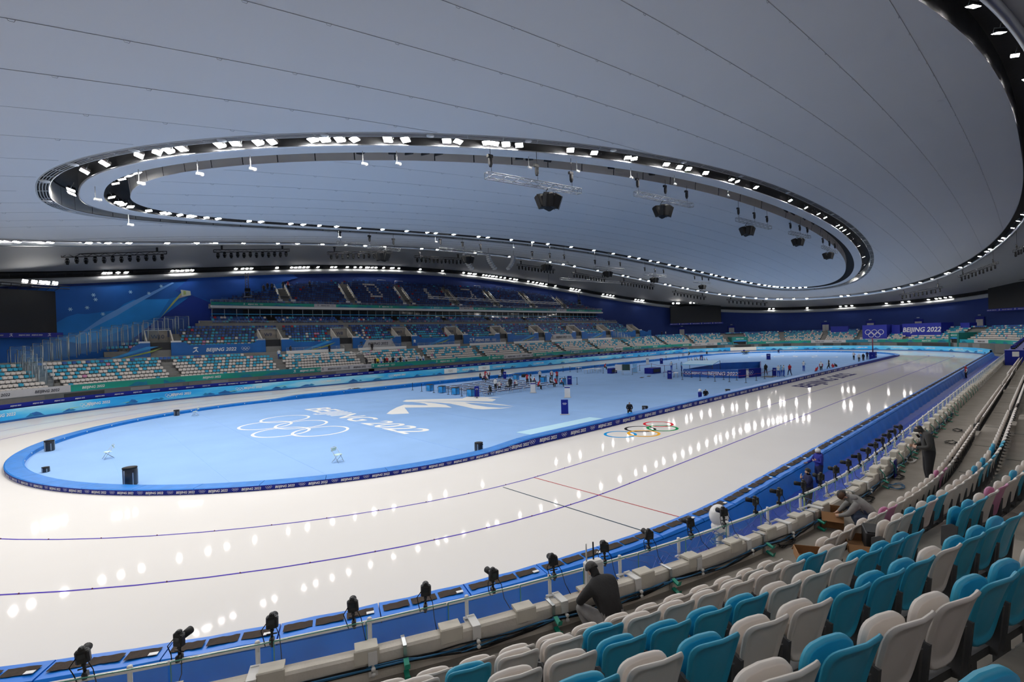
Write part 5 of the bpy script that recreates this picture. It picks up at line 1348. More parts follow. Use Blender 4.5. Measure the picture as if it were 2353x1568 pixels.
# upper deck with white figures spelt in the seats and stair slots
SLOT = [-43.0, -29.0, -15.0, -1.0, 13.0, 27.0, 41.0]
def fig(x, k):
    # outlines of white seats in three blocks of the deck
    for cx, kind in ((-22.5, 0), (-7.5, 1), (6.5, 2)):
        i = round((x-cx)/0.52)
        if kind == 0 and ((k in (4, 10) and -2 <= i <= 3) or (4 < k < 10 and i in (-2, 3))): return True
        if kind == 1 and (4 <= k <= 9 and i in (0, 1)): return True
        if kind == 2 and ((k == 10 and -3 <= i <= 2) or (5 <= k < 10 and i in (2,)) or (k in (5, 6, 7) and i == -1+k-5)): return True
    return False
for k in range(NUP):
    y, z = 58.9+0.64*k+0.45, 14.65+0.52*k; hx = 57.5-1.9*k; x = 0.8-hx+0.5
    while x < 0.8+hx-0.4:
        if not any(abs(x-s_) < (1.25 if 2 <= k <= 9 else 0.55) for s_ in SLOT):
            c = 'white' if fig(x, k) else pick((('navy',0.66),('mid',0.315),('red',0.008),('maroon',0.012),('blue',0.005)))
            seat_simple(stuff, (x, y, z), 0.0, CI[c], True)
        x += 0.52
o = stuff.build('far_seats', SM); tag(o, 'rows of distant white, cyan and navy seats filling the far stands', 'seats', kind='stuff')
# stair slots of the upper deck
for i, x in enumerate(SLOT):
    root = struct(empty('deck_stair', (x, 58.9, 14.65))); root['label'] = 'concrete stair slot through the upper deck'
    for sx in (-1, 1):
        mb = MB(); mb.prism([(sx*1.05-0.07, 1.0, 0.9), (sx*1.05-0.07, 6.2, 5.2), (sx*1.05-0.07, 6.2, 4.3), (sx*1.05-0.07, 1.0, 0.2)], (0.14,0,0)); mb.build('side_wall', M_CONC2, root)
        mb = MB(); mb.tube([(sx*1.05, 1.0, 1.35), (sx*1.05, 6.2, 5.6)], 0.05, 6); mb.build('hand_rail', M_GALV, root)
        mb = MB(); mb.box((sx*1.25, 0.9, 1.0), (0.9, 0.08, 0.5)); mb.build('end_panel', M_WHITE, root)
    mb = MB(); mb.box((0, 3.6, 2.0), (1.9, 5.0, 0.1), Matrix.Rotation(0.0, 4, 'X')); mb.prism([(-0.95,1.0,0.3),(-0.95,6.2,4.6),(-0.95,6.2,0.2)], (1.9,0,0)); mb.build('stair_flight', M_CONCF, root)
    mb = MB(); mb.box((0, 6.2, 5.0), (2.1, 0.15, 1.0)); mb.build('head_wall', M_CONC, root)
# short rails at the back of the upper deck
for i, px in enumerate((650,700,760,830,880,920,1100,1150,1185)):
    x = YP(px, 650, 66.5).x; k = min(NUP-1, int((57.5-abs(x-0.8))/1.9)); z = 14.65+0.52*k+0.5; y = 58.9+0.64*k+0.7
    root = empty('guard_rail', (x, y, z)); tag(root, 'short steel guard rail behind the upper deck, %s from the left' % nth(i+1), 'railing', 'short rails behind the upper deck')
    mb = MB(); mb.tube([(-1.1,0,-0.3),(-1.1,0,0.55),(1.1,0,0.55),(1.1,0,-0.3)], 0.035, 5); mb.build('frame', M_GALV, root)
# ================================================================== things on the infield
def on_carpet(px, py): P = G(px, py, 0.02); return Vector((P.x, P.y, 0.02))
M_MINT = mat('mint_plastic', (0.55, 0.72, 0.66), 0.45, noise=0.04)
def folding_chair(px, py, rz, label):
    root = empty('folding_chair', on_carpet(px, py), rz); tag(root, label, 'chair')
    mb = MB(); mb.bbox((0,0.02,0.44), (0.40,0.38,0.035), 0.03); mb.build('seat', M_MINT, root)
    mb = MB(); mb.bbox((0,0.0,0), (0.40,0.03,0.20), 0.01, Matrix.Translation((0,-0.27,0.73)) @ Matrix.Rotation(-0.2, 4, 'X')); mb.build('backrest', M_MINT, root)
    for sx in (-1, 1):
        mb = MB(); mb.tube([(sx*0.215,0.26,0.0),(sx*0.215,-0.02,0.44),(sx*0.215,-0.30,0.84)], 0.012, 6); mb.build('front_leg', M_GALV, root)
        mb = MB(); mb.tube([(sx*0.19,-0.26,0.0),(sx*0.19,0.16,0.42)], 0.012, 6); mb.build('rear_leg', M_GALV, root)
    mb = MB(); mb.tube([(-0.2,0.2,0.12),(0.2,0.2,0.12)], 0.01, 5); mb.tube([(-0.19,-0.2,0.1),(0.19,-0.2,0.1)], 0.01, 5); mb.tube([(-0.215,-0.30,0.84),(0,-0.31,0.86),(0.215,-0.30,0.84)], 0.012, 6); mb.build('stretcher', M_GALV, root)
folding_chair(249, 1054, math.radians(100), 'pale mint folding chair standing sideways alone at the left of the infield')
folding_chair(449, 956, math.radians(60), 'pale folding chair by the far infield border')
folding_chair(776, 1062, math.radians(205), 'mint folding chair facing the camera near the front border')
M_BIN = mat('bin_dark', (0.02,0.025,0.035), 0.35, noise=0.2, nscale=8)
def bin_(px, py, w_, h, label, ridged=True):
    P = on_carpet(px, py)
    if SR(P) > 19.5: k = 19.5/SR(P); x = max(-A, min(A, P.x)); P = Vector((x+(P.x-x)*k, P.y*k, 0.02))
    root = empty('litter_bin', P); tag(root, label, 'bin', 'dark bins round the infield edge')
    mb = MB(); mb.lathe([(w_*0.46,0),(w_*0.5,0.03),(w_*0.5,h*0.9),(w_*0.47,h*0.93)], n=16); mb.build('body', M_BIN, root)
    mb = MB(); mb.lathe([(w_*0.52,h*0.9),(w_*0.52,h*0.97),(w_*0.3,h)], n=16); mb.build('lid', M_RUBBER, root)
    mb = MB(); mb.box((0,-w_*0.5,h*0.78), (w_*0.5,0.03,h*0.14)); mb.build('flap', M_BLACK, root)
    for k in range(5):
        a_ = 2*PI*k/5; mb = MB(); mb.box((math.cos(a_)*w_*0.5, math.sin(a_)*w_*0.5, h*0.45), (0.04,0.04,h*0.8)); mb.build('rib', M_GALV, root)
bin_(107, 1037, 0.55, 0.75, 'dark ridged bin inside the left end of the infield border')
bin_(278, 1122, 0.62, 0.95, 'dark bin at the front of the infield border, lower left')
bin_(386, 955, 0.5, 0.6, 'dark bin against the far infield border, left of the folding chair')
bin_(1105, 1038, 0.5, 0.55, 'dark bin half hidden behind the near border')
bin_(1482, 946, 0.5, 0.5, 'dark bin behind the near border right of the crouching person')
bin_(1672, 905, 0.5, 0.5, 'dark bin behind the near border beside the white helmet')
bin_(50, 1095, 0.35, 0.3, 'small device with white base in the left bend of the border')
def crate(px, py, d, m, name_, label, cat, parts=True):
    P = on_carpet(px, py); root = empty(name_, P); tag(root, label, cat)
    mb = MB(); mb.bbox((0,0,d[2]/2), d, 0.03); mb.build('body', m, root)
    mb = MB(); mb.tube([(-d[0]/3,0,d[2]),(-d[0]/3,0,d[2]+0.05),(d[0]/3,0,d[2]+0.05),(d[0]/3,0,d[2])], 0.015, 5); mb.build('handle', M_RUBBER, root)
    mb = MB(); mb.box((0,-d[1]/2,d[2]*0.5), (d[0]*0.8,0.02,d[2]*0.6)); mb.build('front_grille', M_BLACK, root); return root
crate(819, 902, (1.0,0.6,0.55), M_BLACK, 'loudspeaker', 'black floor loudspeaker beside the far border', 'loudspeaker')
crate(804, 901, (0.45,0.45,0.4), M_NAVY, 'equipment_box', 'small navy box beside the black floor loudspeaker', 'box')
crate(1205, 867, (0.9,0.6,0.5), M_BLACK, 'loudspeaker', 'black floor loudspeaker behind the benches', 'loudspeaker')
crate(1500, 858, (2.6,1.6,0.95), M_NAVY, 'podium_block', 'large navy block standing alone right of the whiteboards', 'block')
crate(1407, 858, (1.7,0.9,0.9), M_NAVY, 'podium_block', 'navy covered table left of the whiteboards', 'block')
# standing signs
def sign(px, py, w_, h, m, label, txt=True, top=None):
    P = on_carpet(px, py); d = CAM-P; rz = math.atan2(d.y, d.x)+PI/2
    root = empty('standing_sign', P, rz); tag(root, label, 'sign')
    mb = MB(); mb.bbox((0,0,0.025), (w_*1.35,0.42,0.05), 0.015); mb.build('base', M_GREY, root)
    mb = MB(); mb.bbox((0,0,h/2+0.04), (w_,0.06,h), 0.01); mb.build('panel', m, root)
    if top: mb = MB(); mb.box((0,-0.035,h*0.94), (w_*0.98,0.01,h*0.1)); mb.build('header_print', top, root)
    if txt:
        for k, f_ in enumerate((0.5, 0.62, 0.44)):
            mb = MB(); mb.box((0,-0.034,h*(0.80-0.05*k)), (w_*f_,0.006,h*0.016)); mb.build('small_print', M_WPRINT, root)
sign(1298, 953, 0.62, 1.27, M_NAVY, 'navy standing sign nearest the camera on the infield')
sign(1304, 914, 0.62, 1.2, M_WHITE, 'white standing sign with navy header behind the navy one', False, M_NAVY)
sign(1225, 903, 0.62, 1.2, M_WHITE, 'white standing sign in front of the benches', False, M_NAVY)
sign(1096, 913, 0.55, 1.25, M_NAVY, 'navy standing sign at the front left corner of the benches')
sign(1309, 885, 0.62, 1.2, M_NAVY, 'navy standing sign at the right end of the benches')
sign(1160, 872, 0.5, 1.2, M_NAVY, 'navy standing sign at the back of the benches')
sign(1520, 837, 0.62, 1.2, M_NAVY, 'navy standing sign in front of the far border, middle')
sign(1488, 837, 0.62, 1.2, M_WHITE, 'white standing sign left of the far navy one', False, M_NAVY)
sign(1612, 829, 0.62, 1.2, M_NAVY, 'navy standing sign behind the seated row in blue and white')
sign(1570, 823, 0.62, 1.2, M_WHITE, 'white standing sign near the far bend', False, M_NAVY)
sign(1766, 827, 0.8, 1.3, M_NAVY, 'navy standing sign in front of the far infield rings')
sign(1539, 872, 0.62, 1.25, M_NAVY, 'navy standing sign at the left corner of the pen')
sign(1714, 868, 0.75, 1.2, M_WHITE, 'white notice sign standing before the pen', False, M_DPRINT)
sign(1780, 865, 0.5, 1.2, M_NAVY, 'navy standing sign beside the walking man')
sign(1459, 857, 0.75, 1.5, mat('pale_blue_print', (0.25,0.50,0.75), 0.5, noise=0.2, nscale=2), 'pale blue printed banner stand left of the navy block', False)
# stanchions with belts
M_BELT = mat('belt_red', (0.30,0.03,0.07), 0.6, noise=0.05); M_BELTB = mat('belt_blue', (0.05,0.25,0.5), 0.6, noise=0.05)
mb = MB(); mb.lathe([(0.17,0),(0.17,0.02),(0.12,0.035),(0.03,0.05)], n=14); SB_ = mb.mesh('base', M_BLACK)
mb = MB(); mb.lathe([(0.032,0.04),(0.032,0.92),(0.045,0.93),(0.045,1.02),(0.02,1.03)], n=8); SP_ = mb.mesh('post', M_BLACK)
stn = [0]
def stanchions(pts, m, where, close=False):
    Ps = [on_carpet(*p) for p in pts]
    for i, P in enumerate(Ps):
        root = empty('stanchion', P); stn[0] += 1
        tag(root, 'black belt stanchion %s, %s from the left' % (where, nth(i+1)), 'stanchion', 'black belt stanchions')
        link('base', SB_, root); link('post', SP_, root)
        if m and i < len(Ps)-1 and (Ps[i+1]-P).length < 9:
            d = Ps[i+1]-P; mb = MB(); pl = []
            for k in range(7): f = k/6; q = d*f+Vector((0,0,0.965-0.10*math.sin(PI*f))); pl.append(q)
            mb.grid([[q+Vector((0,0,-0.025)) for q in pl], [q+Vector((0,0,0.025)) for q in pl]], 0, True); mb.build('belt', m, root)
stanchions([(948,897),(969,900),(997,903),(1030,907),(1061,911),(1096,915)], None, 'along the front of the blue drums')
stanchions([(1294,855),(1310,855),(1327,856),(1367,852),(1386,858)], M_BELTB, 'behind the benches')
stanchions([(1326,884),(1298,882),(1255,878)], M_BELTB, 'at the right end of the benches')
stanchions([(1453,861),(1470,852),(1497,848),(1527,853),(1555,848)], M_BELT, 'behind the navy block')
stanchions([(1568,873),(1609,875),(1643,877),(1676,878),(1714,880),(1738,875),(1757,871),(1775,867)], M_BELT, 'in the front row before the pen')
stanchions([(1589,868),(1627,869),(1663,873),(1693,874),(1708,866),(1679,865)], M_BELT, 'in the second row before the pen')
stanchions([(1531,828),(1560,828),(1580,832),(1600,830)], None, 'by the far border')
# blue drums
M_DRUM = mat('drum_print', (0.03,0.30,0.68), 0.4, noise=0.5, nscale=1.2)
for i, (px, py) in enumerate(((988,899),(1016,903),(1047,907),(1082,911),(1186,874),(1249,880),(1293,884))):
    root = empty('barrier_drum', on_carpet(px, py), 0.3); tag(root, 'blue printed square drum beside the benches, %s from the left' % nth(i+1), 'drum', 'blue square drums')
    mb = MB(); mb.bbox((0,0,0.46), (0.72,0.72,0.80), 0.06); mb.build('body', M_DRUM, root)
    mb = MB(); mb.bbox((0,0,0.88), (0.78,0.78,0.05), 0.03); mb.build('lid', M_BLACK, root)
    for sx, sy in ((-1,-1),(1,-1),(1,1),(-1,1)):
        mb = MB(); mb.tube([(sx*0.36,sy*0.36,0),(sx*0.36,sy*0.36,0.88)], 0.022, 5); mb.build('frame_post', M_BLACK, root)
# benches: rows along x in front of the far border
mb = MB(); mb.bbox((0,0,0.43), (1.8,0.36,0.05), 0.01); BT = mb.mesh('seat_board', mat('bench_top', (0.42,0.44,0.48), 0.5, noise=0.1))
mb = MB(); mb.tube([(0,-0.15,0),(0,-0.15,0.41),(0,0.15,0.41),(0,0.15,0)], 0.022, 5); BL = mb.mesh('leg_frame', M_WHITE)
mb = MB(); mb.box((0,-0.17,0.40), (1.8,0.03,0.09)); mb.box((0,0.17,0.40), (1.8,0.03,0.09)); BP = mb.mesh('edge_board', mat('bench_edge', (0.03,0.04,0.14), 0.5, noise=0.05))
q0, q1, q2, q3 = on_carpet(1000, 897), on_carpet(1118, 912), on_carpet(1290, 888), on_carpet(1150, 874)
bi = 0
for r in range(8):
    for c in range(6):
        fu, fv = (c+0.35)/6, (r+0.3)/8
        P = (q1.lerp(q0, fv)).lerp(q2.lerp(q3, fv), fu)
        root = empty('bench', P, math.atan2((q2-q1).y, (q2-q1).x)); bi += 1
        tag(root, 'low navy bench with white legs, %s row from front, %s from left' % (nth(r+1), nth(c+1)), 'bench', 'rows of low benches')
        link('seat_board', BT, root); link('edge_board', BP, root)
        for sx in (-0.75, 0.75): o = link('leg_frame', BL, root); o.location = (sx, 0, 0)
bench_dir = math.atan2((q2-q1).y, (q2-q1).x)
# whiteboards and tables
for i, (px, py, m) in enumerate(((1423,861,M_WHITE),(1439,861,mat('board_green', (0.02,0.06,0.05), 0.5, noise=0.1)))):
    P = on_carpet(px, py); d = CAM-P; root = empty('easel_board', P, math.atan2(d.y, d.x)+PI/2); tag(root, ('white' if i == 0 else 'dark green')+' board on a wheeled easel frame', 'board')
    mb = MB(); mb.box((0,0,1.2), (1.25,0.04,1.0)); mb.build('panel', m, root)
    for sx in (-1, 1): mb = MB(); mb.tube([(sx*0.66,0,1.75),(sx*0.66,0,0.08),(sx*0.66,-0.3,0.03)], 0.02, 5); mb.tube([(sx*0.66,0,0.08),(sx*0.66,0.3,0.03)], 0.02, 5); mb.build('leg', M_GALV, root)
    mb = MB(); mb.tube([(-0.66,0,0.5),(0.66,0,0.5)], 0.02, 5); mb.build('crossbar', M_GALV, root)
def table(px, py, L, label, rz=0.0, m=M_WHITE):
    root = empty('folding_table', on_carpet(px, py), rz); tag(root, label, 'table')
    mb = MB(); mb.bbox((0,0,0.73), (L,0.7,0.04), 0.01); mb.build('tabletop', m, root)
    for sx in (-1, 1):
        for sy in (-1, 1): mb = MB(); mb.tube([(sx*(L/2-0.12),sy*0.27,0),(sx*(L/2-0.12),sy*0.27,0.71)], 0.022, 5); mb.build('leg', M_GALV, root)
for i, (px, py, L) in enumerate(((1350,858,1.8),(1362,856,1.8),(1374,857,1.8),(1172,869,2.0),(1330,854,1.6))): table(px, py, L, 'white folding table beyond the benches, %s from the left' % nth((3,4,5,1,2)[i]), 0.3)
table(1378, 852, 2.4, 'navy covered table behind the white tables', 0.3, M_NAVY)
for i, (px, py) in enumerate(((1545,866),(1553,868),(1530,866))): table(px, py, 1.0, 'small table at the left corner of the pen, %s from the left' % nth((2,3,1)[i]), 0.4, M_NAVY if i != 1 else M_WHITE)
# flat black pads on the carpet
for i, (px, py) in enumerate(((1475,868),(1491,865))):
    mb = MB(); P = on_carpet(px, py); mb.bbox((0,0,0.015), (1.2,0.5,0.03), 0.01); o = mb.build('rubber_mat', M_RUBBER); o.location = P; o.rotation_euler = (0,0,0.4); tag(o, 'small black mat lying on the carpet, %s of two' % ('left' if i == 0 else 'right'), 'mat')
# the pen: blue printed walls and a canopy
pen = empty('interview_pen', (0,0,0)); tag(pen, 'blue printed interview pen with lettering and a flat canopy on the infield', 'pen')
pts = [on_carpet(1571, 866), on_carpet(1697, 869.5), on_carpet(1748, 865), on_carpet(1748, 847), on_carpet(1655, 850)]
PH = [1.35, 1.35, 1.45, 1.45, 1.35]
M_PEN = mat('pen_blue', (0.012,0.10,0.40), 0.5, noise=0.25, nscale=0.6)
def pen_wall(P, Q, h, m=M_PEN, nm='wall_panel'):
    d = (Q-P); L = d.length; mb = MB(); M = Matrix.Translation(P.lerp(Q, 0.5)) @ Matrix.Rotation(math.atan2(d.y, d.x), 4, 'Z'); mb.box((0,0,h/2), (L,0.12,h), M); return mb.build(nm, m, pen), M
w1, M1 = pen_wall(pts[0], pts[1], 1.2); w2, M2 = pen_wall(pts[1], pts[2], 1.25, M_NAVY); w3, M3 = pen_wall(pts[2], pts[3], 1.25, M_NAVY); pen_wall(pts[3], pts[4], 1.2); pen_wall(pts[4], pts[0], 1.1)
L1 = (pts[1]-pts[0]).length
link('lettering', text_mesh('BEIJING 2022', 0.75, M_WPRINT, 0.2, 0.02), w1, M=M1 @ Matrix.Translation((L1*0.22,-0.075,0.35)))
link('lettering', text_mesh('BEIJING 2022', 0.42, M_WPRINT, 0.2, 0.02), w1, M=M1 @ Matrix.Translation((-L1*0.20,-0.075,0.45)))
link('rings_emblem', rings_mesh(0.7, M_WPRINT), w1, M=M1 @ Matrix.Translation((-L1*0.42,-0.075,0.6)))
link('rings_emblem', rings_mesh(0.7, M_WPRINT), w2, M=M2 @ Matrix.Translation((0.0,-0.075,0.65)))
c4 = [on_carpet(1577, 866)+Vector((0.4,1.0,1.75)), on_carpet(1650, 868)+Vector((0.4,1.0,1.75)), on_carpet(1655, 853)+Vector((0,0,1.75)), on_carpet(1585, 853)+Vector((0,0,1.75))]
mb = MB(); mb.prism(c4, (0,0,0.10)); mb.build('canopy', mat('canopy_blue', (0.10,0.42,0.72), 0.45, noise=0.1), pen)
for v in c4: mb = MB(); mb.tube([Vector((v.x,v.y,0.02)), v], 0.04, 5); mb.build('canopy_post', M_BLACK, pen)
mb = MB(); P = on_carpet(1768, 866); mb.box((0,0,0.01), (2.6,1.6,0.02)); o = mb.build('floor_mat', mat('grey_mat', (0.16,0.16,0.17), 0.9, noise=0.1)); o.location = P; tag(o, 'grey mat lying at the right corner of the pen', 'mat')
# red post with navy box near the right end
P = on_carpet(2006, 826); root = empty('marker_post', P); tag(root, 'tall red post rising from a navy box near the right bend', 'post')
mb = MB(); mb.bbox((0,0,0.75), (1.6,1.0,1.5), 0.03); mb.build('box', M_NAVY, root); mb = MB(); mb.tube([(0,0,1.5),(0,0,4.4)], 0.10, 8); mb.build('pole', mat('post_red', (0.16,0.01,0.05), 0.5, noise=0.05), root); link('lettering', text_mesh('BEIJING 2022', 0.22, M_WPRINT, 0.2, 0.02), root, M=Matrix.Rotation(-0.8, 4, 'Z') @ Matrix.Translation((0,-0.62,0.7)))
# camera dolly at the far bend
P = on_carpet(1713, 814.5); root = empty('camera_dolly', P); tag(root, 'ochre wheeled camera dolly in front of the white board section', 'dolly')
mb = MB(); mb.bbox((0,0,0.75), (3.4,1.0,0.18), 0.03); mb.build('deck', mat('ochre', (0.22,0.17,0.05), 0.6, noise=0.2), root)
for x in (-1.3,-0.4,0.4,1.3): mb = MB(); mb.tube([(x,-0.4,0.7),(x+0.2,0.4,0.0)], 0.05, 5); mb.tube([(x,0.4,0.7),(x-0.2,-0.4,0.0)], 0.05, 5); mb.build('leg', M_BLACK, root)
mb = MB(); mb.bbox((-0.9,0,1.05), (0.5,0.4,0.45), 0.04); mb.build('camera_head', M_NAVY, root)
# ================================================================== people: one skinned mesh per pose, coloured by region
def V3(x, y, z): return Vector((x, y, z))
BASEJ = {'pelvis': V3(0,0,0.93), 'spine': V3(0,-0.01,1.12), 'chest': V3(0,0.0,1.32), 'neck': V3(0,0.0,1.47), 'head': V3(0,0.02,1.56), 'crown': V3(0,0.01,1.67),
         'shL': V3(-0.18,0,1.40), 'elL': V3(-0.23,-0.03,1.13), 'wrL': V3(-0.22,0.06,0.88), 'haL': V3(-0.21,0.09,0.79),
         'shR': V3(0.18,0,1.40), 'elR': V3(0.23,-0.03,1.13), 'wrR': V3(0.22,0.06,0.88), 'haR': V3(0.21,0.09,0.79),
         'hiL': V3(-0.095,0,0.88), 'knL': V3(-0.10,0.03,0.49), 'anL': V3(-0.10,-0.02,0.09), 'toL': V3(-0.11,0.15,0.045),
         'hiR': V3(0.095,0,0.88), 'knR': V3(0.10,0.03,0.49), 'anR': V3(0.10,-0.02,0.09), 'toR': V3(0.11,0.15,0.045)}
EDGES = [('pelvis','spine','torso'),('spine','chest','torso'),('chest','neck','torso'),('neck','head','face'),('head','crown','hair'),
         ('chest','shL','torso'),('shL','elL','arm'),('elL','wrL','arm'),('wrL','haL','hand'),('chest','shR','torso'),('shR','elR','arm'),('elR','wrR','arm'),('wrR','haR','hand'),
         ('pelvis','hiL','leg'),('hiL','knL','leg'),('knL','anL','leg'),('anL','toL','shoe'),('pelvis','hiR','leg'),('hiR','knR','leg'),('knR','anR','leg'),('anR','toR','shoe')]
RADJ = {'pelvis': (0.16,0.12), 'spine': (0.15,0.115), 'chest': (0.165,0.12), 'neck': (0.058,0.058), 'head': (0.082,0.096), 'crown': (0.072,0.085), 'sh': (0.078,0.078), 'el': (0.054,0.054), 'wr': (0.040,0.038), 'ha': (0.042,0.026), 'hi': (0.105,0.11), 'kn': (0.070,0.072), 'an': (0.052,0.055), 'to': (0.045,0.036)}
REG = ['torso','arm','leg','shoe','face','hair','hand']
def fingers(J, side, E, Rr):
    h = J['ha'+side]; d = (h-J['wr'+side]).normalized(); s_ = d.cross(V3(0,1,0)); s_ = s_.normalized() if s_.length > 0.1 else V3(1,0,0); c = s_.cross(d)*(-1 if side == 'L' else 1)
    for k, (o_, L) in enumerate(((-0.030,0.070),(-0.010,0.082),(0.010,0.076),(0.029,0.060))):
        a, b_, e = 'fa%d%s' % (k, side), 'fb%d%s' % (k, side), 'fc%d%s' % (k, side)
        J[a] = h+d*0.02+s_*o_; J[b_] = J[a]+d*L*0.55+c*0.012; J[e] = J[b_]+d*L*0.40+c*0.032
        E += [('ha'+side, a, 'hand'), (a, b_, 'hand'), (b_, e, 'hand')]
        for q in (a, b_, e): Rr[q] = (0.0095, 0.0095)
    a, b_ = 'ta'+side, 'tb'+side; J[a] = h-d*0.03+c*0.035+s_*0.03; J[b_] = J[a]+d*0.045+c*0.025
    E += [('ha'+side, a, 'hand'), (a, b_, 'hand')]; Rr[a] = Rr[b_] = (0.011, 0.011)
def person_mesh(over=None, levels=1, hands=False, fat=1.0, scale=1.0):
    J = {k: v.copy() for k, v in BASEJ.items()}; E = list(EDGES); Rr = {}
    for k, v in (over or {}).items():
        if k[0] != '_': J[k] = V3(*v)
    if hands: fingers(J, 'L', E, Rr); fingers(J, 'R', E, Rr)
    names = list(J); ix = {n: i for i, n in enumerate(names)}
    me = bpy.data.meshes.new('person'); me.from_pydata([J[n] for n in names], [(ix[a], ix[b_]) for a, b_, r in E], [])
    o = bpy.data.objects.new('person_frame', me); COL.objects.link(o)
    o.modifiers.new('skin', 'SKIN'); sub = o.modifiers.new('sub', 'SUBSURF'); sub.levels = levels; sub.render_levels = levels
    sv = me.skin_vertices[0].data
    for n in names:
        r = Rr.get(n) or RADJ.get(n) or RADJ.get(n[:2]); k = fat if n in ('pelvis','spine','chest') or n[:2] in ('sh','hi','kn','el') else 1.0
        sv[ix[n]].radius = (r[0]*k, r[1]*k); sv[ix[n]].use_root = (n == 'pelvis')
    dg = bpy.context.evaluated_depsgraph_get(); m2 = bpy.data.meshes.new_from_object(o.evaluated_get(dg)); bpy.data.objects.remove(o); bpy.data.meshes.remove(me)
    # region of every face by its nearest bone
    segs = [(J[a], J[b_]-J[a], REG.index(r), (RADJ.get(a) or RADJ.get(a[:2]) or (0.01,))[0]) for a, b_, r in E]
    hd, cr, nk = J['head'], J['crown'], J['neck']; upv = (cr-nk).normalized()
    fwd = (V3(*over['_fwd']) if over and '_fwd' in over else V3(0,1,0)); fwd = (fwd-upv*fwd.dot(upv)).normalized()
    m2.materials.clear()
    for p in m2.polygons:
        c = p.center; best = (9, 0)
        for a, d, r, rad in segs:
            t = max(0, min(1, (c-a).dot(d)/max(d.length_squared, 1e-9))); dd = (c-a-d*t).length-rad*0.5
            if dd < best[0]: best = (dd, r)
        r = best[1]
        if REG[r] in ('face', 'hair'):
            q = c-hd; r = REG.index('face') if (q.dot(fwd) > 0.015 and q.dot(upv) < 0.09) or q.dot(upv) < -0.06 else REG.index('hair')
        p.material_index = r; p.use_smooth = True
    # a nose, brow and chin pushed out of the face
    for v in m2.vertices:
        q = v.co-hd; f = q.dot(fwd); s_ = (q-fwd*f-upv*q.dot(upv)).length; h = q.dot(upv)
        if f > 0.05 and s_ < 0.03 and abs(h-0.0) < 0.03: v.co += fwd*0.022
    if scale != 1.0:
        for v in m2.vertices: v.co *= scale
    return m2
def cloth(n, c): return mat('cloth_'+n, c, 0.85, noise=0.15, nscale=10, bump=0.25, bscale=25)
C_BLK, C_WHT, C_RED, C_BLU, C_SBL, C_NVY, C_GRY, C_JEAN, C_YEL = cloth('black',(0.014,0.014,0.017)), cloth('white',(0.66,0.66,0.66)), cloth('red',(0.42,0.015,0.03)), cloth('royal',(0.02,0.08,0.42)), cloth('sky',(0.20,0.42,0.68)), cloth('navy',(0.012,0.016,0.07)), cloth('grey',(0.20,0.19,0.18)), cloth('jeans',(0.05,0.075,0.13)), cloth('yellow',(0.75,0.55,0.02))
M_SHOE = mat('shoe_dark', (0.02,0.02,0.02), 0.5, noise=0.1); M_MASK = mat('face_mask', (0.60,0.65,0.70), 0.7, noise=0.05); M_HATW = mat('white_cap', (0.75,0.74,0.72), 0.8, noise=0.05, nscale=20)
SCH = {'team': (C_WHT, C_RED, C_BLK), 'team2': (C_BLK, C_WHT, C_BLK), 'team3': (C_RED, C_WHT, C_BLK), 'staff': (C_WHT, C_SBL, C_BLU), 'staff2': (C_SBL, C_WHT, C_BLU), 'black': (C_BLK, C_BLK, C_BLK), 'grey': (C_GRY, C_GRY, C_BLK), 'red': (C_RED, C_RED, C_NVY), 'yellow': (C_YEL, C_YEL, C_BLK), 'navy': (C_NVY, C_NVY, C_NVY), 'white': (C_WHT, C_WHT, C_BLK)}
SCHTXT = {'team': 'white and red kit', 'team2': 'black and white kit', 'team3': 'red and white kit', 'staff': 'white and blue kit', 'staff2': 'pale blue kit', 'black': 'black clothes', 'grey': 'grey jacket', 'red': 'red jacket', 'yellow': 'yellow jacket', 'navy': 'navy clothes', 'white': 'white jacket'}
def sit(h=0.45, lean=0.0, arms=0):
    d = h+0.08; J = {k: v.copy() for k, v in BASEJ.items()}; dz = d-0.93; o = {}
    for k in ('pelvis','spine','chest','neck','head','crown','shL','shR','elL','elR','wrL','wrR','haL','haR'):
        v = J[k]+V3(0,-0.1,dz); r = v.z-d; v.y += lean*max(0, r); v.z -= 0.25*lean*max(0, r)*lean; o[k] = tuple(v)
    for s_, x in (('L',-1),('R',1)):
        o['hi'+s_] = (x*0.10,-0.08,d-0.04); o['kn'+s_] = (x*0.13,0.34,d-0.02); o['an'+s_] = (x*0.12,0.30,0.09); o['to'+s_] = (x*0.13,0.46,0.045)
        o['el'+s_] = (x*0.24,0.0+lean*0.25,d+0.20); o['wr'+s_] = (x*0.12,0.24,d+0.10); o['ha'+s_] = (x*0.08,0.31,d+0.09)
    return o
def walk():
    return {'knL': (-0.10,0.22,0.51), 'anL': (-0.10,0.30,0.10), 'toL': (-0.10,0.46,0.07), 'knR': (0.10,-0.06,0.48), 'anR': (0.10,-0.32,0.13), 'toR': (0.10,-0.18,0.04), 'elL': (-0.24,-0.12,1.14), 'wrL': (-0.24,-0.10,0.89), 'haL': (-0.24,-0.08,0.80), 'elR': (0.24,0.06,1.14), 'wrR': (0.21,0.24,0.98), 'haR': (0.20,0.32,0.97)}
def armsfold(): return {'elL': (-0.25,0.06,1.14), 'wrL': (-0.02,0.20,1.17), 'haL': (0.06,0.20,1.19), 'elR': (0.25,0.06,1.14), 'wrR': (0.02,0.21,1.14), 'haR': (-0.06,0.21,1.12)}
def bent(): 
    o = sit(0.40, 0.8); return o
POSES = {'stand': person_mesh(), 'fold': person_mesh(armsfold()), 'walk': person_mesh(walk()), 'sit': person_mesh(sit()), 'sit2': person_mesh(sit(0.45, 0.45)), 'crouch': person_mesh(sit(0.24, 0.7))}
_PM = {}
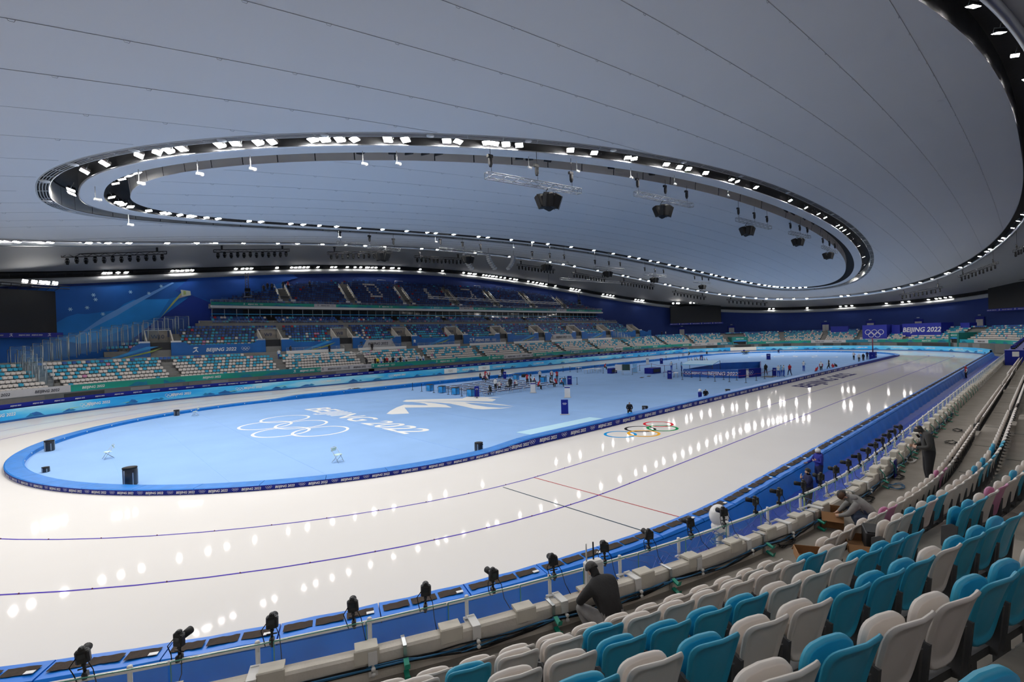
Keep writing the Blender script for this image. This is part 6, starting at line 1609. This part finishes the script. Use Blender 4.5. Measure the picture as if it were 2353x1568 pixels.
def pmesh(pose, sch, hair=None):
    key = (pose, sch)
    if key not in _PM:
        me = POSES[pose].copy(); t_, a_, l_ = SCH[sch]
        for m in (t_, a_, l_, M_SHOE, M_SKIN, M_HAIR, M_SKIN): me.materials.append(m)
        me.name = 'person'; _PM[key] = me
    return _PM[key]
def person(P, rz, pose, sch, where, s_=1.0, doing=None, grp=None):
    o = link('person', pmesh(pose, sch)); o.location = P; o.rotation_euler = (0,0,rz); o.scale = (s_,)*3
    dg = doing or {'stand': 'standing', 'fold': 'arms folded', 'walk': 'walking', 'sit': 'sitting', 'sit2': 'hunched', 'crouch': 'crouching'}[pose]
    tag(o, 'person in %s %s %s' % (SCHTXT[sch], dg, where), 'person', grp); return o
rnd = random.Random(41)
# bench area
L = [(1116,876,'stand','team3','at the back left of the benches'),(1105,875,'sit','team2','at the back left corner of the benches'),(1110,877,'sit2','team','near the back left of the benches'),(1120,879,'sit2','team','on a bench at the back left'),(1123,875,'stand','team','behind the seated pair at the benches'),
     (1149,872,'sit','white','at the middle back of the benches'),(1155,869,'stand','black','beside the rear navy sign at the benches'),(1139,899,'stand','white','alone between the bench rows'),(1127,909,'sit2','team2','on the front left bench'),(1148,898,'sit2','team','right of the standing one between benches'),(1167,897,'sit','white','on the front benches, middle'),(1173,898,'stand','black','beside the middle of the front bench'),(1187,893,'sit2','team','right of the middle front bench'),(1212,886,'stand','team3','left of the front white sign'),(1220,886,'stand','team2','just left of the front white sign'),(1226,884,'sit2','team','behind the front white sign'),(1241,876,'stand','white','behind the red seated one'),(1238,896,'sit2','team3','back turned, on the right front bench'),
     (1268,876,'stand','team','in the bench end group'),(1280,878,'stand','team3','second in the bench end group'),(1266,887,'sit','team2','left in the bench end group'),(1278,890,'sit2','team3','at the front of the bench end group'),(1289,889,'sit2','team','right in the bench end group')]
for px, py, pose, sch, where in L: person(on_carpet(px, py), rnd.uniform(-2.5, 0.6), pose, sch, where)
# around the pen and towards the right bend
L = [(1760,862,'walk','black','past the right end of the pen',-0.9),(1789,867,'stand','staff','left of the trio beside the navy sign',2.0),(1795,866,'stand','staff2','middle of the trio beside the navy sign',-1.2),(1801,866,'stand','staff','right of the trio beside the navy sign',-2.4),(1815,863.5,'walk','red','right of the trio',-0.7),(1847,854,'fold','staff','alone in mid carpet',-1.8),(1875,858,'crouch','team3','left at the near border, far part',-2.0),(1887,856,'stand','team','at the near border among the crouching ones',1.6),(1905,851,'walk','team2','by the near border, right of the crouching ones',0.4),(1915,850,'crouch','team3','right at the near border, far part',-1.0),(1923,849,'crouch','black','next to the border post',-0.4),
     (1962,828,'fold','team','first of four near the red post',-2.0),(1974,833,'stand','white','second of four near the red post',2.2),(1984,832.5,'stand','black','third of four near the red post',1.2),(1993,827.5,'fold','navy','fourth of four near the red post',-1.5),
     (1624,817,'sit2','black','on the far border left of the white board',-1.6),(1789,813,'sit2','navy','on a low seat before the far border',-1.4),(1707,845,'crouch','red','inside the pen',-2.0),(1543,852,'stand','staff','left behind the navy corner sign',-1.6),(1566,854,'stand','staff2','left of the pen canopy',-2.2),(1584,818,'sit2','team2','leaning on the far border',-0.4),(1390,850,'sit2','team3','at the navy covered table',-2.0)]
for px, py, pose, sch, where, rz in L: person(on_carpet(px, py), rz, pose, sch, where)
for i, (px, py) in enumerate(((1584,837),(1590,836),(1597,835),(1603,835),(1608,836),(1613,833),(1619,835),(1625,836))):
    person(on_carpet(px, py), -2.2, 'sit', 'staff', 'in the row of eight, %s from the left' % nth(i+1), grp='seated row in blue and white')
person(on_carpet(1447, 958), 2.2, 'sit2', 'black', 'hunched by the near border beside the pale mat')
person(on_carpet(1622, 916), 2.0, 'crouch', 'black', 'behind the near border next to the white helmet')
P = on_carpet(1613, 917)+V3(0,0.2,0); root = empty('helmet', P); tag(root, 'white round helmet beside the crouching person at the near border', 'helmet'); mb = MB(); mb.sphere((0,0,0.85), 0.17, 12, 8); mb.build('shell', M_HATW, root); mb = MB(); mb.lathe([(0.16,0),(0.2,0.65),(0.12,0.70)], n=10); mb.build('stand', M_NAVY, root)
# lower stand opposite
FY = lambda k: (40.25+FP*k+0.25, FZ1+FR*k)
for i, (px, sch) in enumerate(((842,'black'),(862,'black'),(868,'yellow'),(876,'staff'),(884,'black'),(889,'red'),(896,'white'),(903,'black'),(911,'staff'),(920,'black'),(928,'staff'),(934,'white'),(958,'staff2'),(966,'white'),(973,'staff'))):
    P = YP(px, 828, FY(0)[0]+0.1*(i % 3)); person(V3(P.x, P.y, FY(0)[1]), -PI+rnd.uniform(-0.6,0.6), 'stand', sch, 'at the far green fascia, %s from left' % nth(i+1), grp='people at the far fascia')
for i, (px, py, Y, z, sch, wh) in enumerate(((641,815,45.0,FZ1+FR*5,'staff','on the aisle steps under box W9'),(668,812,46.4,4.95,'black','with a camera on the white parapet'),(757,808,46.0,4.95,'black','at the second camera on the white parapet'),(855,800,46.0,4.95,'black','at the third camera on the white parapet'),(953,790,47.2,5.45,'staff','before the blue panel under box W7'),(1088,783,47.2,5.45,'staff','before the blue panel under box W6'),(1521,772,47.0,5.45,'black','on the blue panelled stand left of the middle screen'),(1530,772,47.0,5.45,'white','beside the one left of the middle screen'))):
    P = YP(px, py, Y); person(V3(P.x, Y, z), PI+rnd.uniform(-0.5,0.5), 'stand', sch, wh)
for i, (px, k) in enumerate(((606,5),(615,6),(625,6),(651,7),(662,7),(712,8),(1010,4),(1048,4),(1113,4),(1148,4))):
    y, z = 58.9+0.64*k+0.2, 14.65+0.52*k; P = YP(px, 665, y); person(V3(P.x, y, z), PI+rnd.uniform(-0.5,0.5), 'stand', 'black' if i != 4 else 'team3', 'on the upper deck, %s from the left' % nth(i+1), grp='people on the upper deck')
# one leaning over the pads on the right
P = G(2203, 862, 0.5); person(V3(P.x, -36.3, 0.0), 0.4, 'stand', 'team3', 'leaning on the crash mats on the right')

# ================================================================== the five people near the rail
def big(nm_label, P, rz, over, cols, fat=1.0, hairm=M_HAIR, scale=1.0, extra=None):
    me = person_mesh(over, 2, True, fat, scale); t_, a_, l_, sh = cols
    for m in (t_, a_, l_, sh, M_SKIN, hairm, M_SKIN): me.materials.append(m)
    me.name = 'person'; o = link('person', me); o.location = P; o.rotation_euler = (0,0,rz); tag(o, nm_label, 'person')
    J = dict(BASEJ); J.update({k: V3(*v) for k, v in over.items() if k[0] != '_'})
    hd, cr, nk = J['head'], J['crown'], J['neck']; up_ = (cr-nk).normalized(); fw = V3(*over.get('_fwd', (0,1,0))); fw = (fw-up_*fw.dot(up_)).normalized(); sd_ = up_.cross(fw)
    M = Matrix((sd_, fw, up_)).transposed().to_4x4(); M.translation = hd
    mb = MB()
    for s_ in (-1, 1): mb.sphere((s_*0.083,-0.005,-0.005), 0.03, 8, 6, 0, (0.4,0.7,1.1), M)
    mb.build('ears', M_SKIN, o)
    mb = MB(); rows = []      # short hair cap
    for j in range(7):
        ph = 0.05+j*0.27; r = []
        for k in range(18):
            th = 2*PI*k/18; front = max(0, math.sin(th)); p_ = ph*(1-0.30*front*(ph > 0.6))
            x_, y_, z_ = 0.099*math.sin(p_)*math.cos(th), 0.112*math.sin(p_)*math.sin(th), 0.118*math.cos(p_)
            r.append(M @ V3(x_, y_-0.006, z_+0.045))
        rows.append(r)
    mb.grid(rows, 0, True, True); mb.poly(rows[0][::-1]); mb.build('hair', hairm, o)
    return o, M, J
def at_R(px, py, R, z):
    P = onRn(px, py, R); n = S(R, u_of(P))[1]; return V3(P.x, P.y, z), n
rin = lambda n: math.atan2(-n.y, -n.x)-PI/2          # facing the ice
# A: squatting man in a dark shirt at the parapet
P, n = at_R(1385, 1390, 40.45, 2.42)
sq = {'pelvis': (0,-0.16,0.34), 'spine': (0,-0.14,0.52), 'chest': (0,0.0,0.72), 'neck': (0,0.12,0.84), 'head': (0,0.19,0.90), 'crown': (0,0.27,0.97), '_fwd': (0,0.75,-0.7),
      'shL': (-0.20,0.02,0.76), 'elL': (-0.30,0.18,0.52), 'wrL': (-0.14,0.34,0.46), 'haL': (-0.08,0.41,0.46), 'shR': (0.20,0.02,0.76), 'elR': (0.30,0.18,0.52), 'wrR': (0.14,0.34,0.46), 'haR': (0.08,0.41,0.46),
      'hiL': (-0.12,-0.14,0.30), 'knL': (-0.26,0.26,0.42), 'anL': (-0.20,0.02,0.09), 'toL': (-0.23,0.18,0.045), 'hiR': (0.12,-0.14,0.30), 'knR': (0.26,0.26,0.42), 'anR': (0.20,0.02,0.09), 'toR': (0.23,0.18,0.045)}
C_SHIRT = cloth('charcoal_shirt', (0.022,0.021,0.022)); C_PANTG = cloth('grey_trousers', (0.24,0.23,0.23))
oA, M_, J_ = big('man in black long sleeved shirt squatting at the parapet with his head bowed', P, rin(n)+0.15, sq, (C_SHIRT, C_SHIRT, C_PANTG, M_SHOE), 1.22, scale=1.02)
mb = MB(); mb.tube([M_ @ V3(0.093*math.cos(t), 0.105*math.sin(t), -0.035) for t in [0.1*k for k in range(-2, 34)]], 0.005, 5); mb.build('mask_strap', M_MASK, oA)
# B: in a blue hooded jacket and white cap, behind the pads
P, n = at_R(1823, 1100, 36.45, 0.0)
C_HOOD = cloth('royal_hoodie', (0.02,0.025,0.26))
st = {k: tuple(v) for k, v in armsfold().items()}
st.update({'elR': (0.26,0.12,1.16), 'wrR': (0.24,0.34,1.06), 'haR': (0.22,0.42,1.05)})
P = G(1823, 1108, 0.0); 
d = ray(1823, 1060); t = (1.0-CAM.z)/d.z; P = CAM+d*t; P = V3(P.x, P.y, 0.0); P = V3(P.x, min(-36.4, P.y), 0.0)
oB, M_, J_ = big('person in royal blue hooded jacket and white cap standing behind the crash mats', P, 0.9, st, (C_HOOD, C_HOOD, C_NVY, M_SHOE), 1.15, M_HATW)
mb = MB(); mb.lathe([(0.105,0.02),(0.112,0.06),(0.10,0.12),(0.06,0.155),(0.01,0.165)], n=16, M=M_); mb.sphere((0,0,0.19), 0.035, 8, 6, 0, (1,1,1), M_); mb.build('knit_cap', M_HATW, oB)
mb = MB(); mb.sphere((0,-0.09,1.44), 0.13, 10, 7, 0, (1.1,0.7,0.7)); mb.build('hood', C_HOOD, oB)
# C: dark haired, navy jacket, in the corridor at the rail
d = ray(1857, 1095); t = (1.55-CAM.z)/d.z; 
P = CAM+d*((1.75-CAM.z)/d.z); 
stc = armsfold(); stc.update({'elL': (-0.27,0.14,1.16), 'wrL': (-0.14,0.28,1.34), 'haL': (-0.09,0.28,1.43)})
u_ = u_of(P); Pc = S(38.6, u_)[0]
PC = G(1857, 1082, 1.62); PC = V3(PC.x, PC.y, 0.72)
oC, M_, J_ = big('dark haired person in navy jacket standing in the corridor with a raised hand', V3(PC.x, PC.y, 0.0), 0.6, stc, (C_NVY, C_NVY, C_BLK, M_SHOE), 1.2)
# D: grey hooded top, squatting by the cardboard box
P, n = at_R(1985, 1150, 40.72, 2.42)
sqd = dict(sq); sqd.update({'spine': (0,-0.10,0.50), 'chest': (0,0.12,0.64), 'neck': (0,0.27,0.72), 'head': (0,0.35,0.76), 'crown': (0,0.45,0.80), '_fwd': (0,0.4,-0.9), 'shL': (-0.20,0.14,0.68), 'shR': (0.20,0.14,0.68), 'elL': (-0.28,0.32,0.46), 'elR': (0.28,0.32,0.46), 'wrL': (-0.14,0.46,0.36), 'haL': (-0.08,0.52,0.33), 'wrR': (0.14,0.46,0.36), 'haR': (0.08,0.52,0.33)})
C_GHOOD = cloth('grey_hoodie', (0.21,0.205,0.20))
oD, M_, J_ = big('person in grey hooded top and jeans squatting beside the cardboard box', P, rin(n)+0.5, sqd, (C_GHOOD, C_GHOOD, C_JEAN, M_SHOE), 1.22, M_HAIR)
mb = MB(); mb.sphere((0,0.20,0.74), 0.12, 10, 7, 0, (1.15,0.8,0.6)); mb.build('hood', C_GHOOD, oD)
mb = MB(); mb.lathe([(0.104,0.03),(0.108,0.07),(0.09,0.12),(0.03,0.15)], n=14, M=M_); mb.build('brown_cap', mat('cap_brown', (0.09,0.045,0.025), 0.8, noise=0.1), oD)
# E: tall figure standing in the second row with the head down
PE = G(2136, 1112, 2.55); PE = V3(PE.x, PE.y, 2.42)
ste = {'spine': (0,0.0,1.14), 'chest': (0,0.05,1.34), 'neck': (0,0.12,1.47), 'head': (0,0.19,1.54), 'crown': (0,0.24,1.64), '_fwd': (0,0.8,-0.55), 'shL': (-0.20,0.05,1.41), 'shR': (0.20,0.05,1.41), 'elL': (-0.31,0.04,1.14), 'wrL': (-0.16,0.26,1.08), 'haL': (-0.08,0.31,1.09), 'elR': (0.31,0.04,1.14), 'wrR': (0.16,0.26,1.08), 'haR': (0.08,0.31,1.09)}
C_FLEECE = cloth('charcoal_fleece', (0.045,0.044,0.042))
oE, M_, J_ = big('tall person in charcoal fleece and black trousers standing among the near seats, head bowed', PE, 0.35, ste, (C_FLEECE, C_FLEECE, C_BLK, M_SHOE), 1.18, scale=1.06)
mb = MB(); mb.tube([V3(0.075*math.cos(t), 0.10+0.075*math.sin(t), 1.455+0.02*math.sin(t)) for t in [0.2*k for k in range(32)]], 0.012, 5); mb.build('lanyard', mat('lanyard_blue', (0.05,0.25,0.6), 0.6, noise=0.05), oE)
mb = MB(); mb.box((0,0.085,-0.05), (0.13,0.05,0.09), M_); mb.build('face_mask', M_RUBBER, oE)

# ================================================================== loose things by the rail
# white dome camera behind the pads
P = onRn(1652, 1185, 38.6); root = empty('dome_camera', V3(P.x, P.y, P.z)); tag(root, 'large white round camera dome behind the near rail', 'dome camera')
mb = MB(); mb.sphere((0,0,0), 0.22, 18, 12, 0, (1,1,1.15)); mb.build('dome', mat('dome_white', (0.78,0.77,0.75), 0.2, noise=0.02), root)
mb = MB(); mb.lathe([(0.16,-0.4),(0.18,-0.25),(0.15,-0.15)], n=16); mb.build('collar', M_WHITE, root); mb = MB(); mb.tube([(0,0,-0.4),(0,0,-P.z+0.0)], 0.08, 8); mb.build('pedestal', M_GREY, root)
# white antenna unit beside man A
P = onRn(1372, 1325, 39.85); n = S(39.8, u_of(P))[1]; root = empty('antenna_unit', V3(P.x, P.y, 2.79), rin(n)); tag(root, 'white boxy antenna unit with upright aerials on the parapet beside the squatting man', 'antenna')
mb = MB(); mb.bbox((0,0.1,0.22), (0.34,0.16,0.42), 0.03); mb.build('housing', M_WHITE, root)
for x in (-0.12, 0.02): mb = MB(); mb.tube([(x,0.12,0.4),(x,0.12,0.72)], 0.014, 6); mb.build('aerial', M_WHITE if x < 0 else M_RUBBER, root)
# cardboard boxes
M_CARD = mat('cardboard', (0.27,0.135,0.055), 0.85, noise=0.08, nscale=5)
def carton(P, rz, d, label, open_=True):
    root = empty('cardboard_box', P, rz); tag(root, label, 'box'); x, y, z = d; t_ = 0.012
    for nm, c, dd in (('side', (-x/2,0,z/2), (t_,y,z)), ('side', (x/2,0,z/2), (t_,y,z)), ('side', (0,-y/2,z/2), (x,t_,z)), ('side', (0,y/2,z/2), (x,t_,z)), ('bottom', (0,0,t_), (x,y,t_))):
        mb = MB(); mb.box(c, dd); mb.build(nm, M_CARD, root)
    for a_, c in ((0.7, (-x/2,0)), (-0.7, (x/2,0))):
        mb = MB(); M = Matrix.Translation((c[0],0,z)) @ Matrix.Rotation(a_*(-1), 4, 'Y'); mb.box((-0.12 if a_ > 0 else 0.12,0,0), (0.24,y,0.008), M); mb.build('flap', M_CARD, root)
    return root
carton(V3(*G(1912, 1205, 2.42)), 0.3, (0.55,0.42,0.36), 'open brown cardboard box on the walkway beside the grey hooded person')
carton(V3(*G(1862, 1290, 3.02))+V3(0,0,0.0), 0.5, (0.5,0.4,0.16), 'shallow open cardboard tray of cables lying between the second row seats')
carton(V3(*G(1975, 1258, 3.02))+V3(0,0,0.0), 0.35, (0.6,0.4,0.14), 'shallow cardboard tray next to the black case')
P = G(1985, 1262, 3.05); root = empty('black_case', V3(P.x+0.25, P.y-0.1, 3.02), 0.35); tag(root, 'black case with a small red mark standing at the aisle', 'case')
mb = MB(); mb.bbox((0,0,0.17), (0.50,0.30,0.34), 0.015); mb.build('body', M_BLACK, root); mb = MB(); mb.box((-0.252,0,0.17), (0.006,0.04,0.04)); mb.build('red_mark', C_RED, root); mb = MB(); mb.box((0,0,0.345), (0.46,0.26,0.02)); mb.build('lid', M_RUBBER, root)
# tangled cables on the walkway
rnd = random.Random(12)
for i, (px, py, m, nm) in enumerate(((1805,1248,M_RUBBER,'black'),(1990,1150,M_RUBBER,'black'),(2060,1098,M_RUBBER,'black'),(2185,1018,M_RUBBER,'black'),(2200,990,M_RUBBER,'black'),(2190,1060,M_RUBBER,'black'),(2060,1120,MATS['cable_blue'],'blue'),(2090,1060,MATS['white_paint'],'white'),(1660,1240,MATS['cable_blue'],'blue'))):
    c = G(px, py, 2.44 if i not in (5,) else 3.04); pts = []
    for k in range(46): a_ = k*0.55; r = 0.14+0.13*rnd.random(); pts.append(V3(c.x+r*math.cos(a_)*1.5, c.y+r*math.sin(a_)*0.7, c.z+0.012+0.03*rnd.random()))
    mb = MB(); mb.tube(pts, 0.008, 5); o = mb.build('cable_coil', m); tag(o, '%s cable coil lying on the near terrace, %s from the left' % (nm, nth(1+sorted([1805,1990,2060,2185,2200,2190,2060.5,2090,1660]).index(px if i != 6 else 2060.5))), 'cable', 'loose cables')
M_CB2 = mat('cable_bright_blue', (0.02,0.11,0.55), 0.4, noise=0.1)
for i in range(16):
    px = 1440+i*34; P = onRn(px, 1262-(px-1500)*0.37 if px > 1500 else 1280-(px-1440)*0.3, 39.6); u0 = u_of(P); L_ = rnd.uniform(1.0, 1.9); pts = []
    for k in range(12):
        f = k/11; u = u_add(39.4, u0, -L_*f); pts.append(S(39.54+0.06*math.sin(f*9+i), u)[0]+V3(0,0,2.98-rnd.uniform(0.18,0.4)*math.sin(PI*f)+0.02*math.sin(f*14)))
    mb = MB(); mb.tube(pts, 0.006, 5); o = mb.build('loose_cable', M_CB2); tag(o, 'bright blue cable looping along the white rail, %s from the left' % nth(i+1), 'cable', 'blue cables on the rail')
# navy printed board in the corridor, small yellow-green board
P = onRn(1880, 1140, 39.3); root = empty('corridor_sign', V3(P.x, P.y, 2.1), 0.35); tag(root, 'navy board with white lettering low in the corridor behind the glass', 'sign')
mb = MB(); mb.box((0,0,0.25), (1.3,0.04,0.42)); mb.build('panel', M_NAVY, root); link('lettering', text_mesh('BEIJING 2022', 0.17, M_WPRINT, 0.2, 0.02), root, M=Matrix.Translation((0,-0.025,0.2)))
mb = MB(); mb.tube([(-0.5,0,0.05),(-0.5,0,-2.1)], 0.02, 5); mb.tube([(0.5,0,0.05),(0.5,0,-2.1)], 0.02, 5); mb.build('legs', M_GALV, root)
P = onRn(1848, 1160, 39.45); root = empty('printed_board', V3(P.x, P.y, P.z-0.15), 0.3); tag(root, 'lime and blue printed board leaning inside the parapet glass', 'board')
mb = MB(); mb.box((0,0,0.15), (0.55,0.03,0.36)); mb.build('panel', MATS['print_lime'], root); mb = MB(); mb.box((0.05,-0.02,0.06), (0.45,0.01,0.14)); mb.build('print', M_DRUM, root)
for i, (px, py) in enumerate(((2057,1060),(2128,962))):
    P = onRn(px, py, 40.05); n = S(40, u_of(P))[1]; root = empty('notice_board', V3(P.x, P.y, 2.62), rin(n)+PI); tag(root, 'small navy notice board hung on the parapet, %s one' % ('nearer' if i == 0 else 'farther'), 'sign')
    mb = MB(); mb.box((0,0,0.05), (0.32,0.02,0.5)); mb.build('panel', M_NAVY, root); mb = MB(); mb.box((0,-0.012,0.12), (0.2,0.004,0.2)); mb.build('small_print', M_WPRINT, root)
# ================================================================== boxes with print on the right end stand
def on_stand(px, py, R, k): P = onR(px, py, R); return P
def stand_box(pl, pr, R, depth, z0, z1, label, txt=None, rings=False, size=1.0):
    a, b_ = onR(*pl, R), onR(*pr, R); a = V3(a.x, a.y, 0); b_ = V3(b_.x, b_.y, 0); c = a.lerp(b_, 0.5); d = b_-a; n = V3(-d.y, d.x, 0).normalized()
    if (CAM-c).dot(n) > 0: n = -n
    L = d.length; M = frame_on(c, n, z0, 0); root = empty('printed_box'); root.matrix_basis = M; tag(root, label, 'box')
    mb = MB(); mb.box((0, depth/2, (z1-z0)/2), (L, depth, z1-z0)); mb.build('body', mat('box_blue', (0.010,0.022,0.34), 0.55, noise=0.05), root)
    mb = MB(); mb.box((0, -0.02, (z1-z0)-0.05), (L+0.1, 0.1, 0.1)); mb.build('top_edge', MATS['screen_banner_blue'], root)
    if txt: link('lettering', text_mesh(txt, size, M_WPRINT, 0.2, 0.02), root, M=Matrix.Translation((0,-0.05,(z1-z0)*0.36)))
    if rings: link('rings_emblem', rings_mesh(size, M_WPRINT), root, M=Matrix.Translation((0,-0.05,(z1-z0)*0.5)))
    return root
zr = lambda px, py, R: onR(px, py, R).z
stand_box((1982,778),(2038,778), 41.5, 4.0, FZ1, zr(2010,747,41.5), 'navy box with white interlocked rings on the right end stand', rings=True, size=2.6)
stand_box((2049,772),(2068,772), 43.5, 3.0, FZ1+FR*3, zr(2058,747,43.5), 'plain navy box between the rings box and the lettered box')
stand_box((2074,771),(2163,771), 43.0, 4.5, FZ1+FR*3, zr(2118,743,43.0), 'wide navy box with white lettering on the right end stand', txt='BEIJING 2022', size=1.75)
stand_box((1909,762),(1949,762), 45.5, 2.0, FZ1+FR*6, zr(1930,750,45.5), 'low navy box behind the right end seats')
stand_box((2207,752),(2228,752), 46.0, 2.0, FZ1+FR*7, zr(2218,742,46.0), 'low navy box near the right gate stair')
# doors in the blue wall
for i, (px, py) in enumerate(((1567,762),(1681,757),(1897,748),(2000,743),(2110,738),(2251,735))):
    c = wall_hit(px, py, 0.25); n = V3(c.x/RD[0]**2, c.y/RD[1]**2, 0).normalized(); root = struct(empty('door_%d' % (i+3))); root.matrix_basis = frame_on(c, n, FZ1+FR*8-0.2, 0.0)
    root['label'] = 'pale exit door in the blue wall'
    mb = MB(); mb.box((0, 0.1, 1.4), (2.3, 0.2, 2.9)); mb.build('recess', M_NAVY, root)
    for sx in (-1, 1): mb = MB(); mb.box((sx*0.45, -0.02, 1.1), (0.86, 0.08, 2.2)); mb.build('door_leaf', mat('door_grey', (0.40,0.40,0.41), 0.5, noise=0.05), root)
    mb = MB(); mb.box((0, -0.05, 3.3), (0.7, 0.08, 0.22)); mb.build('exit_sign', mat('sign_pale', (0.35,0.42,0.50), 0.5, noise=0.05), root)
# ================================================================== white trusses hung before the far stand
for i, (a, b_, Y) in enumerate((((985,686),(1286,700),54.0), ((1288,643),(1450,653),44.0), ((662,824),(860,812),40.8))):
    P, Q = YP(*a, Y), YP(*b_, Y); o0 = P.lerp(Q, 0.5); root = empty('hanging_truss', o0); tag(root, ('long white truss hung before the upper deck', 'white truss hung under the far ceiling right of centre', 'white truss resting along the front lower seats opposite')[i], 'truss')
    mb = MB(); truss(mb, P-o0, Q-o0, 0.5 if i < 2 else 0.32, 26, 0.04); mb.build('truss_frame', M_WHITE, root)
    for f in (0.1, 0.9):
        X = P.lerp(Q, f)-o0; top = (Dz(o0.x)-0.5 if i < 2 else FZ1-0.0)-o0.z; mb = MB(); mb.tube([X+V3(0,0,0.3), V3(X.x, X.y, top)], 0.03, 5); mb.build('hanging_cable' if i < 2 else 'support', M_BLACK if i < 2 else M_GALV, root)
# follow-spot towers
for i, (px, py) in enumerate(((569,690),(1330,705))):
    P = YP(px, py, 60.5); root = empty('spotlight_tower', P); tag(root, 'black truss tower with lamp platform at the %s end of the upper deck' % ('left', 'right')[i], 'tower')
    mb = MB(); h = Dz(P.x)-1.0-P.z
    for sx, sy in ((-.25,-.25),(.25,-.25),(.25,.25),(-.25,.25)): mb.tube([(sx,sy,0.0),(sx,sy,h)], 0.04, 5)
    for k in range(10): mb.tube([(-.25,-.25,h*k/10),(.25,-.25,h*(k+1)/10)], 0.025, 4); mb.tube([(.25,.25,h*k/10),(-.25,.25,h*(k+1)/10)], 0.025, 4)
    mb.build('truss_frame', M_BLACK, root)
    mb = MB(); mb.bbox((0,0,0.6), (1.3,1.1,0.12), 0.03); mb.tube([(-.6,-.5,0.6),(-.6,-.5,1.6),(.6,-.5,1.6),(.6,-.5,0.6)], 0.03, 5); mb.build('platform', M_GREY, root)
    mb = MB(); mb.bbox((0,-0.3,1.1), (0.5,0.9,0.5), 0.06); mb.bbox((0,-0.2,1.9), (0.9,0.5,0.7), 0.05); mb.build('follow_spot', M_RUBBER, root)
# ================================================================== steel and glass stair screens at the left end of the far stand
M_SGL = mat('screen_glass', (0.25,0.45,0.62), 0.05, alpha=0.07, spec=0.6)
def stair_screen(px, py, R, w_, h, label):
    P = onR(px, py, R); n = S(R, u_of(P))[1]; root = empty('glass_screen'); root.matrix_basis = frame_on(V3(P.x,P.y,0), n, P.z-h, 0); tag(root, label, 'glass screen', 'steel framed stair screens')
    mb = MB(); mb.tube([(-w_/2,0,0),(-w_/2,0,h),(w_/2,0,h),(w_/2,0,0)], 0.05, 6); mb.build('frame', M_GALV, root)
    mb = MB(); mb.tube([(-w_/2,0.5,0),(-w_/2,0.5,h*0.86),(w_/2*0.3,0.5,h*0.86),(w_/2*0.3,0.5,0)], 0.04, 6); mb.build('rear_frame', M_GALV, root)
    mb = MB(); mb.box((0,0.0,h*0.52), (w_*0.96,0.02,h*0.92)); mb.build('pane', M_SGL, root)
i = 1
for px, py in ((75,795),(97,789),(119,781),(136,776),(154,771),(178,766),(203,762),(227,757),(251,752),(275,748),(300,745),(323,741),(346,737),(370,732),(394,728),(418,727)):
    stair_screen(px, py, 47.3 if px < 240 else 47.3+(px-240)*0.042, 1.9, 3.0, 'steel framed glass screen climbing the far stair, %s from left' % nth(i)); i += 1
for k, (px, py) in enumerate(((40,797),(57,806),(68,815),(80,824),(90,833),(105,842))):
    stair_screen(px, py, 46.6-1.0*k, 1.4, 2.6, 'steel framed glass screen stepping down the aisle below, %s from top' % nth(k+1))
for k, (px, py) in enumerate(((1416,760),(1424,763),(1431,766),(1438,769),(1445,772))):
    stair_screen(px, py, 47.0-0.8*k, 1.4, 2.2, 'steel framed glass screen stepping down beyond the white parapets, %s from top' % nth(k+1))
# ================================================================== booth and desks at the far right end of the near stand
root = empty('control_booth', V3(-3.2, -41.2, 2.42)); tag(root, 'navy control booth with white notice at the far end of the near rows', 'booth')
mb = MB(); mb.bbox((0,0,0.75), (2.0,2.2,1.5), 0.04); mb.build('body', M_NAVY, root); mb = MB(); mb.box((-1.01,0.3,1.15), (0.02,0.5,0.5)); mb.build('notice', M_WHITE, root); mb = MB(); mb.box((0,0,1.53), (2.1,2.3,0.06)); mb.build('top', MATS['box_blue'], root)
for i in range(12):
    x = 0.3+4.0*i; root = empty('desk_unit', V3(x, -40.75, 2.42)); tag(root, 'navy desk with monitor in the row beyond the booth, %s from the booth' % nth(i+1), 'desk', 'navy desks beyond the booth')
    mb = MB(); mb.bbox((0,0,1.42), (3.9,1.1,0.12), 0.02); mb.build('desktop', MATS['box_blue'], root)
    mb = MB(); mb.box((0,0.45,0.7), (3.9,0.06,1.4)); mb.build('front_panel', M_NAVY, root)
    mb = MB(); mb.bbox((0.4,0.2,1.66), (0.9,0.35,0.36), 0.04); mb.build('monitor', M_NAVY, root); mb = MB(); mb.bbox((-1.1,0.1,1.58), (0.5,0.3,0.2), 0.03); mb.build('console', M_RUBBER, root)
# long white seat blocks (folded row covers) are part of the far rows; small mixer boxes on the parapet
for i in range(22):
    u = u_add(39.85, u_of(onRn(2010, 1080, 39.85)), -1.25*i); Pp, n, t = S(39.86, u)
    root = empty('power_box', V3(Pp.x, Pp.y, 2.79), rin(n)); tag(root, 'cream connector box on the far part of the parapet, %s from the left' % nth(i+1), 'box', 'cream boxes on the parapet')
    mb = MB(); mb.bbox((0,0,0.11), (0.42,0.2,0.2), 0.02); mb.build('housing', MATS['cream_clamp'], root); mb = MB(); mb.tube([(0,-0.1,0.15),(0.05,-0.2,0.0),(0.1,-0.22,-0.25)], 0.012, 5); mb.build('cable', MATS['hook_green'], root)
